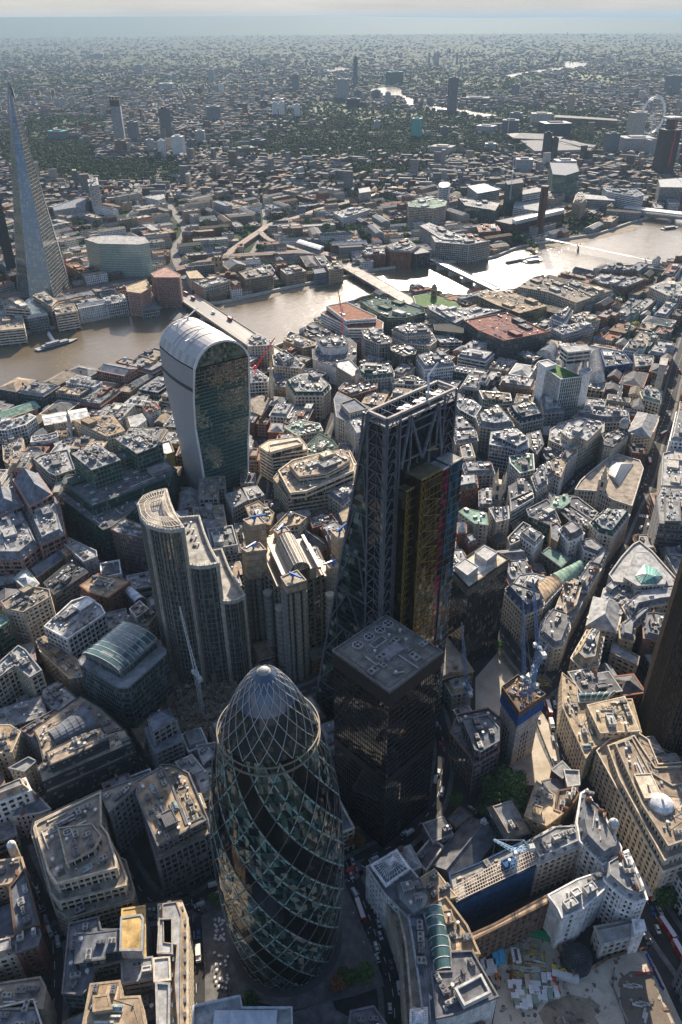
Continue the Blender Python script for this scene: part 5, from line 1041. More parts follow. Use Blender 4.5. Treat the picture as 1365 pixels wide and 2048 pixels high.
def zig(W, a, b_, z0, z1, step, r, col, off=(0, 0)):
    z = z0; i = 0
    while z+step/2 <= z1+.1:
        p, q = (a, b_) if i % 2 == 0 else (b_, a); m = ((a[0]+b_[0])/2, (a[1]+b_[1])/2)
        W.bar((a[0], a[1], z), (m[0], m[1], z+step/2), r, col); W.bar((b_[0], b_[1], z), (m[0], m[1], z+step/2), r, col); W.bar((a[0], a[1], z), (b_[0], b_[1], z), r*.8, col)
        z += step/2*1.0; i += 1
def wedge():
    X0, X1, YN, YT, YB, H = -160.5, -112.0, -47.0, -58.5, -103.0, 225.0; org = (-136, -75, 0)
    t = thing('wedge_tower', 'tall wedge-shaped glass tower with a steel ladder frame and coloured lift core', 'skyscraper', org)
    raster([(X0, YB), (X1, YB), (X1, -36), (X0, -36)], 1, 2)
    G = M(); dk = (.008, .016, .015)
    ys = lambda z: YB+(YT-YB)*z/H
    for x, s in ((X1, 1), (X0, -1)):
        z = 0
        while z < H-1:
            z2 = min(z+4, H); f = [(x, ys(z), z), (x, YN-11, z), (x, YN-11, z2), (x, ys(z2), z2)]; n = max(1, int((YN-11-ys(z))/3))
            yy = [ys(z)+(YN-11-ys(z))*i/n for i in range(n+1)]; y2 = [ys(z2)+(YN-11-ys(z2))*i/n for i in range(n+1)]
            for i in range(n):
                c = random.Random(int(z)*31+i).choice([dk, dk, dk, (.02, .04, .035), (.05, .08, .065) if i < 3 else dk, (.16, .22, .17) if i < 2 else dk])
                q = [(x, yy[i], z), (x, yy[i+1], z), (x, y2[i+1], z2), (x, y2[i], z2)]; G.face(q if s > 0 else q[::-1], c, [(i*1.5, z), (i*1.5+1.5, z), (i*1.5+1.5, z2), (i*1.5, z2)])
            z = z2
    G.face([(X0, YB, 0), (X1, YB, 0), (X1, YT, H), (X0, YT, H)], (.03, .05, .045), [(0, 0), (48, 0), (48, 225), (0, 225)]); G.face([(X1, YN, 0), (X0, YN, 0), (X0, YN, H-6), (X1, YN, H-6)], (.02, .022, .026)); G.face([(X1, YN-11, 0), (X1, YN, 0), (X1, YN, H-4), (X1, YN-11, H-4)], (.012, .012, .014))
    G.build('glazing', MGT, t, org)
    W = M(); st = (.1, .105, .12); s2 = (.135, .14, .16)
    for x in (X1, X1-8.5, X0+8.5, X0): W.box(x, YN+.5, 0, H, .9, .9, 0, s2)
    for x, y in ((X1+.4, YN-11), (X1+.4, YN+.2), (X1+.4, YN-5.5)): W.box(x, y, 0, H, .8 if y != YN-5.5 else .25, .8 if y != YN-5.5 else .25, 0, s2)
    zig(W, (X1, YN+.7), (X1-8.5, YN+.7), 0, H, 14, .22, s2); zig(W, (X0, YN+.7), (X0+8.5, YN+.7), 0, H, 14, .22, s2); zig(W, (X1+.6, YN), (X1+.6, YN-11), 0, H, 14, .22, s2)
    W.build('ladder_frame', MM, t, org)
    W = M()
    for k in range(9):     # mega-frame over the east and west flanks, 28 m storeys
        z = k*28; z2 = min(z+28, H)
        for x in (X1+.35, X0-.35):
            W.bar((x, ys(z), z), (x, YN-11, z), .38, st)
            if k < 8:
                m = (ys(z)+YN-11)/2
                W.bar((x, ys(z), z), (x, m, z2), .42, st) if ys(z2) < m+6 else None; W.bar((x, YN-11, z), (x, (m+YN-11)/2 if k > 3 else m, z2), .42, st)
        W.bar((X1, ys(z)-.3, z), (X0, ys(z)-.3, z), .35, st)
    for x in (X1+.3, X0-.3): W.bar((x, YB, 0), (x, YT, H), .5, s2); W.bar((x, (YB+YN-11)/2, 0), (x, (YB+YN-11)/2, 110), .3, st)
    for k in range(5):
        x = X1-(X1-X0)*k/4; W.bar((x, YB-.3, 0), (x, YT-.3, H), .3, st)
    for k in range(56):
        z = 4*k; 
        if ys(z) < YN-12: W.bar((X1+.15, ys(z), z), (X1+.15, YN-11.2, z), .1, (.06, .07, .07))
    W.build('mega_frame', MM, t, org)
    # head of the tower: rim, open plant deck, A-frames, grey louvre screen
    K = M(); P = [(X0, YT), (X1, YT), (X1, YN), (X0, YN)]; K.face([(p[0], p[1], H-5) for p in P], (.12, .12, .12))
    for i in range(4): a, b_ = P[i], P[(i+1) % 4]; K.bar((*a, H), (*b_, H), .6, (.4, .36, .34)); K.bar((*a, H-4), (*b_, H-4), .4, (.35, .34, .34))
    for k in range(23): x = X1-(X1-X0)*k/22; K.bar((x, YT, H-.3), (x, YN, H-.3), .1, (.22, .22, .22)) if k % 3 == 0 else None; K.bar((x, YT, H-4.5), (x, YT, H), .15, (.4, .4, .4))
    K.build('roof_rim', MW, t, org)
    K = M(); K.box((X0+X1)/2, YN-3, 195, 212, 30, 5, 0, (.12, .125, .14)); 
    for k in range(30): K.box(X0+10+k, YN-.3, 195, 209, .3, .6, 0, (.16, .165, .18))
    for z in (199, 213, 218): K.bar((X0+8, YN+.4, z), (X1-8, YN+.4, z), .35, (.17, .17, .18))
    for xa, xb in ((-122, -127), (-137, -127), (-137, -147), (-151, -147)):
        K.bar((xb, YN+.8, 222), (xa, YN+.8, 196), .6, (.15, .155, .175)); 
    K.bar((-128, YN+.8, 222), (-128, YN+.8, 196), .4, (.15, .155, .175)); K.bar((-147, YN+.8, 222), (-147, YN+.8, 200), .4, (.15, .155, .175))
    K.build('louvre_screen', MW, t, org)
    for x in (-130, -141, -153):
        p = part('air_conditioner', PROTO['acb'], t, (x-org[0], -53-org[1], H-5), 0, (1.8, 1.8, 1.6))
    # window-cleaning crane on the rim
    c = M(); c.cyl(-146, -52, H-5, H+1, 1.2, (.6, .6, .58), 10); c.bar((-146, -52, H), (-150, -56, H+7), .5, (.7, .68, .66)); c.bar((-150, -56, H+7), (-158, -57, H+11), .35, (.7, .68, .66)); c.build('cleaning_crane', MM, t, org)
    # the coloured lift core on the north side
    Yf, Yb = -36.5, YN; Z = 190
    G2, F2, S2 = M(), M(), M(); glass = [(-120.5, -126, Yb+6, 186, (.035, .026, .012)), (-126, -141.5, Yf, 192, (.05, .03, .012)), (-141.5, -148.5, Yf-1.5, 190, (.15, .012, .035)), (-148.5, -158.5, Yf-1, 191, (.01, .06, .1))]
    yel = (.5, .31, .03)
    for xa, xb, y, zt, col in glass:
        rnd = random.Random(int(xa)); z = 0
        while z < zt-1:
            z2 = min(z+4.75, zt); n = max(1, int((xa-xb)/2.3))
            for i in range(n):
                u0, u1 = xa-(xa-xb)*i/n, xa-(xa-xb)*(i+1)/n; v = rnd.choice([.25, .5, .8, 1, 1.3, 1.9]); c = tuple(q*v for q in col)
                if rnd.random() < .12: c = (.01, .015, .015)
                G2.face([(u0, y, z), (u1, y, z), (u1, y, z2), (u0, y, z2)], c, [(u0, z), (u1, z), (u1, z2), (u0, z2)])
            F2.bar((xa, y+.2, z), (xb, y+.2, z), .09, (.3, .2, .05) if xa > -141 else (.28, .22, .12))
            z = z2
        x = xa
        while x > xb+.1:
            F2.bar((x, y+.2, 0), (x, y+.2, zt), .06 if x != xa else .14, (.2, .13, .035) if xa > -141 else (.12, .12, .1)); x -= 3.1
        G2.prism([(xb, Yb), (xa, Yb), (xa, y-.1), (xb, y-.1)], 0, zt-.1, tuple(q*.6 for q in col), top=False); S2.face([(xb, Yb, zt), (xa, Yb, zt), (xa, y, zt), (xb, y, zt)], (.32, .31, .28) if xa < -140 else (.14, .12, .07))
        for q in ((xa, xb),): S2.bar((xa, y, zt+.4), (xb, y, zt+.4), .4, (.5, .47, .4) if xa < -140 else (.3, .24, .1))
    zig(F2, (-126, Yf+.3), (-128.6, Yf+.3), 0, 190, 9.5, .09, (.3, .19, .04)); zig(F2, (-120.6, Yb+6.3), (-122.6, Yb+6.3), 0, 186, 9.5, .09, (.3, .19, .04))
    for k in range(19):
        z = k*9.5; F2.bar((-129+.0, Yf+.3, z), (-141, Yf+.3, z+4.75), .1, (.35, .22, .05)); F2.bar((-141, Yf+.3, z+4.75), (-129, Yf+.3, z+9.5), .1, (.35, .22, .05))
    G2.build('lift_core_glazing', glassmat('core_glass', 2.3, 4.75, light=.1, spec=.9, jit=.06, rough=.06), t, org); F2.build('yellow_core_frame', MP, t, org); S2.build('core_roof', MR, t, org)
    ANCH.append(((-136, -75), 'wedge tower', 225, 'wedge_tower'))
wedge()

def walkie():
    zs = [0, 15, 30, 45, 60, 75, 90, 105, 120, 132, 141]
    t = thing('top_heavy_tower', 'top-heavy curved glass tower with white fins and a rounded white roof', 'skyscraper', (-230, -370, 0)); org = (-230, -370, 0)
    key = [(0, (-208, -357), (-250.6, -350.4), 44), (45, (-207, -358), (-254, -350), 47), (75, (-204.8, -357), (-256.9, -347.6), 53), (110, (-199.5, -346), (-252, -338), 60), (141, (-194.5, -331.5), (-243.5, -324.3), 66)]
    def ring(z):
        for a, b_ in zip(key, key[1:]):
            if z <= b_[0]:
                f = (z-a[0])/(b_[0]-a[0]); f = f; NE = tuple(a[1][i]+(b_[1][i]-a[1][i])*f for i in (0, 1)); NW = tuple(a[2][i]+(b_[2][i]-a[2][i])*f for i in (0, 1)); D = a[3]+(b_[3]-a[3])*f; return NE, NW, D
        return key[-1][1:]
    def P(s, d, z, out=0):   # s along north face east->west 0..1, d depth 0..1
        NE, NW, D = ring(min(z, 141)); e = (NW[0]-NE[0], NW[1]-NE[1]); L = math.hypot(*e); e = (e[0]/L, e[1]/L); n = (e[1], -e[0])
        if n[1] > 0: n = (-n[0], -n[1])
        bulge = math.sin(d*math.pi)*2.2
        k = (s-.5)*2; x = NE[0]+e[0]*(L*s)+n[0]*D*d+e[0]*k*bulge; y = NE[1]+e[1]*(L*s)+n[1]*D*d+e[1]*k*bulge
        return (x, y, z)
    G = M(); 
    for zi in range(36):
        z, z2 = zi*141/36, (zi+1)*141/36
        for i in range(22):
            for d, rev in ((0, 0), (1, 1)):
                q = [P(i/22, d, z), P((i+1)/22, d, z), P((i+1)/22, d, z2), P(i/22, d, z2)]
                c = (.012, .06, .06) if zi < 30 else (.015, .018, .02); G.face(q if not rev else q[::-1], c, [(i*2, z), (i*2+2, z), (i*2+2, z2), (i*2, z2)])
    AH = 18; prof = lambda s: AH*(max(0, 1-abs(2*s-1)**2.3))**.75
    for d, rev in ((.02, 0), (.98, 1)):
        for i in range(16):
            s0, s1 = i/16, (i+1)/16; q = [P(s0, d, 141), P(s1, d, 141), (*P(s1, d, 141)[:2], 141+prof(s1)), (*P(s0, d, 141)[:2], 141+prof(s0))]; G.face(q if not rev else q[::-1], (.012, .04, .03), [(i*2, 141), (i*2+2, 141), (i*2+2, 141+prof(s1)), (i*2, 141+prof(s0))])
    G.build('glazing', glassmat('wt_glass', 1.5, 3.9, light=.2, spec=.7, jit=.06, rough=.04, lthr=.95), t, org)
    F = M()
    for zi in range(36): z = zi*141/36; F.bar(tuple(np.add(P(0, 0, z), (.0, .12, 0))), tuple(np.add(P(1, 0, z), (0, .12, 0))), .22, (.17, .24, .22))
    for i in range(23):
        for a, b_ in zip(zs, zs[1:]): F.bar(tuple(np.add(P(i/22, 0, a), (.02, .12, 0))), tuple(np.add(P(i/22, 0, b_), (.02, .12, 0))), .07 if i % 4 else .16, (.1, .14, .13))
    F.build('curtain_wall_grid', MM, t, org)
    W = M(); wh = (.42, .43, .45); NF = 34; arch = [i/14 for i in range(15)]
    for s, sg in ((0, 1), (1, -1)):
        for i in range(NF):
            d0, d1, d2 = i/NF, (i+.56)/NF, (i+1)/NF
            for a, b_ in zip(zs, zs[1:]):
                def o(p, k):
                    e = P(0, 0, 60); w_ = P(1, 0, 60); v = (e[0]-w_[0], e[1]-w_[1]); L = math.hypot(*v); return (p[0]+v[0]/L*k*sg, p[1]+v[1]/L*k*sg, p[2])
                gap = 118 < (a+b_)/2 < 122 and False
                q = [o(P(s, d0, a), .7), o(P(s, d1, a), .7), o(P(s, d1, b_), .7), o(P(s, d0, b_), .7)]; W.face(q[::-1] if sg > 0 else q, wh)
                q = [o(P(s, d0, a), .7), P(s, d0, a), P(s, d0, b_), o(P(s, d0, b_), .7)]; W.face(q, prv(wh, .9)); q = [o(P(s, d1, a), .7), P(s, d1, a), P(s, d1, b_), o(P(s, d1, b_), .7)]; W.face(q, prv(wh, .9))
                q = [P(s, d1, a), P(s, d2, a), P(s, d2, b_), P(s, d1, b_)]; W.face(q[::-1] if sg > 0 else q, (.02, .03, .035))
    W.build('white_fins', MP, t, org)
    bd = M(); 
    for i in range(20):
        d0, d1 = i/20, (i+1)/20
        for s, k in ((0, .95), (1, -.95)):
            za, zb = 124-12*(d0 < 0)-6*(1-d0)*0, 0
            q0, q1 = P(s, d0, 119), P(s, d1, 119); v = 1 if s == 0 else -1
            bd.face([(q0[0]+v, q0[1], 117.5), (q1[0]+v, q1[1], 117.5), (q1[0]+v*1.1, q1[1], 121), (q0[0]+v*1.1, q0[1], 121)], (.03, .04, .04))
    bd.build('plant_floor_band', MM, t, org)
    Rf = M()
    for i in range(len(arch)-1):
        s0, s1 = arch[i], arch[i+1]
        for j in range(12):
            d0, d1 = j/12-.015*(j == 0), (j+1)/12
            f = lambda s, d: (*P(s, d, 141)[:2], 141.8+prof(s)); Rf.face([f(s0, d1), f(s1, d1), f(s1, d0), f(s0, d0)][::-1], (.46, .44, .42) if j % 2 or i % 3 else (.36, .35, .34))
            if j == 0 or j == 11:
                d = 0 if j == 0 else 1; a, b_ = f(s0, d), f(s1, d); Rf.bar((a[0], a[1], a[2]-.5), (b_[0], b_[1], b_[2]-.5), .8, (.68, .66, .63))
    for i in range(9):
        a = (*P(i/60, 0, 141)[:2], 142.3+prof(i/60)); 
    for j in (.3, .52, .62):
        for i in range(1, 13):
            a = (*P(i/14, j, 141)[:2], 142+prof(i/14)); b_ = (*P((i+1)/14, j, 141)[:2], 142+prof((i+1)/14)); Rf.bar(a, b_, .14, (.4, .33, .28))
    for z0, z1 in zip(zs, zs[1:]):
        for s in (0, 1): a, b_ = P(s, 0, z0), P(s, 0, z1); Rf.bar(a, b_, .75, (.66, .66, .66))
    Rf.build('curved_white_roof', MP, t, org)
    for j, (s, d) in enumerate(((.3, .85), (.55, .95), (.2, .35))):
        c = M(); b0 = (*P(s, d, 141)[:2], 141+prof(s)); c.cyl(b0[0], b0[1], b0[2], b0[2]+3, .8, (.7, .7, .7), 8); c.bar((b0[0], b0[1], b0[2]+3), (b0[0]-14, b0[1]-4, b0[2]+7), .35, (.72, .72, .72)); c.bar((b0[0], b0[1], b0[2]+3), (b0[0]+5, b0[1]+2, b0[2]+3), .5, (.6, .6, .6)); c.build('cleaning_crane', MM, t, org)
    raster([P(0, 0, 75)[:2], P(1, 0, 75)[:2], P(1, 1, 75)[:2], P(0, 1, 75)[:2]], 1, 2); ANCH.append(((-230, -375), 'top-heavy white tower', 160, 'top_heavy_tower'))
walkie()

def shard():
    C = (-404, -1062); org = (*C, 0); t = thing('glass_spire', 'very tall tapering glass spire with an open splintered tip on the far bank', 'skyscraper', org)
    base = ccw(pts('36,585 62,612 112,612 142,578 136,552 100,540 55,548')); raster(base, 1, 3); G, F = M(), M(); n = len(base)
    def at(p, f): return (p[0]+(C[0]-p[0])*f, p[1]+(C[1]-p[1])*f)
    NZ = 60
    for i in range(n):
        a, b_ = base[i], base[(i+1) % n]
        for k in range(NZ):
            f0, f1 = k/NZ*.96, (k+1)/NZ*.96; z0, z1 = k*5.0, (k+1)*5.0
            L = math.dist(a, b_); G.face([(*at(a, f0), z0), (*at(b_, f0), z0), (*at(b_, f1), z1), (*at(a, f1), z1)], (.09, .105, .115) if k < 52 else (.14, .15, .15), [(0, z0), (L*(1-f0), z0), (L*(1-f0), z1), (0, z1)])
            if k % 1 == 0: F.bar((*at(a, f0-.004), z0), (*at(b_, f0-.004), z0), .12, (.3, .3, .29))
        F.bar((*a, 0), (*at(a, .97), 303-(i % 3)*9), .45, (.45, .45, .43)); 
        for s in (.25, .5, .75):
            m = (a[0]*(1-s)+b_[0]*s, a[1]*(1-s)+b_[1]*s); F.bar((*m, 0), (*at(m, .93), 285), .14, (.3, .31, .32))
    for s in (-1, 1):
        q = [(C[0]+s*3.2-1.4, C[1]-1), (C[0]+s*3.2+1.4, C[1]+1), (C[0]+s*2.6, C[1]+2.4)]; F.frus(ccw(q), 284, [(C[0]+s*2.4, C[1]), (C[0]+s*2.4+.4, C[1]), (C[0]+s*2.4, C[1]+.4)], 309-4*(s > 0), (.4, .4, .38))
    G.build('glazing', glassmat('spire_glass', 1.5, 3.8, light=.5, spec=1.2, jit=.04, rough=.06, lthr=.82, ltint=(.34, .3, .22), metal=.35), t, org); F.build('steel_fins', MM, t, org); ANCH.append((C, 'glass spire', 306, 'glass_spire'))
shard()

def lloyds():
    org = (-140, -155, 0); t = thing('piped_steel_building', 'steel building of exposed pipes with a barrel-vaulted glass atrium and corner service towers', 'office building', org)
    Z = 68; main = [(-169, -199), (-118, -199) if False else (-121, -190), (-112, -138), (-163, -131)]; main = ccw([(-165, -196), (-126, -190), (-121, -140), (-160, -134)]); raster(main, 1, 6)
    W, G = M(), M(); G.prism(main, 0, Z, (.015, .015, .015), top=False)
    for k in range(16): z = 4+k*4.1; Q = inset(main, -.9); W.prism(Q, z, z+.5, (.2, .18, .15), bottom=True)
    P = ccw(main)
    for i in range(4):
        a, b_ = P[i], P[(i+1) % 4]; L = math.dist(a, b_); m = int(L/5.5)
        for k in range(m+1): q = (a[0]+(b_[0]-a[0])*k/m, a[1]+(b_[1]-a[1])*k/m); W.cyl(*q, 0, Z+.5, .8, (.25, .22, .18), 8)
    W.face([(p[0], p[1], Z+.2) for p in P], (.3, .24, .18)); G.build('glazing', MG, t, org); W.build('steel_frame', MM, t, org)
    # atrium vault along the long axis
    A, B_ = un(571, 1066, 84), un(600, 1124, 84); d = (B_[0]-A[0], B_[1]-A[1]); L = math.hypot(*d); d = (d[0]/L, d[1]/L); nrm = (-d[1], d[0]); r = 6.5; V, F = M(), M(); ns, na = 14, 10
    def q(s, a, rr=r): return (A[0]+d[0]*L*s+nrm[0]*rr*math.cos(a), A[1]+d[1]*L*s+nrm[1]*rr*math.cos(a), 77+rr*math.sin(a)*1.05)
    for i in range(ns):
        for j in range(na): V.face([q(i/ns, math.pi*j/na), q((i+1)/ns, math.pi*j/na), q((i+1)/ns, math.pi*(j+1)/na), q(i/ns, math.pi*(j+1)/na)], (.1, .1, .09), [(i*3, j*2), (i*3+3, j*2), (i*3+3, j*2+2), (i*3, j*2+2)])
    for i in range(ns*2+1):
        for j in range(na): F.bar(q(i/ns/2, math.pi*j/na, r+.15), q(i/ns/2, math.pi*(j+1)/na, r+.15), .16, (.5, .46, .4))
    for j in range(na+1): F.bar(q(0, math.pi*j/na, r+.15), q(1, math.pi*j/na, r+.15), .13, (.5, .46, .4))
    for s in (0, 1):
        V.face([q(s, math.pi*j/na) for j in range(na+1)], (.03, .03, .03))
        for j in range(1, na): F.bar(q(s, math.pi*j/na, r), (*q(s, 0, 0)[:2], 77), .15, (.5, .46, .4))
    for sg in (1, -1):
        a = [(A[0]+nrm[0]*sg*(r+k)+d[0]*o, A[1]+nrm[1]*sg*(r+k)+d[1]*o) for k, o in ((0, 0), (4.5, 0), (4.5, L), (0, L))]; W2 = ccw([tuple(x) for x in a]); F.prism(W2, Z, 77, (.3, .27, .23))
        e0 = (A[0]+nrm[0]*sg*(r+5.5), A[1]+nrm[1]*sg*(r+5.5)); e1 = (e0[0]+d[0]*(L+4), e0[1]+d[1]*(L+4)); F.bar((*e0, 79), (*e1, 79), 1.0, (.48, .43, .38)); F.bar((e0[0]+nrm[0]*sg*4, e0[1]+nrm[1]*sg*4, 71), (e1[0]+nrm[0]*sg*4, e1[1]+nrm[1]*sg*4, 71), .8, (.4, .33, .26))
    V.build('atrium_vault_glazing', MGT, t, org); F.build('atrium_vault_frame', MM, t, org)
    tw = [('487,1040 502,1053 532,1047 517,1031', 91, 24), ('483,1097 494,1105 533,1100 520,1086', 86, 22), ('562,1155 574,1173 613,1161 595,1141', 82, 6), ('662,1062 677,1079 694,1074 686,1056', 84, 18), ('548,1060 556,1068 580,1062 572,1054', 76, 5), ('652,1128 660,1138 682,1134 672,1125', 74, 5)]
    for k, (s, z, box) in enumerate(tw):
        Q = ccw(pts(s, 'F', z)); c = cen(Q); b = M(); raster(Q, 1, 3)
        b.prism(Q, z-box, z, (.38, .31, .23)); parapet(b, Q, z, .6, .4, (.42, .35, .29), .2)
        for zz in range(int(z-box), int(z), 5): parapet(b, Q, zz, .15, .1, (.3, .23, .16), .15)
        o = b.build('service_tower_plant_room', MW, t, org)
        s_ = M(); n = 5
        q_ = inset(Q, 1.5); s_.prism(q_, 0, z-box, (.1, .09, .08), top=False)
        for i in range(len(Q)):
            a, b_ = Q[i], Q[(i+1) % len(Q)]; L2 = math.dist(a, b_)
            for j in range(3):
                p = (a[0]+(b_[0]-a[0])*(j+.5)/3, a[1]+(b_[1]-a[1])*(j+.5)/3); s_.cyl(*p, 0, z-box-1, 1.0 if j != 1 else 1.9, (.24, .23, .21), 10)
                for zz in range(4, int(z-box), 4): s_.cyl(*p, zz, zz+.7, 1.2 if j != 1 else 2.3, (.32, .31, .29), 10)
        s_.build('service_tower_pipes', MM, t, org)
        if k in (0, 1, 2, 3, 4, 5):
            m = M(); bl = (.03, .14, .4); m.cyl(*c, z, z+3.5, .7, bl, 8); an = [2.4, .3, 1.6, 3.2, .5, 0][k]; m.bar((c[0]-math.cos(an)*3, c[1]-math.sin(an)*3, z+3.2), (c[0]+math.cos(an)*8, c[1]+math.sin(an)*8, z+5.2), .55, bl); m.box(c[0], c[1], z+2.2, z+3.8, 2.6, 2, an, bl); m.build('maintenance_crane', MP, t, org)
    for k, (x, y, z) in enumerate(((590, 1185, 62), (536, 1185, 60), (560, 1215, 56), (660, 1190, 60))):
        p = un(x, y, z); b = M(); b.cyl(*p, 0, z, 2.6, (.24, .23, .21), 16)
        for zz in range(3, z, 4): b.cyl(*p, zz, zz+1.1, 3.2, (.34, .33, .3), 16)
        b.cyl(*p, z, z+1, 3, (.5, .44, .36), 16); b.build('stair_tower', MM, t, org)
    ANCH.append(((-140, -160), 'piped steel building', 84, 'piped_steel_building'))
lloyds()

def willis():
    org = (-80, -185, 0); t = thing('stepped_crescent_tower', 'dark curved tower of three descending crescent steps with slim stone fins', 'skyscraper', org)
    T = [(125, '278,1014 288,1000 308,991 333,985 340,1010 350,1035 366,1060 345,1064 320,1061 297,1053 284,1038'), (97, '343,1022 360,1040 398,1037 408,1070 420,1100 436,1130 420,1134 400,1136 380,1133 352,1120'), (68, '405,1108 420,1107 443,1103 455,1135 470,1165 489,1195 475,1203 460,1206 447,1205 420,1190')]
    W, G, F, K, S = M(), M(), M(), M(), M()
    for z, s in T:
        P = ccw(pts(s, 'F', z)); raster(P, 1, 2); facade(W, G, P, 0, z, 'fn', (.22, .21, .18), (.02, .045, .045)); F.face([(p[0], p[1], z) for p in P], (.36, .34, .31)); parapet(K, P, z, 2.2, .4, (.44, .42, .38), 1.0)
        for i in range(len(P)):
            a, b_ = P[i-1], P[i]; n = int(math.dist(a, b_)/2)
            for j in range(n): q = (a[0]+(b_[0]-a[0])*j/n, a[1]+(b_[1]-a[1])*j/n); K.box(q[0], q[1], z, z+3, .3, .3, 0, (.5, .46, .4))
    for (x, y, z) in ((297, 1053, 125), (366, 1060, 125), (436, 1131, 97), (380, 1134, 97), (489, 1196, 68), (447, 1205, 68)):
        p = un(x, y, z); S.box(p[0], p[1], 0, z+2, 1.9, 1.9, .6, (.4, .36, .3))
    Q = ccw(pts(T[0][1], 'F', 125)); c = cen(Q)
    for i in range(len(Q)):
        a, b_ = Q[i-1], Q[i]; n = max(1, int(math.dist(a, b_)/1.8))
        for j in range(n): q = (a[0]+(b_[0]-a[0])*j/n, a[1]+(b_[1]-a[1])*j/n); S.bar((*q, 128), (q[0]+(c[0]-q[0])*.55, q[1]+(c[1]-q[1])*.55, 128.5), .16, (.6, .52, .42))
    for f in (.02, .3, .55):
        R2 = [(p[0]+(c[0]-p[0])*f, p[1]+(c[1]-p[1])*f) for p in Q]
        for i in range(len(R2)): S.bar((*R2[i-1], 128.3), (*R2[i], 128.3), .22, (.6, .52, .42))
    for k in range(4):
        p = un(372+k*6, 1050+k*14, 97); part('air_conditioner', PROTO['acb'], t, (p[0]-org[0], p[1]-org[1], 97), .5*k, (.6, .6, .6))
        p = un(383+k*5, 1048+k*14, 97); part('roof_vent', PROTO['vent'], t, (p[0]-org[0], p[1]-org[1], 97))
    G.build('glazing', MGT, t, org); W.build('fins', MW, t, org); F.build('roof', MR, t, org); K.build('parapet_crown', MW, t, org); S.build('stone_piers_and_roof_lattice', MW, t, org); ANCH.append(((-80, -185), 'curved stepped tower', 125, 'stepped_crescent_tower'))
willis()
def t42():
    P = ccw([(-228, 74), (-236, 61), (-247, 51), (-266, 43), (-285, 38), (-300, 60), (-292, 92), (-262, 100), (-240, 95)]); make('bronze_finned_tower', 'very tall dark tower with bronze vertical fins cut off by the right edge', 'skyscraper', [(183, P)], 'fn', (.1, .075, .055), 'grey', 'n', gcol='black')
t42()
def po():
    r = make('black_tower', 'shorter black office tower with two white plant boxes on a cream roof', 'skyscraper', [(75, pts('d3 0,1055 60,1000 190,908 338,992 100,1160', z=77))], 'dt', 'black', 'cream', 'n k.8', gcol='black')
    c = r.location; b = M(); Q = pts('d3 0,1050 80,985 120,1000 190,960 240,1030 110,1095 90,1130', z=78); b.face([(p[0], p[1], 75.3) for p in ccw(Q)], (.6, .58, .55)); b.build('roof_screed', MR, r, tuple(c))
    for s in ('d3 15,1045 75,1000 155,1050 90,1100', 'd3 135,965 190,925 268,965 205,1015'):
        Q = ccw(pts(s, z=80)); b = M(); b.prism(Q, 75, 80, (.42, .41, .4)); parapet(b, Q, 80, .4, .3, (.55, .55, .55), .1); b.build('plant_room', MW, r, tuple(c))
    Q = ccw(pts('d3 100,1160 338,992 190,908 0,1055', z=77)); b = M()
    for i in range(len(Q)): 
        a, b_ = Q[i-1], Q[i]; n = int(math.dist(a, b_)/1.2)
        for j in range(n): q = (a[0]+(b_[0]-a[0])*j/n, a[1]+(b_[1]-a[1])*j/n); b.box(q[0], q[1], 68, 75.3, .35, .35, 0, (.22, .21, .19))
    b.build('louvred_crown', MM, r, tuple(c))
po()
def core100():
    Q = ccw(pts('e3 360,492 440,432 582,532 450,622', z=50)); c = cen(Q); org = (*c, 0); raster(Q, 1, 3)
    t = thing('concrete_core', 'unfinished pale concrete core wrapped at the top in blue netting', 'building core', org); b = M(); b.prism(Q, 0, 50, (.42, .39, .35), top=False)
    for i in range(4):
        a, b_ = Q[i], Q[(i+1) % 4]; L = math.dist(a, b_); o = ((b_[1]-a[1])/L, -(b_[0]-a[0])/L); an = math.atan2(b_[1]-a[1], b_[0]-a[0])
        for z in range(3, 40, 4):
            for k in range(int(L/2.4)):
                f = (k+.5)/int(L/2.4); q = (a[0]+(b_[0]-a[0])*f+o[0]*.03, a[1]+(b_[1]-a[1])*f+o[1]*.03); big = z < 24 and 2 <= k <= 4; b.box(q[0], q[1], z, z+(2.6 if big else .6), 1.1 if big else .5, .1, an, (.04, .04, .04))
    b.build('wall', MW, t, org); b = M(); b.prism(inset(Q, -.8), 38, 46, (.02, .08, .26), top=False); b.build('safety_netting', MW, t, org)
    b = M(); b.prism(inset(Q, -1), 46, 49.4, (.15, .1, .07)); parapet(b, inset(Q, -1), 49.4, 1.4, .3, (.2, .14, .1), 0); rnd = random.Random(4)
    for k in range(40): s = sample(inset(Q, .5), rnd, 10, 0, [], 0); b.box(s[0], s[1], 49.4, 49.7+rnd.random()*1.6, rnd.uniform(.5, 3), rnd.uniform(.4, 1.2), rnd.choice([.3, 1.87]), rnd.choice([(.4, .32, .22), (.3, .1, .05), (.55, .5, .4), (.1, .2, .4)]))
    b.build('formwork_deck', MW, t, org); ANCH.append((c, 'blue-netted concrete core', 50, 'concrete_core'))
core100()

for ln in TR.strip().split('\n'):
    try: B(ln)
    except Exception as ex: print('BAD', ln[:80], repr(ex))
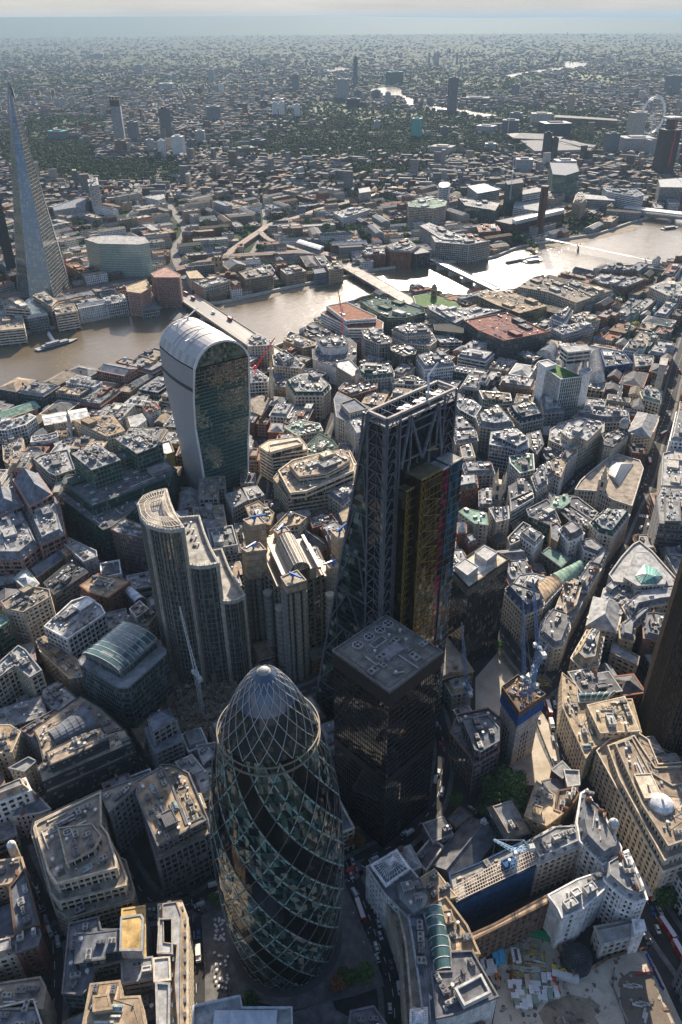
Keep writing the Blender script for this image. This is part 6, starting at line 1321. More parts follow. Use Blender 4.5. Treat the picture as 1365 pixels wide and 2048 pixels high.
# glass inserts on traced roofs
def ridge(name, label, crop, base, apex, z0, z1, col, cat='glass roof', bars=9):
    P = ccw(pts(base, crop, z0)); A = pts(apex, crop, z1); c = cen(P); t = thing(name, label, cat, (*c, z0)); b = M(); f = M(); b.prism(P, z0-.3, z0+.2, (.45, .45, .43))
    for i in range(len(P)):
        p, q = P[i], P[(i+1) % len(P)]; n1 = min(A, key=lambda a_: math.dist(a_, p)); n2 = min(A, key=lambda a_: math.dist(a_, q))
        b.face([(*p, z0+.2), (*q, z0+.2), (*n2, z1), (*n1, z1)] if n1 != n2 else [(*p, z0+.2), (*q, z0+.2), (*n1, z1)], col, None, 1)
        n = max(2, int(math.dist(p, q)/2.6))
        for k in range(n+1): g = k/n; f.bar((p[0]+(q[0]-p[0])*g, p[1]+(q[1]-p[1])*g, z0+.3), (n1[0]+(n2[0]-n1[0])*g, n1[1]+(n2[1]-n1[1])*g, z1+.1), .12, (.5, .52, .5))
    b.build('glazing', [MW, MP], t, (*c, z0)); f.build('frame', MP, t, (*c, z0))
ridge('teal_glass_roof', 'faceted teal glass roof set in the triangular stone block', 'd3', '1140,1035 1210,1062 1247,1105 1215,1147 1120,1150 1085,1105', '1150,1090 1200,1105', 31.3, 34, (.06, .26, .22))
ridge('exchange_skylight', 'long pale glazed vault over the courtyard of the old exchange', 'd3', '945,420 1075,440 990,570 925,500', '1000,440 965,520', 17.4, 22, (.34, .36, .36))
P = ccw(pts('f2 85,1345 622,1340 630,1620 70,1620', z=30.4)); (qx, qy), qw, qd, qa = obb(P); b = M(); n1, n2 = int(qw/6), int(qd/6); ca, sa = math.cos(qa), math.sin(qa)
for i in range(n1):
    for j in range(n2):
        u0, u1, v0, v1 = -qw/2+qw*i/n1, -qw/2+qw*(i+1)/n1, -qd/2+qd*j/n2, -qd/2+qd*(j+1)/n2; T = lambda a, c: (qx+a*ca-c*sa, qy+a*sa+c*ca); m = (*T((u0+u1)/2, (v0+v1)/2), 31.9); K4 = [(*T(*k), 30.6) for k in ((u0, v0), (u1, v0), (u1, v1), (u0, v1))]
        if all(inside(P, k[0]*.98+qx*.02, k[1]*.98+qy*.02) for k in K4):
            for k in range(4): b.face([K4[k], K4[(k+1) % 4], m], (.5, .53, .58))
o = b.build('quilted_roof_cover', MP, None, (qx, qy, 30.4)); tag(o, 'quilted pale translucent roof cover of inflated cushions at the bottom of the plaza', 'roof cover')
make('sky_pavilion', 'white box pavilion raised high above the roof garden tower', 'building', [(77, pts('g2 683,150 825,138 852,168 722,182', z=77))], 'bd', 'white', 'lgrey', 'n', z0=64)
Q = pts('g2 683,150 825,138 852,168 722,182', z=77); c_ = cen(Q); b = M()
for p_ in Q: b.box(p_[0]+(c_[0]-p_[0])*.2, p_[1]+(c_[1]-p_[1])*.2, 0, 64, 2.2, 2.2, 0, (.6, .6, .58))
b.box(*c_, 0, 64, 9, 9, .3, (.4, .4, .4)); o = b.build('support_core', MW, None, (*c_, 0)); tag(o, 'grey core and corner columns carrying the white box pavilion', 'building core')
# saucer dome, corner domes
def domeon(x, y, z, r, h, col, name, label, drum=2.0, crop='F'):
    p = un(*fp(crop, x, y), z); b = M(); t = thing(name, label, 'dome', (*p, z)); b.cyl(0, 0, -11 if r < 4 else -.6, drum, r, PAL['cream'], 20); b.build('drum', MW, t, (0, 0, 0)); b = M(); b.dome(0, 0, drum, r*.95, h, col, 24, 6); b.cyl(0, 0, drum+h-.2, drum+h+1, r*.08+.1, (.4, .4, .4), 8)
    b.build('cupola', MR, t, (0, 0, 0)); return t
domeon(1322, 1609, 33, 6.6, 2.6, (.62, .64, .67), 'saucer_dome', 'white saucer dome on the long cream block with terraces at right', 1.0)
domeon(1017, 215, 30, 4.5, 5, (.3, .33, .36), 'corner_dome', 'grey dome on the stone corner facing the open junction', 4, 'd3')
domeon(735, 655, 31, 3, 4, (.22, .25, .25), 'corner_dome', 'small dark dome on the brick and white block behind the wedge tower', 4, 'g4')
domeon(948, 268, 31, 2.6, 2.5, (.35, .38, .4), 'corner_turret', 'white stone turret with a lead cap on the slate-roofed corner', 5, 'f4')
domeon(78, 385, 27, 2.2, 2.2, (.6, .6, .58), 'corner_cupola', 'small white cupola on the yellow brick block at far left', 3.5, 'f1')
domeon(905, 1285, 22, 6, 5, (.2, .33, .27), 'copper_dome', 'low pale green dome beside the fin-clad tower', 1, 'c3') if False else None
domeon(1600, 0, 0, 1, 1, (1, 1, 1), 'x', 'x') if False else None
# ------------------------------------------------------------------ churches, column, chimney, wheel, bridges
def spire(crop, x, y, zt, zroof, s, name, label, steeple=18, col='cream', pin=False, cat='church tower'):
    p = un(*fp(crop, x, y), zt); org = (*p, 0); t = thing(name, label, cat, org); b = M(); c = pc(col); an = .3
    b.box(*p, 0, zt-steeple, s, s, an, c); 
    for z in (zt-steeple-9, zt-steeple-18):
        b.box(*p, z-.4, z, s+.8, s+.8, an, prv(c, 1.1))
        for k in range(4):
            a = an+k*math.pi/2; b.box(p[0]+math.cos(a)*s/2, p[1]+math.sin(a)*s/2, z+2, z+7, .3, s*.3, a, (.04, .04, .04))
    b.build('tower_wall', MW, t, org); b = M()
    if pin:
        for a_ in range(4):
            a = an+math.pi/4+a_*math.pi/2; q = (p[0]+math.cos(a)*s*.66, p[1]+math.sin(a)*s*.66); b.cyl(*q, zt-steeple-12, zt-5, 1.1, c, 8); b.cyl(*q, zt-5, zt+1, 1.1, c, 8, r1=.1)
    elif steeple > 0:
        b.cyl(*p, zt-steeple, zt-steeple*.7, s*.42, c, 8); b.cyl(*p, zt-steeple*.7, zt-steeple*.4, s*.3, prv(c, .9), 8); b.cyl(*p, zt-steeple*.4, zt, s*.2, prv(c, .8), 8, r1=.1)
    b.build('steeple', MW, t, org); raster([(p[0]+s*math.cos(k), p[1]+s*math.sin(k)) for k in range(6)]); ANCH.append((p, label, zt, name))
spire('d3', 290, 485, 46, 30, 8, 'church_tower', 'pinnacled white stone church tower in the lanes right of the wedge tower', 10, 'cream', True)
spire('d3', 914, 455, 42, 20, 7, 'church_tower', 'clock tower with an ornate cupola rising from the old exchange', 12, 'cream')
spire('d1', 392, 100, 50, 30, 6, 'church_spire', 'slender pointed grey spire left of the green glass towers', 24, 'stone')
spire('c3', 1035, 1180, 46, 20, 5, 'church_spire', 'thin white steeple beyond the fin-clad tower at right', 24, 'white')
spire('c1', 1238, 498, 45, 20, 10, 'church_tower', 'square pinnacled cathedral tower on the far bank', 6, 'tan', True)
spire('f3', 1098, 250, 19, 10, 4.5, 'bell_turret', 'small white bell turret on the dark medieval church', 6, 'white')
make('church_building', 'long stone cathedral nave beside the square pinnacled tower', 'church', [(20, pts('c1 1262,562 1365,548 1400,570 1300,595', z=20))], 'st', 'tan', 'slate', 'g7 n')
def column():
    p = un(541, 718, 62); org = (*p, 0); t = thing('stone_column', 'tall fluted stone column with a gilded urn standing among the offices', 'column', org); b = M(); c = PAL['cream']
    b.box(*p, 0, 12, 8.5, 8.5, .3, c); b.box(*p, 12, 13, 9.6, 9.6, .3, prv(c, 1.1)); b.build('pedestal', MW, t, org)
    b = M(); b.cyl(*p, 13, 50, 2.4, c, 16, r1=2.1); b.box(*p, 50, 51.3, 5.6, 5.6, .3, c); b.build('shaft', MW, t, org); b = M(); b.cyl(*p, 51.3, 56, 1.4, c, 12); b.dome(*p, 56, 1.9, 3, (.6, .42, .12), 12, 4); b.cyl(*p, 59, 62, .8, (.6, .42, .12), 10, r1=.2); b.build('urn', MW, t, org); raster([(p[0]+7, p[1]+7), (p[0]-7, p[1]+7), (p[0]-7, p[1]-7), (p[0]+7, p[1]-7)])
column()
def museum():
    P = pts('c3 300,312 660,237 695,252 390,332', z=32); r = make('museum_building', 'huge brown brick power-station-like museum with a pale glass strip along its roof', 'museum', [(30, P)], 'br', (.12, .07, .05), 'grey', 'n'); c = tuple(r.location)
    b = M(); Q = pts('c3 400,296 690,236 695,246 420,310', z=40); b.prism(ccw(Q), 30, 37, (.35, .42, .4)); b.build('glass_roof_beam', MG, r, c)
    p = un(*fp('c3', 586, 118), 99); org = (*p, 0); t = thing('brick_chimney', 'square dark brick chimney standing in front of the brown museum', 'chimney', org); b = M(); b.box(*p, 0, 97, 12, 12, .3, (.12, .065, .045)); b.box(*p, 96.5, 99, 12.8, 12.8, .3, (.16, .1, .07)); b.build('stack', MW, t, org)
    b = M()
    for k in range(4):
        a = .3+k*math.pi/2; b.box(p[0]+math.cos(a)*6.05, p[1]+math.sin(a)*6.05, 8, 90, .3, 3, a, (.05, .035, .03))
    b.build('flue_recess', MW, t, org); ANCH.append((p, 'brick museum chimney', 99, 'brick_chimney'))
museum()
def bridge(name, label, A, B_, wd, z, npier, deckcol, kind='road', pierw=5, ext=0):
    A = un(*A, z); B_ = un(*B_, z); org = (*A, 0); t = thing(name, label, 'bridge', org, 'bridges over the river'); L = math.dist(A, B_); an = math.atan2(B_[1]-A[1], B_[0]-A[0]); d = (math.cos(an), math.sin(an)); n = (-d[1], d[0])
    P = lambda s, o: (A[0]+d[0]*L*s+n[0]*o, A[1]+d[1]*L*s+n[1]*o)
    b = M(); b.prism([P(0, -wd/2), P(1, -wd/2), P(1, wd/2), P(0, wd/2)], z-2.2, z, deckcol, bottom=True)
    if kind == 'road':
        b.build('deck', MW, t, org); b = M()
        b.face([(*P(0, -wd*.32), z+.05), (*P(1, -wd*.32), z+.05), (*P(1, wd*.32), z+.05), (*P(0, wd*.32), z+.05)], (.14, .135, .13))
        for s in range(int(L/8)): b.bar((*P(s*8/L, 0), z+.09), (*P((s*8+3)/L, 0), z+.09), .09, (.7, .7, .68))
        b.build('carriageway', MP, t, org)
    else: b.build('deck', MW, t, org)
    b = M()
    for o in (-wd/2, wd/2): b.prism([P(0, o-.3), P(1, o-.3), P(1, o+.3), P(0, o+.3)], z, z+1.2, prv(deckcol, 1.2))
    b.build('parapet', MW, t, org)
    if kind == 'rail':
        b = M()
        for o in np.arange(-wd/2+3, wd/2-1, 3.4): 
            for e in (-.75, .75): b.bar((*P(0, o+e), z+.25), (*P(1, o+e), z+.25), .14, (.5, .45, .42))
        for s in range(int(L/25)): b.bar((*P(s*25/L, -wd/2), z), (*P(s*25/L, -wd/2), z+6), .15, (.2, .2, .2)); b.bar((*P(s*25/L, -wd/2), z+6), (*P(s*25/L, wd/2), z+6), .15, (.2, .2, .2)); b.bar((*P(s*25/L, wd/2), z), (*P(s*25/L, wd/2), z+6), .15, (.2, .2, .2))
        b.build('rails', MM, t, org)
    for k in range(npier):
        s = (k+1)/(npier+1); c = P(s, 0); b = M()
        if pierw > 4:
            b.box(*c, -1, z-2.2, pierw, wd*.96, an, PAL['stone']); b.cyl(*P(s, wd*.5), -1, z-3.5, pierw*.6, PAL['stone'], 8); b.cyl(*P(s, -wd*.5), -1, z-3.5, pierw*.6, PAL['stone'], 8)
        else:
            for o in (-.38, -.13, .13, .38): b.cyl(*P(s, wd*o), -1, z-2.2, pierw*.45, PAL['dgrey'], 8)
        b.build('pier', MW, t, org)
    for k in range(npier+1):    # shallow arched soffits between piers
        if kind == 'foot': break
        b = M(); s0, s1 = k/(npier+1), (k+1)/(npier+1)
        for o in (-wd/2+.1, wd/2-.1):
            pr = None
            for j in range(9):
                f = j/8; q = (*P(s0+(s1-s0)*f, o), z-2.4-3.2*(2*f-1)**2); 
                if pr: b.face([pr, q, (q[0], q[1], z-1), (pr[0], pr[1], z-1)], prv(deckcol, .9))
                pr = q
        b.build('arch', MW, t, org)
    q = [P(-.02, -wd/2), P(1.02, -wd/2), P(1.02, wd/2), P(-.02, wd/2)]; raster(q, 3, 3); return t, P, L, an
BR1 = bridge('road_bridge', 'wide stone road bridge with buses crossing, partly hidden by the top-heavy tower', (372, 592), (552, 712), 30, 9, 2, (.4, .36, .3), pierw=7)
BR2 = bridge('rail_bridge', 'broad railway bridge running into the riverside terminus between two brick towers', (686, 527), (835, 612), 26, 9, 4, (.24, .21, .19), 'rail', 3.5)
BR3 = bridge('road_bridge', 'narrower iron road bridge beyond the railway bridge', (862, 516), (992, 578), 16, 10, 4, (.3, .29, .28), pierw=6)
BR5 = bridge('rail_bridge', 'railway bridge with a ridged white station roof at the right edge', (1250, 421), (1500, 450), 28, 10, 4, (.25, .25, .26), 'rail', 6)
o = BR5[0]; b = M(); P = BR5[1]
for k in range(46): s = k/46; q = [P(s, -14), P(s+.015, -14), P(s+.015, 14), P(s, 14)]; b.prism(q if area(q) > 0 else q[::-1], 17, 18.2, (.55, .56, .57))
for k in range(24): b.bar((*P(k/23, -13), 10), (*P(k/23, -13), 17), .3); b.bar((*P(k/23, 13), 10), (*P(k/23, 13), 17), .3)
b.build('ridged_station_roof', MM, o, tuple(o.location))
A = un(1092, 478, 9); B_ = un(1330, 528, 9); t = thing('footbridge', 'slender silver suspension footbridge with two Y-shaped piers', 'bridge', (*A, 0), 'bridges over the river'); L = math.dist(A, B_); an = math.atan2(B_[1]-A[1], B_[0]-A[0]); d = (math.cos(an), math.sin(an)); n = (-d[1], d[0]); P = lambda s, o: (A[0]+d[0]*L*s+n[0]*o, A[1]+d[1]*L*s+n[1]*o)
b = M(); b.prism([P(0, -2.2), P(1, -2.2), P(1, 2.2), P(0, 2.2)], 9, 9.7, (.5, .5, .5), bottom=True); b.build('deck', MM, t, (*A, 0))
b = M()
for s in (.3, .86): c = P(s, 0); b.cyl(*c, -1, 6, 2.6, (.3, .3, .3), 10, r1=1.4); [b.bar((*c, 6), (*P(s, o*6), 12), .6, (.45, .45, .45)) for o in (-1, 1)]
b.build('pier', MW, t, (*A, 0)); b = M()
for o in (-5.5, 5.5, -4.5, 4.5):
    pr = None
    for j in range(25):
        s = j/24; z = 12 if False else 9+3*max(0, 1-min(abs(s-.3), abs(s-.86))*5); q = (*P(s, o), z)
        if pr: b.bar(pr, q, .1, (.6, .6, .6))
        pr = q
b.build('cables', MM, t, (*A, 0))
for x, y, lab in ((870, 563, 'right-hand brick terminus tower with a small dome beside the green roof'), (808, 598, 'left-hand brick terminus tower at the end of the railway bridge')):
    p = un(x, y, 34); org = (*p, 0); t = thing('brick_tower', lab, 'tower', org); b = M(); b.box(*p, 0, 26, 8, 8, .5, (.33, .22, .13)); b.box(*p, 22, 23, 9, 9, .5, PAL['cream'])
    for k in range(4): a = .5+k*math.pi/2; b.box(p[0]+math.cos(a)*4.05, p[1]+math.sin(a)*4.05, 15, 20, .2, 2.4, a, (.05, .04, .04))
    b.build('wall', MW, t, org); b = M(); b.dome(*p, 26, 4, 4.5, (.3, .28, .25), 12, 4); b.cyl(*p, 30, 34, .9, (.35, .3, .25), 8, r1=.1); b.build('dome', MW, t, org)
# green roof over the terminus
P = pts('c2 1100,745 1190,730 1365,790 1380,830 1240,812 1120,800', z=12); make('terminus_roof', 'green planted roof deck between the terminus towers and the offices', 'building', [(12, P)], 'bd', 'cream', 'lawn', 'n')
def wheel():
    p = un(1298, 272, 0); c = (*p, 68); t = thing('observation_wheel', 'giant thin observation wheel beside the distant river bend', 'wheel', (*p, 0)); an = math.atan2(RT[1], RT[0])+.5; d = (math.cos(an), math.sin(an)); Rr = 61; n = 40
    Q = lambda a, r: (p[0]+d[0]*r*math.cos(a), p[1]+d[1]*r*math.cos(a), 68+r*math.sin(a)); b = M()
    for i in range(n):
        a0, a1 = i*2*math.pi/n, (i+1)*2*math.pi/n; b.bar(Q(a0, Rr), Q(a1, Rr), 1.9, (.75, .75, .75)); b.bar(Q(a0, Rr-5), Q(a1, Rr-5), 1.0, (.7, .7, .7)); b.bar(Q(a0, Rr), Q(a1, Rr-5), .5, (.6, .6, .6))
    b.build('rim', MP, t, (*p, 0)); b = M()
    for i in range(n): b.bar(Q(i*2*math.pi/n, 2), Q(i*2*math.pi/n, Rr-5), .12, (.6, .6, .6))
    b.build('spokes', MP, t, (*p, 0)); b = M()
    for i in range(32): b.dome(*Q(i*2*math.pi/32, Rr+4)[:2], Q(i*2*math.pi/32, Rr+4)[2]-1.5, 2.6, 4, (.6, .63, .66), 8, 3)
    cp = b.build('capsules', MP, t, (*p, 0)); cp['kind'] = 'stuff' if False else 'part'; del cp['kind']; b = M(); m = (-d[1], d[0])
    for s in (-1, 1): b.bar((p[0]+d[0]*22*s-m[0]*28, p[1]+d[1]*22*s-m[1]*28, 0), (p[0]-m[0]*4, p[1]-m[1]*4, 69), 1.6, (.62, .62, .62))
    b.bar((p[0]-m[0]*6, p[1]-m[1]*6, 68), (p[0]+m[0]*4, p[1]+m[1]*4, 68), 2.2, (.62, .62, .62)); b.build('support_legs', MP, t, (*p, 0))
wheel()

# ------------------------------------------------------------------ distant towers: crop, x0, x1, ytop, ybase, style, colour, label, extra
def ftower(c, x0, x1, yt, yb, col, label, roof='lgrey', name='tower_block', shape='box', deep=.7, cat='tower block'):
    a = fp(c, x0, yb); b_ = fp(c, x1, yb); mx = (a[0]+b_[0])/2; A = un(a[0], a[1]); B_ = un(b_[0], b_[1]); wd = math.dist(A, B_); ce = un(mx, a[1]); k = proj(*ce, 0); 
    lo, hi = 5, 400
    for _ in range(40):
        m = (lo+hi)/2
        if proj(*ce, m)[1] > fp(c, 0, yt)[1]: lo = m
        else: hi = m
    h = lo; an = math.atan2(B_[1]-A[1], B_[0]-A[0])+random.Random(label).uniform(-.5, .5)*(shape == 'box'); org = (*ce, 0); t = thing(name, label, cat, org); b = M(); col = pc(col); s = 1/(abs(math.cos(.25))+deep*.3); w_ = wd*s; d_ = w_*deep
    if shape == 'box':
        b.box(*ce, 0, h, w_, d_, an, col); b.build('wall', MF, t, org); b = M(); b.box(*ce, h, h+1, w_*1.02, d_*1.02, an, prv(pc(roof), 1.0)); b.box(*ce, h+1, h+4.5, w_*.5, d_*.5, an, prv(col, .8)); b.build('roof', MR, t, org)
    elif shape == 'oval':
        P = [(ce[0]+math.cos(i*.5236)*w_/2, ce[1]+math.sin(i*.5236)*w_/2) for i in range(12)]; Q = [(ce[0]+math.cos(i*.5236)*w_*.28, ce[1]+math.sin(i*.5236)*w_*.28) for i in range(12)]; b.prism(P, 0, h*.86, col); b.build('wall', MF, t, org); b = M(); b.frus(P, h*.86, Q, h*.97, prv(col, .9)); b.cyl(*ce, h*.97, h+2, w_*.1, (.3, .3, .3), 8, r1=.5); b.build('roof', MR, t, org)
    elif shape == 'spike':
        b.box(*ce, 0, h*.72, w_, w_, .4, col); b.build('wall', MW, t, org); b = M(); P = [(ce[0]+a1*w_/2*math.cos(.4)-b1*w_/2*math.sin(.4), ce[1]+a1*w_/2*math.sin(.4)+b1*w_/2*math.cos(.4)) for a1, b1 in ((-1, -1), (1, -1), (1, 1), (-1, 1))]; b.frus(P, h*.72, [(ce[0]+(p[0]-ce[0])*.05, ce[1]+(p[1]-ce[1])*.05) for p in P], h, prv(col, .8)); b.build('spire', MW, t, org)
    elif shape == 'pinn':
        b.box(*ce, 0, h*.9, w_, w_, .4, col); b.build('wall', MW, t, org); b = M()
        for a1, b1 in ((-1, -1), (1, -1), (1, 1), (-1, 1)): b.cyl(ce[0]+a1*w_*.42, ce[1]+b1*w_*.42, h*.9, h, w_*.13, col, 6, r1=.3)
        b.build('pinnacles', MW, t, org)
    raster([(ce[0]-w_/2, ce[1]-w_/2), (ce[0]+w_/2, ce[1]-w_/2), (ce[0]+w_/2, ce[1]+w_/2), (ce[0]-w_/2, ce[1]+w_/2)]); ANCH.append((ce, label, h, name)); return t, ce, h, w_, an
FT = '''t1,505,548,475,557,slate,dark glass tower right of the three-turbine tower,lgrey
t1,630,677,422,545,dgrey,dark tower under construction with a blue band near the top,navy
t1,456,497,548,607,brown,brown slab below the three-turbine tower,tan
t1,576,607,545,602,lgrey,plain pale slab left of the white twin blocks,white
t1,624,652,548,615,white,left white stepped block of the pair near the dark tower,white
t1,678,728,532,612,white,right white round-cornered block of the pair near the dark tower,white
t1,738,768,545,630,dgrey,grey slab just right of the white blocks,grey
t1,806,868,415,475,slate,wide dark slab group in the hazy middle distance,grey
t1,1063,1086,400,455,white,left of the two tall white twin slabs near the centre,white
t1,1089,1112,398,455,white,right of the two tall white twin slabs near the centre,white
t1,1148,1172,408,458,white,single white slab right of the white twin slabs,white
t1,531,563,253,293,lgrey,pale far slab above the dark construction tower,white
t1,814,840,270,325,lgrey,stepped pale far tower high on the plain,white
t1,856,876,328,366,white,small white far tower below the stepped pale one,white
t1,1141,1170,290,362,slate,dark hazy tower left of the round-topped river tower,grey
t1,1316,1362,308,388,lgrey,pale tower cluster at the foot of the round-topped river tower,white
t1,672,692,288,327,lgrey,small pale far tower beside a long slab,white
t1,623,682,325,349,lgrey,long pale slab far out on the plain,white
t1,1008,1028,328,370,lgrey,grey far tower between two white ones,grey
t1,1018,1046,392,422,bglass,short blue glass block with a bright side,white
t1,1060,1110,385,398,lgrey,low pale block behind the twin slabs,white
t1,126,146,382,416,lgrey,first of five hazy slabs in a row left of the three-turbine tower,grey
t1,180,200,380,416,lgrey,second of five hazy slabs in a row left of the three-turbine tower,grey
t1,215,232,384,418,lgrey,third of five hazy slabs in a row left of the three-turbine tower,grey
t1,240,260,384,420,lgrey,fourth of five hazy slabs in a row left of the three-turbine tower,grey
t1,278,300,380,418,lgrey,fifth of five hazy slabs in a row left of the three-turbine tower,grey
t1,364,408,208,228,lgrey,far pale block high on the left of the plain,white
t1,926,996,575,612,brown,brown block with a green roof edge near the trees,green
t1,195,270,510,545,slate,long dark school-like range above the park trees,teal
t1,765,805,510,558,lgrey,pale slab left of the low white blocks,white
t1,980,1040,545,572,dgrey,dark low flats inland,grey
t1,980,1000,600,640,dgrey,small dark flats inland,grey
t2,447,484,303,428,dgrey,dark straight slab tower standing by the river bend,grey
t2,308,349,462,536,teal,green glass tower with a pale top inland of the river,white
t2,698,727,330,376,slate,small dark tower in the haze right of the river slab,grey
t2,1142,1210,438,535,cream,broad cream stone tower next to the observation wheel,white
t2,1290,1348,295,372,slate,wide dark hazy block at the upper right,grey
t2,812,846,518,630,dark,left taller half of the dark twin towers by the station,black
t2,845,872,538,632,dark,right shorter half of the dark twin towers by the station,black
t2,1190,1214,355,395,cream,small lit block behind the observation wheel,white
t2,1170,1196,345,385,slate,small dark block left of the small lit one,grey
t2,655,728,468,520,dgrey,dark block cluster on the river near the station,grey
t2,690,742,440,476,slate,dark glass block behind the dark cluster,grey
t2,765,857,442,484,stone,long pale hospital-like range by the river,lgrey
t2,800,925,478,532,bglass,wide blue-white glass building left of the big station,white
t2,560,640,490,515,lgrey,long white low office before the river bend,white
t2,1052,1110,520,598,slate,dark blue slab in front of the cream stone tower,slate
t2,1108,1245,535,590,lgrey,broad white podium slab below the cream stone tower,lgrey
t2,1215,1270,545,605,lgrey,pale blocky theatre at the far right river bank,lgrey
t2,1290,1347,560,640,stone,pale block behind the unfinished right-hand tower,lgrey
t2,20,62,310,382,lgrey,pale cluster left of the round-topped river tower,white
t2,210,275,280,330,dgreen,wide greenish apartment range beyond the first river bend,teal
t2,85,110,352,412,slate,dark block below the round-topped river tower,grey
t2,55,112,385,420,bglass,blue glass block by the near side of the river bend,slate
t2,155,190,352,390,dgrey,small dark flats on the near side of the river bend,grey
t2,205,228,360,410,lgrey,pale pointed block on the near side of the river bend,white
t2,370,394,380,410,slate,small dark tower between the river bends,grey
t2,1290,1310,470,500,lgrey,pale crown block at the far right,white
t2,705,780,620,680,lgrey,pale grey slab below the dark twin towers,white
t2,855,945,625,680,lgrey,striped pale slab right of the pale grey one,white
t2,500,620,380,402,dgrey,long low dark palace-like range across the river,slate
t2,160,188,472,505,lgrey,small pale slab among trees inland,white
t2,418,455,495,530,dgrey,small dark flats near the trees inland,grey
t2,380,480,570,600,stone,grey slab inland of the trees,grey
t2,590,640,560,590,lgrey,white curved block beside the station tracks,white'''
for l in FT.split('\n'):
    q = l.split(','); ftower(q[0], *map(float, q[1:5]), q[5], q[6], q[7])
ftower('t2', 80, 101, 216, 335, (.1, .12, .15), 'slim round-topped tower beside the far river bend', shape='oval')
ftower('t2', 912, 942, 358, 437, 'tan', 'square pinnacled parliament tower', shape='pinn', cat='tower')
ftower('t2', 1112, 1130, 392, 455, 'tan', 'pointed clock tower at the right end of the parliament range', shape='spike', cat='clock tower')
ftower('t2', 988, 1000, 400, 440, 'tan', 'small pointed spire between the parliament towers', shape='spike', cat='tower')
make('palace_building', 'long gothic parliament range by the distant river', 'palace', [(26, pts('t2 870,448 985,455 1110,464 1110,471 985,463 870,457', z=26))], 'st', 'brown', 'dgrey', 'n', rich=.3)
for k, (x, o_) in enumerate(((430, 'first'), (455, 'second'), (503, 'third'), (528, 'fourth'))):
    ftower('t2', x-2, x+3, 236 if k < 2 else 262, 296, 'white', o_+' from the left of four white power-station chimneys', shape='oval', name='power_chimney', cat='chimney')
for k, x in enumerate((372, 394, 406, 480)): ftower('t2', x, x+10, 206, 250, 'lgrey', ['leftmost', 'second', 'third', 'rightmost'][k]+' of the faint slabs in the haze above the four chimneys')
# three-turbine tower
t, ce, h, w_, an = ftower('t1', 452, 497, 376, 560, 'lgrey', 'tall striped tower with three turbine holes at its slanted top', shape='none', name='turbine_tower', cat='skyscraper')
b = M(); org = tuple(t.location)
u = (RT[0], RT[1]); L_ = math.hypot(*u); u = (u[0]/L_, u[1]/L_); v = (-u[1], u[0]); hw = w_*.42
Q = [(ce[0]+u[0]*a*hw*1.1+v[0]*c_*hw*.8, ce[1]+u[1]*a*hw*1.1+v[1]*c_*hw*.8) for a, c_ in ((-1, -1), (1, -1), (1, 1), (-1, 1))]; b.prism(Q if area(Q) > 0 else Q[::-1], 0, h*.8, (.42, .43, .44))
for k in range(11): f = -1+k*.2; b.box(ce[0]+u[0]*f*hw*1.1-v[0]*hw*.82, ce[1]+u[1]*f*hw*1.1-v[1]*hw*.82, 5, h*.8, 1.1, .5, math.atan2(u[1], u[0]), (.03, .03, .035)); b.box(ce[0]+u[0]*f*hw*1.1+v[0]*hw*.82, ce[1]+u[1]*f*hw*1.1+v[1]*hw*.82, 5, h*.8, 1.1, .5, math.atan2(u[1], u[0]), (.03, .03, .035))
b.build('striped_wall', MW, t, org); b = M(); b.prism(Q if area(Q) > 0 else Q[::-1], h*.8, h*.93, (.03, .032, .036))
for f in (-1, -.36, .36, 1): b.box(ce[0]+u[0]*f*hw, ce[1]+u[1]*f*hw, h*.93, h, 1.6, hw*1.6, math.atan2(u[1], u[0]), (.04, .04, .045))
b.box(*ce, h-1.5, h, hw*2.2, hw*1.6, math.atan2(u[1], u[0]), (.05, .05, .055)); b.build('dark_head', MW, t, org)
for f in (-.68, 0, .68):
    b = M(); c0 = (ce[0]+u[0]*f*hw, ce[1]+u[1]*f*hw, h*.93+(h*.06)/2); r_ = hw*.26
    for i in range(12): a0, a1 = i*.5236, (i+1)*.5236; b.bar((c0[0]+u[0]*r_*math.cos(a0)+v[0]*hw*.85, c0[1]+u[1]*r_*math.cos(a0)+v[1]*hw*.85, c0[2]+r_*math.sin(a0)), (c0[0]+u[0]*r_*math.cos(a1)+v[0]*hw*.85, c0[1]+u[1]*r_*math.cos(a1)+v[1]*hw*.85, c0[2]+r_*math.sin(a1)), .5, (.6, .6, .6))
    b.build('turbine', MP, t, org)
# unfinished tower at right and guy's tower behind the spire
t, ce, h, w_, an = ftower('t2', 1243, 1320, 505, 690, (.08, .05, .045), 'dark unfinished tower with red hoist strips at the right edge', 'grey', 'unfinished_tower', 'box', .8, 'tower'); b = M(); b.box(*ce, h, h*1.22, w_*.5, w_*.4, an, (.1, .08, .07)); b.box(*ce, h*1.22, h*1.26, w_*.9, w_*.8, an, (.5, .48, .45)); b.box(ce[0], ce[1]+w_*.45, 0, h, 1, 1, an, (.25, .03, .03)); b.build('core_top', MW, t, tuple(t.location))
ftower('c1', 42, 108, 105, 620, (.06, .06, .06), 'dark hospital tower behind the glass spire', 'dgrey', 'tower_block', 'box', .8)
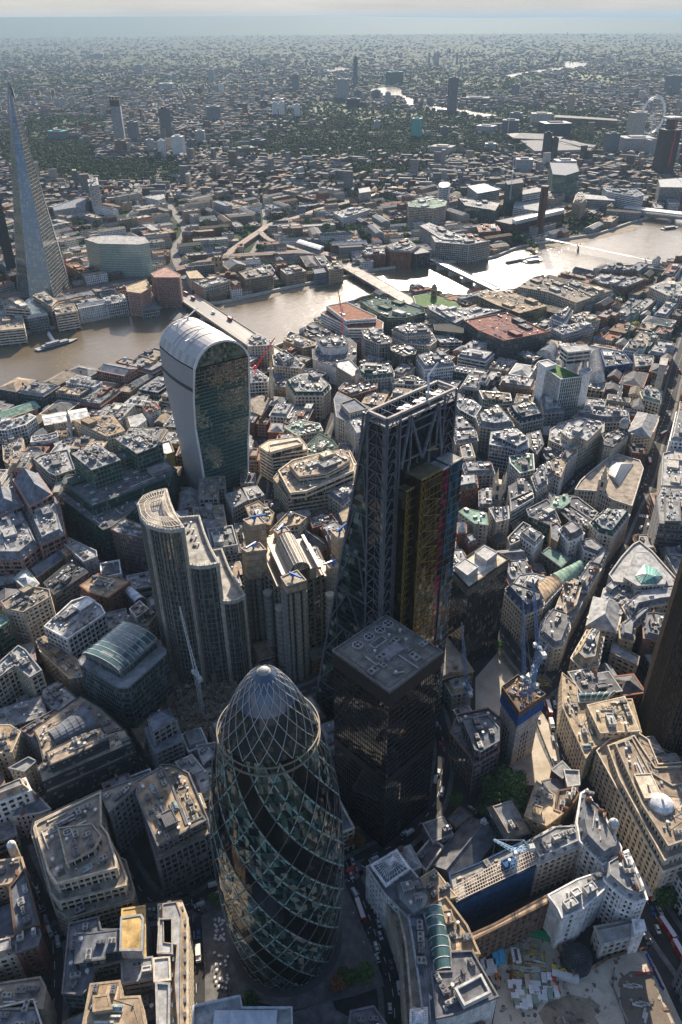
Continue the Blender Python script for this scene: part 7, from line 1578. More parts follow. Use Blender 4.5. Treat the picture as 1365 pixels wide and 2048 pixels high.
# big station roofs
make('station_roof', 'broad railway station with long curved white roof bands', 'station', [(16, pts('t2 735,548 860,545 1030,566 1005,584 790,590', z=16))], 'bd', 'stone', 'dgrey', 'n', rich=.3)
for k, s in enumerate(('t2 680,518 720,515 800,525 900,530 880,545 790,538 700,530', 't2 870,542 940,545 1005,562 990,572 900,556')):
    P = ccw(pts(s, z=20)); t = thing('station_canopy', ['curved white glass canopy on the left of the big station', 'curved white glass canopy on the right of the big station'][k], 'canopy', (*cen(P), 0)); b = M(); b.prism(P, 12, 17, (.1, .1, .11)); (cx_, cy_), w2, d2, a2 = obb(P)
    for j in range(int(w2/9)): o_ = -w2/2+5+j*9; b.box(cx_+math.cos(a2)*o_, cy_+math.sin(a2)*o_, 17, 19, 4.5, d2*.55, a2, (.26, .26, .26))
    b.build('roof_vault', MW, t, (*cen(P), 0))

# ------------------------------------------------------------------ infill buildings
def flavour(rnd, far=False):
    w_ = rnd.choice(['cream', 'stone', 'white', 'brick', 'tan', 'grey', 'lgrey', 'dgrey', 'pink', 'brown'] if not far else ['brick', 'tan', 'stone', 'lgrey', 'brown', 'white', 'grey', 'cream'])
    r_ = rnd.choice(['roofb', 'grey', 'slate', 'lgrey', 'terr', 'dgrey', 'roofg'] if not far else ['slate', 'slate', 'dgrey', 'dgrey', 'grey', 'brown', 'roofb', 'lgrey', 'terr', 'rust']); return w_, r_
WN = dict(cream='cream stone', stone='grey stone', white='white', brick='red brick', tan='tan brick', grey='grey', lgrey='pale grey', dgrey='dark grey', pink='pink stone', brown='brown brick')
RN = dict(roofb='brown', brown='dark brown', rust='rust brown', grey='grey', slate='slate', lgrey='pale', terr='sandy', dgrey='dark', roofg='grey', white='white')
cand = []
rnd = random.Random(5)
def field(x, y): return .35+.5*math.sin(x/310+1.3)+.45*math.cos(y/270+.4)
def scan(sizes, dmax, dmin=0, ybot=2150):
    for (w_, d_) in sizes:
        st = w_*.42; 
        for _ in range(1):
            xs = np.arange(-2600, 250, st); ys_ = np.arange(-2600, 250, st)
            X, Y = np.meshgrid(xs, ys_, indexing='ij'); K = (X-CAM[0])*FW[0]+(Y-CAM[1])*FW[1]+(0-CAM[2])*FW[2]
            PX = 682.5+FOC*((X-CAM[0])*RT[0]+(Y-CAM[1])*RT[1]-CAM[2]*RT[2])/K; PY = 1024-FOC*((X-CAM[0])*UP[0]+(Y-CAM[1])*UP[1]-CAM[2]*UP[2])/K
            ok = (K > 50) & (PX > -60) & (PX < 1425) & (PY < ybot) & (PY > 200); D = np.hypot(X-CAM[0], Y-CAM[1]); ok &= (D < dmax) & (D >= dmin)
            idx = np.argwhere(ok); rnd.shuffle(L := idx.tolist())
            for i, j in L:
                x, y = xs[i]+rnd.uniform(-.3, .3)*st, ys_[j]+rnd.uniform(-.3, .3)*st; a_, b_ = int((x-GX0)/GC), int((y-GY0)/GC)
                if not (0 <= a_ < GN and 0 <= b_ < GN) or OCC[a_, b_]: continue
                an = field(x, y)+rnd.choice([0, 0, 0, math.pi/2]); w2, d2 = w_*rnd.uniform(.85, 1.2), d_*rnd.uniform(.85, 1.2); c, s = math.cos(an), math.sin(an)
                K4 = [(x+p*c-q*s, y+p*s+q*c) for p, q in ((-w2/2, -d2/2), (w2/2, -d2/2), (w2/2, d2/2), (-w2/2, d2/2))]
                if free(K4, .05):
                    if rnd.random() < .3 and w2 > 22:   # notch for an L plan
                        k = rnd.uniform(.45, .65); K4 = [(x+p*c-q*s, y+p*s+q*c) for p, q in ((-w2/2, -d2/2), (w2/2, -d2/2), (w2/2, d2/2*k), (w2*.05, d2/2*k), (w2*.05, d2/2), (-w2/2, d2/2))]
                    raster(K4, 1, .6); cand.append((K4, x, y, w2, d2, math.hypot(x-CAM[0], y-CAM[1])))
scan([(38, 26), (27, 19), (19, 14), (13, 10)], 1150)
n_city = len(cand)
scan([(60, 18), (42, 20), (30, 14), (20, 12)], 2050, 1150)
print('infill candidates', n_city, len(cand))
# keep some south-bank cells for trees
trees_mid = []
items = []
for K4, x, y, w2, d2, D in cand:
    far = D > 1000; r = random.Random(int(x*7+y*13)); h = r.uniform(16, 27) if not far else r.choice([8, 10, 12, 14, 17, 21]); 
    if far and r.random() < (.26 if D < 1500 else .42) and w2 < 62: trees_mid.append((x, y, min(w2, d2), D)); continue
    h = min(h, max(6, math.sqrt(w2*d2)*1.15)); items.append((w2*d2*(1+h/30)/D**2, K4, x, y, h, r, far, D))
items.sort(key=lambda q: -q[0])
LM = [(a_, b_) for a_, b_ in [((-3, -1), 'bullet-shaped tower'), ((-136, -75), 'wedge tower'), ((-230, -375), 'top-heavy tower'), ((-404, -1062), 'glass spire'), ((-140, -160), 'piped steel building'), ((-80, -185), 'curved stepped tower')]]
cnt = {}
def whereis(x, y, h):
    global WA
    px = proj(x, y, h); best = None
    for (c, lab, hh, nm) in ANCH:
        d = math.hypot(c[0]-x, c[1]-y)
        if best is None or d < best[0]: best = (d, c, lab)
    WA = best[1]; a_ = proj(best[1][0], best[1][1], 15); dx, dy = px[0]-a_[0], px[1]-a_[1]; rel = ('right of' if dx > 0 else 'left of') if abs(dx) > abs(dy) else ('in front of' if dy > 0 else 'behind')
    q = best[2].split()[:7]
    while q[-1] in ('with', 'of', 'a', 'the', 'and', 'on', 'in', 'by', 'its', 'to', 'at', 'beyond', 'over', 'between', 'whose', 'under', 'beside', 'from', 'right', 'left', 'an', 'behind', 'near', 'above', 'below'): q.pop()
    return rel, ' '.join(q)
def uniq(lab):
    k = cnt.get(lab, 0); cnt[lab] = k+1
    return ' '.join((f"{ORD[min(k, 29)]} {lab}" if k else lab).split()[:16])
for idx, (sc_, K4, x, y, h, r, far, D) in enumerate(items[:300]):
    w_, r_ = flavour(r, far); roof = r.choice(['flat', 'flat', 'mansard', 'mansard', 'stepped', 'gabled', 'hipped'] if len(K4) == 4 else ['flat', 'mansard', 'stepped']); size = 'large' if sc_ > items[80][0] else 'small' if sc_ < items[200][0] else 'mid-sized'
    rel, alab = whereis(x, y, h)
    lab = f"{size} {WN[w_]} building, {RN[r_]} {roof} roof, {rel} the {alab}"
    opt = {'flat': 'c%d' % r.randrange(3), 'mansard': 'm3 c%d' % r.randrange(4), 'stepped': '', 'gabled': 'g4 n c1', 'hipped': 'h4 n c1'}[roof]
    T = [(h, K4)]
    if roof == 'stepped' and min(math.dist(K4[0], K4[1]), math.dist(K4[1], K4[2])) > 12: T = [(h*.78, K4), (h, inset(ccw(K4), 2.4))]
    o_ = make('city_building' if not far else 'riverside_building', lab, 'building', T, r.choice(['st', 'st', 'gr', 'bd', 'br', 'gl']) if w_ not in ('brick', 'brown') else 'br', w_, r_, opt, group='infill buildings between the larger blocks' if False else None, rich=.8 if D < 900 else .45, mark=False, seed=idx*17+3); ANCH.pop(); pend(o_, lab, x, y)
b, b2 = M(), M()
def simple(bw, br, K4, h, w_, r_, r, an=None):
    wc, rc = prv(pc(w_), r.uniform(.6, 1.1)), prv(pc(r_), r.uniform(.5, 1.15)); P = ccw(K4); bw.prism(P, 0, h, wc, top=False, u0=r.random()*50)
    if len(P) == 4 and r.random() < .5:
        (cx, cy), w2, d2, a = obb(P); E = P; i0 = 0 if math.dist(P[0], P[1]) > math.dist(P[1], P[2]) else 1; E = [P[(i0+k) % 4] for k in range(4)]; m0 = ((E[0][0]+E[3][0])/2, (E[0][1]+E[3][1])/2); m1 = ((E[1][0]+E[2][0])/2, (E[1][1]+E[2][1])/2); z = h+r.uniform(2.5, 4.5)
        br.face([(*E[0], h), (*E[1], h), (*m1, z), (*m0, z)], rc); br.face([(*E[2], h), (*E[3], h), (*m0, z), (*m1, z)], rc); bw.face([(*E[1], h), (*E[2], h), (*m1, z)], wc, [(0, 0)]*3); bw.face([(*E[3], h), (*E[0], h), (*m0, z)], wc, [(0, 0)]*3)
    else:
        br.face([(p[0], p[1], h) for p in P], rc); c = cen(P); parapet(br, P, h, .8, .4, prv(wc, 1.05), .2)
        for k in range(r.randrange(1, 4)): q = P[r.randrange(len(P))]; f = r.uniform(.25, .6); br.box(c[0]+(q[0]-c[0])*f, c[1]+(q[1]-c[1])*f, h, h+r.uniform(1.2, 3.2), r.uniform(2, 6), r.uniform(2, 4), r.random()*3, prv(rc, r.uniform(.6, 1.7)))
for (sc_, K4, x, y, h, r, far, D) in items[300:]:
    w_, r_ = flavour(r, far); simple(b, b2, K4, h, w_, r_, r)
t = thing('dense_city_rooftops', 'mass of small mixed buildings filling the gaps between streets on both river banks', 'buildings', (0, 0, 0)); t['kind'] = 'stuff'
for q, nm, m in ((b, 'walls', MF), (b2, 'roofs', MR)): o = q.build(nm, m, t); o['kind'] = 'stuff'

# ------------------------------------------------------------------ far city: everything from two kilometres to the horizon
b, b2, tr = M(), M(), M(); rnd = random.Random(9)
def leafblob(T, x, y, z, r, n, rnd, s=1.0, col=None):
    c0 = col or rnd.choice([(.016, .03, .013), (.024, .042, .016), (.016, .03, .015), (.045, .055, .02), (.034, .056, .02)])
    for k in range(n):
        th, u = rnd.random()*6.283, rnd.uniform(-.35, 1); q = math.sqrt(max(0, 1-u*u)); R_ = r*rnd.uniform(.65, 1.05)
        p = Vector((x+R_*q*math.cos(th), y+R_*q*math.sin(th), z+R_*u*.85)); nn = Vector((q*math.cos(th)+rnd.uniform(-.5, .5), q*math.sin(th)+rnd.uniform(-.5, .5), u+rnd.uniform(-.2, .6))).normalized()
        a = nn.orthogonal().normalized()*s*rnd.uniform(.6, 1.2); c = nn.cross(a).normalized()*s*rnd.uniform(.6, 1.2); T.face([p-a-c*.4, p+a*.2-c, p+a+c*.3, p-a*.2+c], prv(c0, rnd.uniform(.6, 1.5)))
def inriver(px, py, fr):
    return any(inside(P, px, py) for P in fr)
FRP = FARR
N_ = 0
WR = [pts('t2 690,302 1010,255 1015,240 900,232 660,290')]
for (y0, y1, n, sz) in ((41, 50, 1500, 9), (50, 61, 2600, 5), (60, 110, 4200, 2.2), (110, 180, 9000, 1.5), (180, 260, 11000, 1.1), (260, 345, 10500, .9), (345, 420, 5000, .85)):
    for k in range(n):
        px, py = rnd.uniform(-40, 1405), rnd.uniform(y0, y1); x, y = un(px, py); D = math.hypot(x-CAM[0], y-CAM[1])
        if D < 2000: continue
        if inriver(x, y, FRP): continue
        gx, gy = int((x-GX0)/GC), int((y-GY0)/GC)
        if 0 <= gx < GN and 0 <= gy < GN and OCC[gx, gy]: continue
        dens = math.sin(x/700+2)*math.cos(y/620)+.6*math.sin(x/240)*math.sin(y/260)+rnd.gauss(0, .35); park = any(inside(P, x, y) for P in PARKS)
        if park or dens > .12:
            if True:
                r_ = rnd.uniform(5, 8)*sz**.5
                an_ = field(x/2, y/2)*2
                for q in range(3): o_ = (q-1)*r_*1.3; leafblob(tr, x+math.cos(an_)*o_+rnd.uniform(-3, 3), y+math.sin(an_)*o_+rnd.uniform(-3, 3), r_*.7, r_*rnd.uniform(.6, 1), 8, rnd, 2.6*sz**.6)
            continue
        w_, d_ = rnd.uniform(12, 44)*sz**.6, rnd.uniform(8, 13)*sz**.6; h = rnd.choice([7, 8, 9, 9, 11, 13, 18])*1.0
        if rnd.random() < .012: h = rnd.uniform(28, 55); w_ = 22
        an = field(x/1.7, y/1.7)*2+rnd.choice([0, math.pi/2]); c, s = math.cos(an), math.sin(an); K4 = [(x+p*c-q*s, y+p*s+q*c) for p, q in ((-w_/2, -d_/2), (w_/2, -d_/2), (w_/2, d_/2), (-w_/2, d_/2))]
        wl, rf = flavour(rnd, True); wc, rc = prv(pc(wl), rnd.uniform(.35, .85)), prv(pc(rf), rnd.choice([.35, .5, .7, .9])); b.prism(K4, 0, h, wc, top=False)
        if h < 14 and rnd.random() < .6:
            m0 = ((K4[0][0]+K4[3][0])/2, (K4[0][1]+K4[3][1])/2); m1 = ((K4[1][0]+K4[2][0])/2, (K4[1][1]+K4[2][1])/2); z = h+3.5; b2.face([(*K4[0], h), (*K4[1], h), (*m1, z), (*m0, z)], rc); b2.face([(*K4[2], h), (*K4[3], h), (*m0, z), (*m1, z)], rc)
        else: b2.face([(p[0], p[1], h) for p in K4], rc)
t = thing('distant_city', 'endless low suburbs stretching to the horizon', 'city', (0, 0, 0)); t['kind'] = 'stuff'
for q, nm, m in ((b, 'walls', MF), (b2, 'roofs', MR)): o = q.build(nm, m, t); o['kind'] = 'stuff'

# ------------------------------------------------------------------ trees
def tree_mesh(seed, n, s, col=None, r=5.0, h=10.0):
    rnd = random.Random(seed); T = M(); lobes = [(rnd.uniform(-.55, .55)*r, rnd.uniform(-.55, .55)*r, h*.62+rnd.uniform(-.18, .3)*r, r*rnd.uniform(.42, .68)) for _ in range(9)]+[(0, 0, h*.68, r*.7)]
    for (x, y, z, q) in lobes: leafblob(T, x, y, z, q, n//10, rnd, s, col)
    W = M(); W.cyl(0, 0, 0, h*.45, .35, (.1, .075, .05), 8, r1=.22)
    for x, y, z, q in lobes[:6]: W.bar((0, 0, h*.38), (x, y, z), .13, (.1, .075, .05), r2=.04)
    return meshof(T, 'crown', ML), meshof(W, 'trunk', MW)
TMS = [tree_mesh(i, 900, .42, c) for i, c in enumerate([(.045, .08, .025), (.035, .065, .02), (.06, .09, .03), (.2, .17, .035), (.12, .05, .02)])]; TMF = [tree_mesh(20+i, 170, 1.1, c) for i, c in enumerate([(.036, .062, .022), (.046, .072, .024), (.03, .052, .02), (.075, .085, .028)])]
def tree(x, y, r, label, k, far=False, group=None, name='tree', z=0):
    ms = (TMF if far else TMS)[k % (4 if far else 5)]; t = thing(name, label, 'tree', (x, y, z), group, rz=(x*7+y) % 6.28); s = r/5.0; t.scale = (s, s, s*rnd.uniform(.9, 1.15)); part('crown', ms[0], t, (0, 0, 0)); part('trunk', ms[1], t, (0, 0, 0)); return t
for c, x, y, r, k, lab in (('f2', 912, 1180, 4.5, 4, 'rusty leaved small tree on the plaza, left of three'), ('f2', 990, 1150, 5.5, 0, 'middle and largest of the three plaza trees'), ('f2', 1075, 1120, 5, 0, 'right-hand green tree of the three plaza trees'), ('f2', 408, 1285, 4.5, 1, 'dark tree at the front foot of the bullet-shaped tower'), ('f2', 185, 680, 4, 1, 'dark tree at the left foot of the bullet-shaped tower'),
    ('f2', 1010, 330, 6, 4, 'reddish tree under the black tower corner'), ('f2', 1050, 350, 4, 1, 'small dark tree under the black tower corner'), ('f3', 760, 400, 5, 1, 'dark tree between the small churchyard buildings'), ('f3', 890, 130, 5, 1, 'dark tree at the bend below the blue glass prow office'), ('f3', 590, 690, 4, 1, 'tree behind the low vestry'), ('f3', 340, -40, 3, 1, 'small tree on the verge of the winding lane'),
    ('e3', 300, 1040, 8, 1, 'left tree of the large churchyard clump'), ('e3', 370, 1010, 9, 0, 'rear tree of the large churchyard clump'), ('e3', 420, 1080, 9, 2, 'yellow-green lit tree of the large churchyard clump'), ('e3', 330, 1140, 9, 1, 'front tree of the large churchyard clump'), ('e3', 400, 1180, 8, 1, 'nearest tree of the large churchyard clump'), ('e3', 270, 1200, 7, 1, 'lowest left tree of the large churchyard clump'), ('e3', 450, 1000, 5, 2, 'small bright tree at the top of the churchyard clump'),
    ('e3', 330, 255, 5, 0, 'tree on the corner below the shorter black tower'), ('e3', 970, 350, 3, 0, 'bush-like tree at the left of the formal garden'), ('e3', 1030, 390, 3.4, 1, 'round tree in the middle of the formal garden'), ('e3', 1045, 350, 3, 0, 'small tree at the back of the formal garden'), ('f4', 1270, 690, 6, 1, 'dark tree on the pavement of the busy road'), ('f4', 1340, 700, 4, 1, 'smaller dark tree on the pavement by the right edge'),
    ('d1', 265, 285, 5, 3, 'yellow tree beside the white gridded office'), ('c3', 965, 800, 8, 3, 'bright yellow tree near a small white church'), ('c3', 1090, 915, 9, 3, 'olive yellow tree by the crane cluster'), ('c3', 550, 905, 9, 1, 'dark tree behind the maroon striped roof'), ('d1', 885, 200, 6, 2, 'tree in the lanes left of the top-heavy tower'), ('g4', 1165, 500, 6, 1, 'dark tree beside the dark brown cube'), ('d1', 255, 52, 6, 2, 'first riverside tree near the quayside hall'), ('d1', 330, 25, 6, 2, 'second riverside tree near the quayside hall'), ('d1', 375, 12, 6, 2, 'third riverside tree near the quayside hall')):
    p = un(*fp(c, x, y), r*1.2 if c not in ('f2',) else r); tree(p[0], p[1], r, lab, k)
mt = []
for i, s in enumerate(('c2 760,370 840,420', 'c3 690,320 880,370', 'c3 430,440 520,480', 'c1 500,385 540,400', 'c2 610,470 780,500')):
    a, b_ = pts(s)
    for k in range(7): f = k/6; mt.append((a[0]+(b_[0]-a[0])*f+rnd.uniform(-12, 12), a[1]+(b_[1]-a[1])*f+rnd.uniform(-12, 12), rnd.uniform(5, 8)))
for P in PARKS[:8]:
    A = np.array(P); k = 0
    for _ in range(400):
        x, y = rnd.uniform(A[:, 0].min(), A[:, 0].max()), rnd.uniform(A[:, 1].min(), A[:, 1].max())
        if inside(P, x, y) and math.hypot(x, y) < 2600: mt.append((x, y, rnd.uniform(6, 9))); k += 1
        if k > 40: break
for x, y, s, D in trees_mid:
    for q in range(1 if s < 15 else 2): mt.append((x+rnd.uniform(-.3, .3)*s, y+rnd.uniform(-.3, .3)*s, min(9, max(4.5, s*.4))))
mt.sort(key=lambda q: math.hypot(q[0]-CAM[0], q[1]-CAM[1])-q[2]*30)
TT = M()
for i, (x, y, r) in enumerate(mt):
    if i < 240: rel, al = whereis(x, y, r); pend(tree(x, y, r, 'tree', rnd.randrange(4), True, 'trees scattered on the far bank'), f"{'large' if r > 7.2 else 'small' if r < 5.6 else 'round'} green tree {rel} the {al}", x, y)
    else:
        leafblob(tr, x, y, r, r, 22, rnd, 2.2)
o = tr.build('distant_trees', ML); tag(o, 'far-off green tree clumps scattered through the suburbs', 'trees', kind='stuff')
# ------------------------------------------------------------------ tower cranes
def crane(base, zb, H, az, elev, L, col, label, luff=True, group=None):
    bx, by = base; org = (bx, by, zb); t = thing('tower_crane', label, 'crane', org, group); c = pc(col); s = 1.0
    def lattice(b, P0, P1, w0, w1, r, n):
        P0, P1 = Vector(P0), Vector(P1); d = (P1-P0).normalized(); x = d.cross(Vector((0, 0, 1))); x = Vector((1, 0, 0)) if x.length < .05 else x.normalized(); y = d.cross(x); pr = None
        for k in range(n+1):
            f = k/n; w = w0+(w1-w0)*f; C_ = P0+(P1-P0)*f; q = [C_+x*w*a+y*w*b_ for a, b_ in ((-1, -1), (1, -1), (1, 1), (-1, 1))]
            if pr:
                for i in range(4): b.bar(pr[i], q[i], r, c); b.bar(pr[i], q[(i+1) % 4], r*.6, c)
            pr = q
    b = M(); lattice(b, (bx, by, zb), (bx, by, zb+H), s, s, .12, max(4, int(H/3))); b.build('mast', MP, t, org)
    a = math.radians(az); e = math.radians(elev); d = (math.cos(a)*math.cos(e), math.sin(a)*math.cos(e), math.sin(e)); top = (bx, by, zb+H)
    b = M(); b.cyl(bx, by, zb+H, zb+H+1.5, 1.7, prv(c, .8), 10); b.box(bx+math.cos(a+.9)*2, by+math.sin(a+.9)*2, zb+H+.8, zb+H+3.2, 2, 1.8, a, (.6, .6, .6)); b.build('cab', MP, t, org)
    b = M(); st = (bx+math.cos(a)*1.2, by+math.sin(a)*1.2, zb+H+1.5); tip = (st[0]+d[0]*L, st[1]+d[1]*L, st[2]+d[2]*L); lattice(b, st, tip, .8, .3, .1, max(6, int(L/3))); b.build('jib', MP, t, org)
    b = M(); bk = (bx-math.cos(a)*7, by-math.sin(a)*7, zb+H+1.8); lattice(b, (bx, by, zb+H+1.6), bk, .8, .7, .12, 3); b.box(bk[0], bk[1], bk[2]-1, bk[2]+1.6, 3, 2.4, a, (.5, .5, .48)); b.build('counterweight', MP, t, org)
    b = M(); ap = (bx-math.cos(a)*2.5, by-math.sin(a)*2.5, zb+H+9); b.bar((bx+math.cos(a), by+math.sin(a), zb+H+1.5), ap, .25, c); b.bar(bk, ap, .12, c); b.bar(ap, tip, .07, (.3, .3, .3)); hk = tuple(st[i]+(tip[i]-st[i])*.93 for i in range(3)); b.bar(hk, (hk[0], hk[1], hk[2]-min(18, H*.5)), .06, (.2, .2, .2)); b.build('a_frame', MP, t, org)
    return t
def aim(base, z, tip_px, elev_guess, L=None):
    """direction of a jib whose tip shows near tip_px, for a chosen elevation"""
    best = None
    for az in range(0, 360, 5):
        for L_ in (range(16, 60, 4) if L is None else [L]):
            for el in elev_guess:
                a, e = math.radians(az), math.radians(el); q = proj(base[0]+math.cos(a)*math.cos(e)*L_, base[1]+math.sin(a)*math.cos(e)*L_, z+math.sin(e)*L_); d = math.hypot(q[0]-tip_px[0], q[1]-tip_px[1])+L_*.15
                if best is None or d < best[0]: best = (d, az, el, L_)
    return best[1:]
def crane_px(bpx, zb, toppx_y, tip, col, label, els=(30, 45, 60, 70), group=None):
    b_ = un(*bpx, zb); H = 5
    while proj(*b_, zb+H)[1] > toppx_y and H < 120: H += 1
    az, el, L = aim(b_, zb+H, tip, els); crane(b_, zb, H, az, el, L, col, label, group=group)
crane_px((405, 1425), 0, 1350, (360, 1217), (.7, .7, .68), 'white luffing crane standing in the demolition site', (45, 60, 70))
crane_px((1046, 1392), 50, 1362, (1050, 1205), (.14, .22, .36), 'blue and white crane on the core with the left upright jib', (60, 75, 80))
crane_px((1058, 1400), 50, 1300, (1066, 1165), (.14, .22, .36), 'tallest blue crane jib rising above the blue-netted core', (60, 75, 80))
crane_px((1062, 1385), 50, 1345, (1098, 1290), (.12, .25, .42), 'blue crane on the core leaning to the right', (45, 60))
crane_px((928, 1428), 0, 1378, (924, 1250), (.12, .2, .36), 'lone slim blue crane left of the blue-netted core', (60, 75, 80))
crane_px((1013, 1806), 0, 1705, (1022, 1672), (.35, .5, .65), 'pale blue crane rising beside the blue sheeted building', (30, 45))
crane_px((515, 800), 0, 738, (548, 678), (.75, .03, .05), 'red crane beside the tall stone column', (30, 45, 60))
crane_px((685, 668), 34, 630, (678, 588), (.5, .05, .08), 'red crane behind the white octagonal building', (60, 75))
crane_px((131, 570), 0, 530, (92, 482), (.6, .08, .08), 'red crane at the foot of the glass spire, leaning left', (45, 60))
crane_px((138, 562), 0, 525, (118, 505), (.55, .06, .06), 'second, shorter red crane at the foot of the glass spire', (45, 60))
for k, (x, y, ty, tx, tty) in enumerate(((1228, 640, 600, 1222, 575), (1252, 700, 655, 1262, 600), (1268, 660, 622, 1236, 625), (1300, 668, 620, 1325, 588), (1322, 700, 650, 1300, 640), (1290, 730, 670, 1330, 660), (1340, 640, 600, 1352, 570))):
    crane_px((x, y), 0, ty, (tx, tty), (.06, .2, .17) if k != 3 else (.1, .25, .4), ['far-left', 'left front', 'left rear', 'bluish central', 'right front', 'nearest', 'far-right'][k]+' green crane of the crowded construction cluster at right', (15, 30, 45, 60))
crane_px((1338, 330), 60, 262, (1353, 205), (.5, .04, .05), 'red crane on the dark unfinished tower at right edge', (60, 75))
crane_px((1020, 400), 40, 345, (1030, 290), (.6, .6, .6), 'pale crane beside the dark slim apartment tower', (60, 75))
crane_px((1015, 275), 0, 240, (1022, 215), (.5, .5, .5), 'thin crane over the low block before the river bend', (60, 75))

# ------------------------------------------------------------------ vehicles
def wheelset(L, W_, r, xs, t):
    for x in xs:
        for s in (-1, 1):
            b = M(); n = 12; y0, y1 = s*(W_/2-.25), s*(W_/2+.02); 
            P = [(x+r*math.cos(k*6.283/n), r+r*math.sin(k*6.283/n)) for k in range(n)]
            for k in range(n): a, q = P[k], P[(k+1) % n]; b.face([(a[0], y0, a[1]), (q[0], y0, q[1]), (q[0], y1, q[1]), (a[0], y1, a[1])], (.015, .015, .015))
            b.face([(p[0], y1, p[1]) for p in P], (.02, .02, .02)); b.face([(x+r*.5*math.cos(k*.785), y1+s*.01, r+r*.5*math.sin(k*.785)) for k in range(8)], (.4, .4, .4)); b.build('wheel', MP, t)
def car(col, name='car', L=4.4, W_=1.8, van=False):
    t = thing(name, '', 'car'); b = M(); h = .75 if not van else 1.2; top = 1.45 if not van else 2.3
    b.frus([(-L/2, -W_/2), (L/2, -W_/2), (L/2, W_/2), (-L/2, W_/2)], .3, [(-L/2+.08, -W_/2+.04), (L/2-.12, -W_/2+.04), (L/2-.12, W_/2-.04), (-L/2+.08, W_/2-.04)], h+.12, col); b.build('body', MP, t)
    b = M(); x0, x1 = (-L*.42, L*.22) if not van else (-L*.48, L*.36); y = W_/2-.1; b.frus([(x0, -y), (x1, -y), (x1, y), (x0, y)], h+.12, [(x0+.45*(not van)+.05, -y+.15), (x1-.6, -y+.15), (x1-.6, y-.15), (x0+.45*(not van)+.05, y-.15)], top, (.015, .018, .02) if not van else col, topcol=col); b.build('cabin', MP, t)
    if van:
        b = M(); b.face([(x1+.02, -y+.1, h+.2), (x1+.02, y-.1, h+.2), (x1-.5, y-.25, top-.15), (x1-.5, -y+.25, top-.15)], (.02, .025, .03)); b.build('windscreen', MG, t)
    wheelset(L, W_, .33, (-L*.32, L*.32), t)
    for s in (-1, 1): b = M(); b.box(L/2-.05, s*W_*.36, .55, .75, .1, .3, 0, (.8, .8, .75)); b.build('headlight', MP, t)
    return t
def bus():
    t = thing('double_decker_bus', '', 'bus'); c = (.45, .012, .015); b = M(); b.box(0, 0, .35, 1.4, 11, 2.5, 0, c); b.box(0, 0, 2.2, 2.9, 11, 2.5, 0, c); b.box(0, 0, 3.7, 4.25, 11, 2.5, 0, c); b.build('body', MP, t)
    b = M(); b.box(0, 0, 1.4, 2.2, 10.9, 2.44, 0, (.02, .02, .025)); b.box(0, 0, 2.9, 3.7, 10.9, 2.44, 0, (.02, .02, .025)); b.build('windows', MG, t); b = M(); b.box(0, 0, 4.25, 4.36, 10.6, 2.2, 0, (.62, .6, .6)); b.build('roof', MP, t); wheelset(11, 2.5, .5, (-3.4, 3.6), t); return t
def truck(col=(.6, .6, .6)):
    t = thing('truck', '', 'truck'); b = M(); b.box(-1, 0, .8, 3.2, 5.4, 2.4, 0, col); b.build('cargo_box', MP, t); b = M(); b.box(2.9, 0, .5, 2.4, 1.9, 2.3, 0, (.6, .6, .6)); b.box(3.86, 0, 1.4, 2.2, .06, 2, 0, (.02, .02, .02)); b.build('cab', MP, t); wheelset(7, 2.4, .45, (-2.4, 2.6), t); return t
used = {}
def place(kind, c, x, y, x2, y2, label, col=None, z=0.07, group=None):
    key = (kind, col); p, q = un(*fp(c, x, y), z), un(*fp(c, x2, y2), z); an = math.atan2(q[1]-p[1], q[0]-p[0])
    nm = {'car': 'car', 'van': 'van', 'bus': 'bus', 'truck': 'truck'}[kind]
    if key not in used:
        o = {'car': lambda: car(pc(col)), 'van': lambda: car(pc(col), 'van', 5.6, 2.0, True), 'bus': bus, 'truck': lambda: truck(pc(col) if col else (.6, .6, .6))}[kind](); used[key] = o; o.location = (*p, z); o.rotation_euler = (0, 0, an); tag(o, label, nm, group)
    else: o = copy_tree(used[key], (*p, z), an, label, nm, group)
    return o
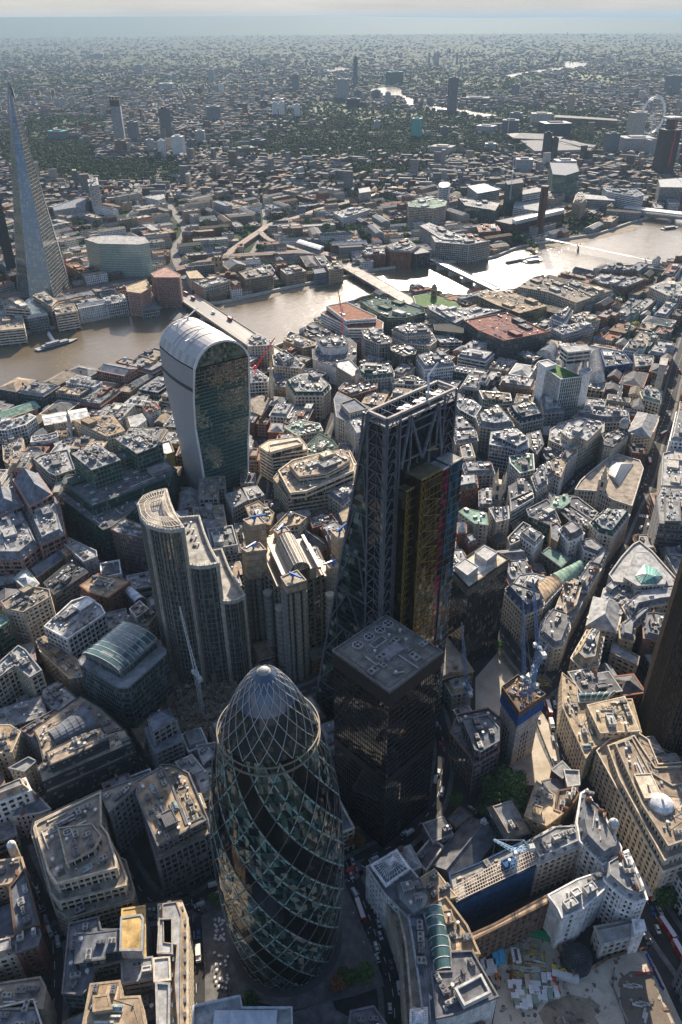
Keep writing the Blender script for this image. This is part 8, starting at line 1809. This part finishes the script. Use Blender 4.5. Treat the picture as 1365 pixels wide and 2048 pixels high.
V = [('bus', 'f2', 1040, 760, 1060, 820, 'red double-decker on the street right of the bullet-shaped tower', None), ('car', 'f2', 1135, 965, 1150, 1010, 'white car on the bend right of the plaza', 'white'), ('car', 'f2', 988, 545, 1000, 580, 'silver car at the give-way markings', 'silver'), ('van', 'f3', 530, 372, 560, 350, 'white van below the front corner of the square black tower', 'white'),
     ('car', 'f3', 447, 450, 470, 435, 'black car behind the white van', 'black'), ('car', 'f3', 1000, 190, 1030, 210, 'white car parked by the dark church', 'white'), ('car', 'f3', 1012, 208, 1042, 225, 'grey car parked beside the white one by the church', 'grey'), ('car', 'f3', 38, 712, 50, 740, 'dark car at the foot of the bullet-shaped tower', 'dgrey'),
     ('car', 'f2', 82, 895, 82, 930, 'blue car parked left of the plaza', 'blue'), ('truck', 'f2', 82, 1015, 84, 1070, 'white lorry parked left of the plaza tables', 'white'), ('van', 'f2', 172, 600, 205, 590, 'white van at the left foot of the bullet-shaped tower', 'white'),
     ('car', 'f1', 225, 632, 232, 650, 'silver car in the narrow street beside the cream terraces', 'silver'), ('van', 'f1', 298, 880, 306, 900, 'white van at the bottom left junction', 'white'), ('van', 'f1', 278, 815, 285, 840, 'grey van queuing before the bottom left junction', 'grey'), ('car', 'f1', 262, 740, 270, 760, 'dark car in the narrow street at left', 'dgrey'),
     ('bus', 'e3', 612, 622, 625, 668, 'red double-decker beside the blue-netted core', None), ('truck', 'e3', 628, 705, 635, 730, 'white lorry behind the bus near the blue-netted core', 'white'), ('car', 'e3', 638, 765, 642, 785, 'black cab following the white lorry', 'black'), ('van', 'e3', 636, 795, 642, 820, 'grey van further down behind the white lorry', 'grey'),
     ('bus', 'f4', 1135, 635, 1165, 690, 'red double-decker partly hidden behind the white stone end block', None), ('car', 'f4', 1188, 755, 1200, 780, 'blue car on the busy road', 'blue'), ('bus', 'f4', 1270, 870, 1310, 930, 'upper of two red double-deckers at the right edge', None), ('bus', 'f4', 1345, 1010, 1385, 1080, 'lower of two red double-deckers at the right edge', None), ('car', 'f4', 1218, 865, 1230, 895, 'white car next to the double-deckers', 'white'), ('car', 'f4', 1150, 930, 1165, 960, 'dark car beside the low hall turret', 'dgrey'),
     ('bus', 'd3', 1168, 435, 1172, 460, 'red double-decker at the far junction', None), ('bus', 'd3', 1250, 270, 1225, 285, 'dark red double-decker turning at the far junction', None), ('car', 'd3', 1163, 490, 1163, 520, 'first black car in the queue beside the old exchange', 'black'), ('car', 'd3', 1162, 520, 1162, 545, 'second black car in the queue beside the old exchange', 'black'), ('van', 'd3', 1118, 820, 1130, 800, 'white van at the crossing facing the green mansard block', 'white'), ('car', 'd3', 1165, 725, 1175, 715, 'black cab at the crossing', 'black'), ('van', 'd3', 1160, 810, 1162, 840, 'silver van on the kerb near the rounded ribbon-window office', 'silver'), ('car', 'd3', 1290, 150, 1292, 180, 'silver car leaving the far junction', 'silver'), ('car', 'd3', 945, 1050, 935, 1070, 'white car in the dark street canyon', 'white'), ('car', 'd3', 1110, 640, 1105, 665, 'grey car alongside the old exchange', 'grey'),
     ('truck', 'd1', 600, 1078, 612, 1082, 'white lorry at the base of the finned green office', 'white')]
for v in V: place(v[0], *v[1:6], v[6], v[7])
for k, (x, y) in enumerate(((1060, 715), (1100, 742), (1215, 835), (1310, 860))):
    place('bus', 'c1', x, y+22, x+12, y+28, ['first', 'second', 'third', 'fourth'][k]+' bus crossing the wide stone bridge, counted from the far bank', None, 9.1) if k != 2 else place('truck', 'c1', x, y+10, x+12, y+16, 'white lorry crossing the wide stone bridge', 'white', 9.1)
place('van', 'c2', 68, 870, 78, 876, 'grey van on the wide stone bridge just right of the top-heavy tower', 'grey', 9.1)

rnd = random.Random(77); CW = dict(black='black', silver='silver', white='white', dgrey='dark grey', blue='blue', red='red')
for ri, (ss, wd) in enumerate(RD[:19]):
    L = smoothline(pts(ss), 4)
    for i in range(0, len(L)-1, 2 if ri != 2 else 1):
        a, b_ = L[i], L[i+1]
        if rnd.random() < .42: continue
        t = math.atan2(b_[1]-a[1], b_[0]-a[0]); sd = rnd.choice([-1, 1]); o = wd*.5-1.3 if rnd.random() < .5 else wd*.22; f = rnd.random(); x, y = a[0]+(b_[0]-a[0])*f-math.sin(t)*o*sd, a[1]+(b_[1]-a[1])*f+math.cos(t)*o*sd; q = proj(x, y, 0)
        if not (-10 < q[0] < 1375 and 600 < q[1] < 2060): continue
        c = rnd.choice(['black', 'silver', 'white', 'dgrey', 'black', 'blue', 'silver', 'red']); kd = 'van' if rnd.random() < .2 else 'car'; key = (kd, c); rel, al = whereis(x, y, 1); lab = f'{CW[c]} {kd} on the street {rel} the {al}'
        if key not in used: o_ = car(pc(c)) if kd == 'car' else car(pc(c), 'van', 5.6, 2.0, True); used[key] = o_; o_.location = (x, y, .07); o_.rotation_euler = (0, 0, t); tag(o_, lab, kd, 'traffic in the city streets')
        else: o_ = copy_tree(used[key], (x, y, .07), t if sd > 0 else t+math.pi, lab, kd, 'traffic in the city streets')
        pend(o_, lab, x, y)

# ------------------------------------------------------------------ boats
def boat(c, x, y, x2, y2, L, W_, label, cols=('white', 'sblue'), dec=1):
    p, q = un(*fp(c, x, y), 0), un(*fp(c, x2, y2), 0); an = math.atan2(q[1]-p[1], q[0]-p[0]); t = thing('river_boat', label, 'boat', (*p, .12), rz=an); b = M(); H = [(-L/2, -W_/2), (L*.3, -W_/2), (L/2, 0), (L*.3, W_/2), (-L/2, W_/2)]
    b.frus([(a*.93, d*.8) for a, d in H], -.3, H, 2, pc(cols[1]), topcol=pc('lgrey')); b.build('hull', MP, t); b = M(); b.box(-L*.05, 0, 2, 4.4, L*.6, W_*.75, 0, pc(cols[0])); b.box(-L*.05, 0, 2.8, 3.7, L*.6+.1, W_*.75+.1, 0, (.03, .035, .04))
    if dec > 1: b.box(-L*.1, 0, 4.4, 6.4, L*.3, W_*.55, 0, pc(cols[0]))
    b.build('cabin', MP, t); b = M(); b.bar((L*.05, 0, 4), (L*.05, 0, 10), .15, (.5, .5, .5)); b.build('mast', MP, t); return t
boat('c1', 330, 1025, 420, 1000, 62, 11, 'dark museum-like ship moored at a pier on the far bank', ('grey', 'sblue'), 2)
boat('c1', 510, 1222, 560, 1205, 30, 8, 'white pleasure boat moored at the near bank quay', ('white', 'white'))
boat('c1', 450, 1250, 500, 1235, 36, 8, 'longer white boat moored left of the pleasure boat', ('white', 'slate'))
boat('c1', 155, 1325, 190, 1315, 22, 6, 'small orange and white boat at the near bank', ('orange', 'white'))
boat('c3', 520, 550, 560, 545, 40, 9, 'pale boat moored by the far bank pier near the footbridge', ('white', 'lgrey'))
boat('c3', 1295, 362, 1325, 358, 45, 10, 'dark boat under the right-hand railway bridge', ('dgrey', 'sblue'))
boat('c3', 735, 648, 765, 640, 34, 8, 'dark boat moored behind the near-bank roofs', ('dgrey', 'dgrey'))
def pier(c, A, B_, wd, label, col='lgrey'):
    a, b_ = un(*fp(c, *A)), un(*fp(c, *B_)); t = thing('pier', label, 'pier', (*a, 0)); q, _, _ = strip([a, b_], wd); b = M(); b.prism(ccw(q), .1, 1.6, pc(col)); b.build('pontoon', MW, t, (*a, 0)); q, _, _ = strip([a, b_], wd*.5); b = M(); b.prism(ccw(q), 1.6, 4, prv(pc(col), 1.2)); b.build('shelter', MW, t, (*a, 0))
pier('c1', (280, 965), (312, 1015), 5, 'white gangway pier leading to the dark moored ship', 'white'); pier('c3', (360, 562), (450, 545), 9, 'left floating pier on the far bank', 'dgrey'); pier('c3', (440, 548), (540, 525), 9, 'right floating pier on the far bank', 'lgrey'); pier('c3', (100, 745), (145, 775), 4, 'dark dolphin jetty in the bright water', 'brown')

# ------------------------------------------------------------------ people and tables on the plaza
def person_mesh(k):
    rnd = random.Random(k); me = bpy.data.meshes.new('p'); sp = .11+.07*rnd.random(); st = .1*rnd.random()
    J = [((0, 0, .95), .15), ((0, 0, 1.2), .16), ((0, 0, 1.42), .17), ((0, 0, 1.55), .06), ((.01, 0, 1.68), .1), ((0, .2, 1.4), .07), ((.05, .26, 1.15), .05), ((.15, .24, .95), .04), ((0, -.2, 1.4), .07), ((-.03, -.26, 1.15), .05), ((.02, -.25, .92), .04),
         ((st, .1, .85), .1), ((st+.02, .11, .48), .07), ((st-.05, .12, .06), .05), ((st+.1, .12, .03), .04), ((-st, -.1, .85), .1), ((-st, -.11, .48), .07), ((-st-.06, -.12, .06), .05), ((-st+.09, -.12, .03), .04)]
    E_ = [(0, 1), (1, 2), (2, 3), (3, 4), (2, 5), (5, 6), (6, 7), (2, 8), (8, 9), (9, 10), (0, 11), (11, 12), (12, 13), (13, 14), (0, 15), (15, 16), (16, 17), (17, 18)]
    me.from_pydata([j[0] for j in J], E_, []); o = bpy.data.objects.new('p', me); COL.objects.link(o); m = o.modifiers.new('s', 'SKIN'); me.skin_vertices[0].data[0].use_root = True
    for i, j in enumerate(J): me.skin_vertices[0].data[i].radius = (j[1], j[1]*.85)
    o.modifiers.new('d', 'SUBSURF').levels = 1; dg = bpy.context.evaluated_depsgraph_get(); dg.update(); nm = bpy.data.meshes.new_from_object(o.evaluated_get(dg)); nm.name = 'person'
    bpy.data.objects.remove(o); top = rnd.choice([(.03, .03, .04), (.5, .5, .5), (.2, .04, .03), (.05, .08, .2), (.35, .3, .22)]); leg = rnd.choice([(.02, .02, .03), (.05, .06, .1), (.15, .12, .08)]); ca = nm.color_attributes.new('Col', 'FLOAT_COLOR', 'CORNER'); cs = []
    for p in nm.polygons:
        z = p.center.z; c = (.02, .02, .02) if z < .08 else leg if z < .92 else top if z < 1.52 else (.45, .28, .2) if z < 1.72 and p.center.x > 0 or z < 1.62 else (.05, .03, .02); cs += [(*c, 1)]*p.loop_total
    ca.data.foreach_set('color', np.array(cs, dtype=np.float32).ravel()); nm.materials.clear(); nm.materials.append(MP); return nm, top
PM = [person_mesh(k) for k in range(7)]; rnd = random.Random(2)
PW = {0: 'dark', 1: 'pale', 2: 'red'}
def clothes(c): return 'dark' if max(c) < .06 else 'pale grey' if c[0] > .45 else 'dark red' if c[0] > c[2]*2 and c[0] < .3 else 'blue' if c[2] > .15 and c[0] < .1 else 'beige'
for k in range(58):
    if k < 44: x, y = rnd.uniform(172, 250)+(k % 3)*10, rnd.uniform(1010, 1270); x = x if y < 1100 else x+(y-1100)*.25; c = 'f2'; where = 'at the crowded lunch tables left of the bullet-shaped tower'; gp = 'lunch crowd on the plaza'
    else: c, x, y = [('f2', 1035, 850), ('f2', 1042, 862), ('f2', 1050, 880), ('f2', 978, 745), ('f2', 1145, 1130), ('f2', 1140, 1165), ('f2', 1115, 1190), ('f2', 1082, 915), ('f2', 1018, 780), ('f2', 205, 1062), ('f2', 950, 630), ('f2', 1160, 1190), ('f2', 112, 1060), ('f2', 105, 840)][k-44]; where = 'walking along the pavement by the plaza'; gp = 'pedestrians around the plaza'
    me, top = PM[k % 7]; p = un(*fp(c, x, y), .17); o = part('person', me, None, (*p, .17), rnd.random()*6.28); tag(o, f'person in {clothes(top)} clothes {where}', 'person', gp)
for k in range(150):
    ss, wd = RD[rnd.choice([0, 1, 2, 2, 2, 3, 3, 5, 6, 9, 10])]; L = smoothline(pts(ss), 4); i = rnd.randrange(len(L)-1); a, b_ = L[i], L[i+1]; t = math.atan2(b_[1]-a[1], b_[0]-a[0]); sd = rnd.choice([-1, 1]); o = wd/2+rnd.uniform(.4, 2.2); f = rnd.random(); x, y = a[0]+(b_[0]-a[0])*f-math.sin(t)*o*sd, a[1]+(b_[1]-a[1])*f+math.cos(t)*o*sd; q = proj(x, y, 0)
    if not (0 < q[0] < 1365 and 850 < q[1] < 2048): continue
    me, top = PM[k % 7]; rel, al = whereis(x, y, 1); o = part('person', me, None, (x, y, .2), rnd.random()*6.28); lab = f'{clothes(top)} dressed person walking {rel} the {al}'; tag(o, lab, 'person', 'pedestrians on the pavements'); pend(o, lab, x, y)
b = M(); b.cyl(0, 0, .7, .75, .55, (.62, .62, .62), 14); TT_ = meshof(b, 'table_top', MP); b = M(); b.cyl(0, 0, 0, .7, .05, (.3, .3, .3), 6); b.cyl(0, 0, 0, .04, .3, (.2, .2, .2), 10); TL = meshof(b, 'pedestal', MP)
for k in range(46):
    x, y = (rnd.uniform(178, 235), rnd.uniform(790, 935)) if k < 26 else (rnd.uniform(175, 260), rnd.uniform(1000, 1240)); p = un(*fp('f2', x, y), .17); t = thing('cafe_table', 'small round white cafe table at the upper free end of the plaza seating' if k < 26 else 'small round white cafe table among the lunch crowd', 'table', (*p, .17), 'cafe tables on the plaza'); part('table_top', TT_, t, (0, 0, 0)); part('pedestal', TL, t, (0, 0, 0)); t.scale = (1.5,)*3 if False else (1.2, 1.2, 1)
# street lamps and bollards near the plaza
b = M(); b.cyl(0, 0, 0, 7.5, .1, (.15, .15, .15), 8, r1=.06); b.bar((0, 0, 7.5), (1.6, 0, 7.8), .06, (.15, .15, .15)); LP = meshof(b, 'pole', MM); b = M(); b.box(1.7, 0, 7.65, 7.85, .8, .3, 0, (.6, .6, .55)); LH = meshof(b, 'lamp_head', MP)
for k, (c, x, y) in enumerate((('f2', 1015, 800), ('f2', 1080, 915), ('f2', 955, 630), ('f2', 1060, 1010), ('f2', 112, 805), ('f2', 112, 1065), ('f3', 545, 220), ('f3', 205, 1165), ('e3', 172, 365), ('e3', 725, 740), ('e3', 820, 960), ('d3', 1130, 600), ('d3', 1080, 780), ('f4', 1170, 990))):
    p = un(*fp(c, x, y), .2); lab = 'thin dark street lamp %s the %s' % whereis(p[0], p[1], 8); t = thing('street_lamp', lab, 'street lamp', (*p, .1), 'street lamps', rz=k*1.3); part('pole', LP, t, (0, 0, 0)); part('lamp_head', LH, t, (0, 0, 0)); pend(t, lab, p[0], p[1])

# ------------------------------------------------------------------ the building site at lower right
rnd = random.Random(31)
def cabin(c, x, y, z, L, W_, H, an, col, label, name='site_cabin', cat='site cabin', group=None):
    p = un(*fp(c, x, y), z+H); t = thing(name, label, cat, (*p, z), group, rz=an); b = M(); b.box(0, 0, 0, H, L, W_, 0, col); b.build('wall', MP, t); b = M(); b.box(0, 0, H, H+.12, L+.15, W_+.15, 0, prv(col, 1.15))
    for k in range(int(L/1.2)): b.box(-L/2+.6+k*1.2, 0, H+.12, H+.17, .1, W_, 0, prv(col, .8))
    b.build('roof', MP, t); b = M(); b.box(L*.2, -W_/2-.02, .05, H*.8, .9, .05, 0, prv(col, .5)); b.build('door', MP, t)
wh = (.6, .58, .56); an0 = .62
for k, (x, y, col, lab) in enumerate(((185, 1055, wh, 'white cabin at the upper left of the site yard'), (212, 1082, wh, 'white cabin just below the upper left one'), (245, 1078, wh, 'white cabin below the left blue cabin'), (258, 1030, (.08, .35, .55), 'left sky-blue cabin in the site yard'), (292, 1012, (.08, .35, .55), 'right sky-blue cabin in the site yard'), (370, 1010, wh, 'broad white cabin beside the blue ones'), (388, 1018, wh, 'second broad white cabin beside the blue ones'))): cabin('f4', x, y, .2, 6, 2.6, 2.6, an0+.2, col, lab)
row = 0
for k in range(46):
    i, j = k % 8, k//8; x, y = 350+i*31+j*12+rnd.uniform(-6, 6), 1190+j*30-i*11+rnd.uniform(-6, 6)
    if k in (5, 6, 13, 21, 29) or rnd.random() < .3: continue
    if y > 1320 or x > 640: continue
    col = rnd.choice([wh, wh, (.5, .5, .5), (.4, .35, .25), (.2, .25, .2)]); nm = 'white' if col == wh else 'grey' if col[0] == .5 else 'tan' if col[0] == .4 else 'dark green'
    cabin('f4', x, y, .2, rnd.uniform(3, 5), 2.2, rnd.uniform(1.6, 2.7), an0+rnd.choice([0, 0, 1.57])+.1, col, f'{nm} container, {ORDL[i]} from the left in the {ORDL[j]} row of the site yard', 'storage_container', 'container', 'containers stacked in the site yard')
for k in range(34):
    x, y = rnd.uniform(330, 560), rnd.uniform(960, 1150); p = un(*fp('f4', x, y), 1); col = rnd.choice([(.45, .35, .2), (.5, .48, .42), (.3, .28, .25), (.55, .55, .52), (.5, .4, .1), (.25, .12, .06)]); nm = {(.45, .35, .2): 'brown timber', (.5, .48, .42): 'pale stone', (.3, .28, .25): 'dark scrap', (.55, .55, .52): 'white wrapped', (.5, .4, .1): 'yellow', (.25, .12, .06): 'rusty steel'}[col]
    b = M(); an = an0+rnd.choice([0, 1.57])+rnd.uniform(-.15, .15); L = rnd.uniform(3, 9)
    for q in range(4): b.box(*(p[0]-math.sin(an)*(q*.5-.8), p[1]+math.cos(an)*(q*.5-.8)), .2, .2+rnd.uniform(.5, 1.6), L*rnd.uniform(.8, 1), .42, an, prv(col, rnd.uniform(.7, 1.1)))
    o = b.build('material_stack', MW, None, (*p, .2)); side = 'near the left cabins' if x < 410 else 'in the middle of the yard' if x < 490 else 'towards the round tank'; WA = un(*fp('f4', 740, 1025)); tag(o, f'stack of {nm} material lying {side}', 'building material', 'loose stacks in the site yard'); pend(o, f'stack of {nm} material {side} counted from the round tank', p[0], p[1])
cabin('f4', 527, 885, .2, 12, 3, 3, -1.05, (.03, .22, .1), 'long green container against the old facade', 'storage_container', 'container'); cabin('f4', 672, 1135, .2, 12, 3, 2.6, -1.0, (.5, .5, .48), 'long grey container beside the scaffold steps', 'storage_container', 'container')
def digger(c, x, y, an, col, label):
    p = un(*fp(c, x, y)); t = thing('excavator', label, 'excavator', (*p, .2), rz=an); b = M()
    for s in (-1, 1): b.box(0, s*1.1, 0, .9, 3.8, .6, 0, (.03, .03, .03))
    b.build('tracks', MP, t); b = M(); b.box(-.4, 0, 1, 2.2, 3.2, 2.4, 0, col); b.build('body', MP, t); b = M(); b.box(.7, .7, 1, 3, 1.4, 1, 0, (.04, .05, .05)); b.build('cab', MG, t); b = M(); b.bar((1.1, -.4, 1.6), (3.6, -.4, 4.2), .25, col); b.bar((3.6, -.4, 4.2), (5.6, -.4, 2), .2, col); b.build('arm', MP, t); b = M(); b.box(5.7, -.4, 1, 2, .9, 1.2, 0, (.1, .1, .1)); b.build('bucket', MP, t)
digger('f4', 268, 1140, .8, (.65, .2, .03), 'orange excavator left of the containers'); digger('f4', 612, 1105, 2, (.6, .42, .04), 'yellow excavator near the round dark tank'); digger('f4', 605, 1170, 1, (.45, .04, .03), 'red excavator right of the containers')
digger('e1', 1210, 590, .5, (.4, .25, .1), 'dusty excavator in the demolition rubble'); digger('e1', 1120, 520, 2.4, (.5, .4, .3), 'small excavator at the back of the demolition rubble')
p = un(*fp('f4', 740, 1025), 5); t = thing('round_tank', 'large round dark tank ringed by scaffold steps', 'tank', (*p, 0)); b = M(); b.cyl(*p, 0, 5, 7.2, (.05, .055, .06), 28); b.cyl(*p, 5, 5.6, 7.2, (.03, .035, .04), 28, r1=5.2); b.build('shell', MW, t, (*p, 0)); b = M()
for k in range(14): a = k*.449; b.bar((p[0], p[1], 5.8), (p[0]+7*math.cos(a), p[1]+7*math.sin(a), 5.2), .12, (.1, .1, .1))
b.build('roof_ribs', MM, t, (*p, 0))
a, b_ = un(*fp('f4', 628, 965), 3), un(*fp('f4', 722, 1140), 3); t = thing('scaffold_walkway', 'long brown scaffold walkway beside the round tank', 'scaffolding', (*a, 0)); b = M(); L = math.dist(a, b_); n = (-(b_[1]-a[1])/L, (b_[0]-a[0])/L)
for k in range(19):
    f = k/18; q = (a[0]+(b_[0]-a[0])*f, a[1]+(b_[1]-a[1])*f); b.bar((*q, 0), (*q, 5), .12, (.2, .12, .08)); b.bar((q[0]+n[0]*3, q[1]+n[1]*3, 0), (q[0]+n[0]*3, q[1]+n[1]*3, 5), .12, (.2, .12, .08)); b.bar((*q, 4), (q[0]+n[0]*3, q[1]+n[1]*3, 4), .15, (.35, .28, .2))
b.build('uprights', MW, t, (*a, 0)); b = M(); b.bar((*a, 5), (*b_, 5), .15, (.35, .2, .12)); b.bar((a[0]+n[0]*3, a[1]+n[1]*3, 5), (b_[0]+n[0]*3, b_[1]+n[1]*3, 5), .15, (.35, .2, .12)); b.build('rails', MW, t, (*a, 0))
def hoard(line, h, col, label, nm='hoarding'):
    L = pts(line); t = thing(nm, label, 'fence', (*L[0], 0)); b = M()
    for p, q in zip(L, L[1:]):
        Q, _, _ = strip([p, q], .3); b.prism(ccw(Q), 0, h, col)
    b.build('panels', MP, t, (*L[0], 0)); b = M()
    for p, q in zip(L, L[1:]):
        n = int(math.dist(p, q)/3)
        for k in range(n+1): b.box(p[0]+(q[0]-p[0])*k/max(n, 1), p[1]+(q[1]-p[1])*k/max(n, 1), 0, h+.2, .25, .5, 0, prv(col, .7))
    b.build('posts', MP, t, (*L[0], 0))
hoard('f4 1150,1020 1190,1110 1230,1200 1250,1230', 3, (.03, .07, .25), 'blue hoarding along the busy road'); hoard('f4 735,1135 850,1090 930,1040 1060,1000 1150,985', 3, (.3, .18, .13), 'rust brown hoarding behind the round tank'); hoard('f4 1090,1135 1180,1120', 1.5, (.55, .06, .04), 'low red barrier on the dark slab', 'barrier'); hoard('f4 960,1100 950,1200 985,1300 1040,1424', 2, (.3, .3, .28), 'grey mesh fence around the dark slab', 'fence')
hoard('e1 870,640 960,690 1000,660 1040,600 1010,500 1110,470 1240,440 1260,500 1350,470', 9, (.3, .25, .2), 'ragged remaining wall around the demolition site', 'broken_wall'); hoard('e1 1085,890 1180,850 1310,800 1340,780', 3, (.4, .4, .4), 'grey hoarding at the front of the demolition site'); hoard('e3 540,680 640,940', 1.2, (.5, .45, .38), 'concrete barrier beside the site ramp', 'barrier'); hoard('e3 330,300 440,450', 3, (.4, .38, .34), 'pale hoarding below the shorter black tower', 'hoarding')
for k, (x, y) in enumerate(((1045, 1200), (1070, 1195), (1100, 1195), (1100, 1310), (1120, 1305), (1142, 1300), (1140, 1358), (1150, 1385))):
    p = un(*fp('f4', x, y), 1); b = M(); b.box(*p, .3, 1.1, 4.6, 1.1, -1.0 if k < 6 else .3, (.5, .46, .42)); o = b.build('concrete_beam', MW, None, (*p, .3)); tag(o, ['left beam of the upper trio', 'middle beam of the upper trio', 'right beam of the upper trio', 'left beam of the middle trio', 'middle beam of the middle trio', 'right beam of the middle trio', 'upper beam of the lowest pair', 'lower beam of the lowest pair'][k]+' on the dark slab', 'beam')
# rubble fields
for nm, P, n, lab in (('rubble', demo, 420, 'broken brick and concrete rubble covering the demolition site'), ('site_debris', site, 260, 'scattered debris on the bare building site')):
    b = M(); A = np.array(P)
    for _ in range(n*3):
        x, y = rnd.uniform(A[:, 0].min(), A[:, 0].max()), rnd.uniform(A[:, 1].min(), A[:, 1].max())
        if inside(P, x, y) and rnd.random() < .6: q = rnd.choice([(.3, .25, .2), (.2, .12, .08), (.4, .38, .33), (.12, .1, .09)]); b.box(x, y, .1, .2+rnd.random()*(1.6 if nm == 'rubble' else .5), rnd.uniform(.5, 3), rnd.uniform(.4, 1.6), rnd.random()*3, q)
    o = b.build(nm, MW); tag(o, lab, 'rubble', kind='stuff')
# scaffold frame over the blue sheeted building
Q = pts('f4 15,700 495,470 470,400 300,480 20,640', z=27); t = thing('roof_scaffold', 'open steel grid frame on top of the blue sheeted building', 'scaffolding', (*Q[0], 26)); b = M(); A, B_ = pts('f4 20,705 498,480', z=27), pts('f4 5,620 470,380', z=27)
for k in range(34): f = k/33; p, q = [(u[0][0]*(1-f)+u[1][0]*f, u[0][1]*(1-f)+u[1][1]*f) for u in (A, B_)]; b.bar((*p, 28.2), (*q, 28.8), .14, (.5, .42, .34))
for j in range(6): g = j/5; p, q = [tuple(A[i][d]*(1-g)+B_[i][d]*g for d in (0, 1)) for i in (0, 1)]; b.bar((*p, 28.3+g*.5), (*q, 28.3+g*.5), .16, (.5, .42, .34))
b.build('frame', MM, t, (*Q[0], 26))
# formal garden lawn hedges
for s, lab in (('e3 940,395 1000,400 990,410 938,405', 'clipped hedge across the formal garden'), ('e3 1050,380 1070,385 1045,480 1025,475', 'clipped hedge along the right of the formal garden')):
    P = ccw(pts(s)); b = M(); b.prism(P, 0, 1.4, (.04, .08, .025)); o = b.build('hedge', ML, None, (*cen(P), 0)); tag(o, lab, 'hedge')

# ------------------------------------------------------------------ the hazy air
me = M(); me.box(0, 0, -1.5, 480, 2*BIG-200, 2*BIG-200, 0, bottom=True); mh = bpy.data.materials.new('haze'); mh.use_nodes = True; n = mh.node_tree; n.nodes.clear(); out = n.nodes.new('ShaderNodeOutputMaterial'); pvn = n.nodes.new('ShaderNodeVolumePrincipled')
pvn.inputs['Color'].default_value = (.28, .4, .53, 1); pvn.inputs['Density'].default_value = HAZE; pvn.inputs['Anisotropy'].default_value = .1; n.links.new(pvn.outputs[0], out.inputs['Volume'])
o = me.build('haze', mh); tag(o, 'thin blue haze thickening towards the horizon', 'haze', kind='stuff')
settle()
for m_ in list(bpy.data.meshes):
    if m_.users == 0: bpy.data.meshes.remove(m_)
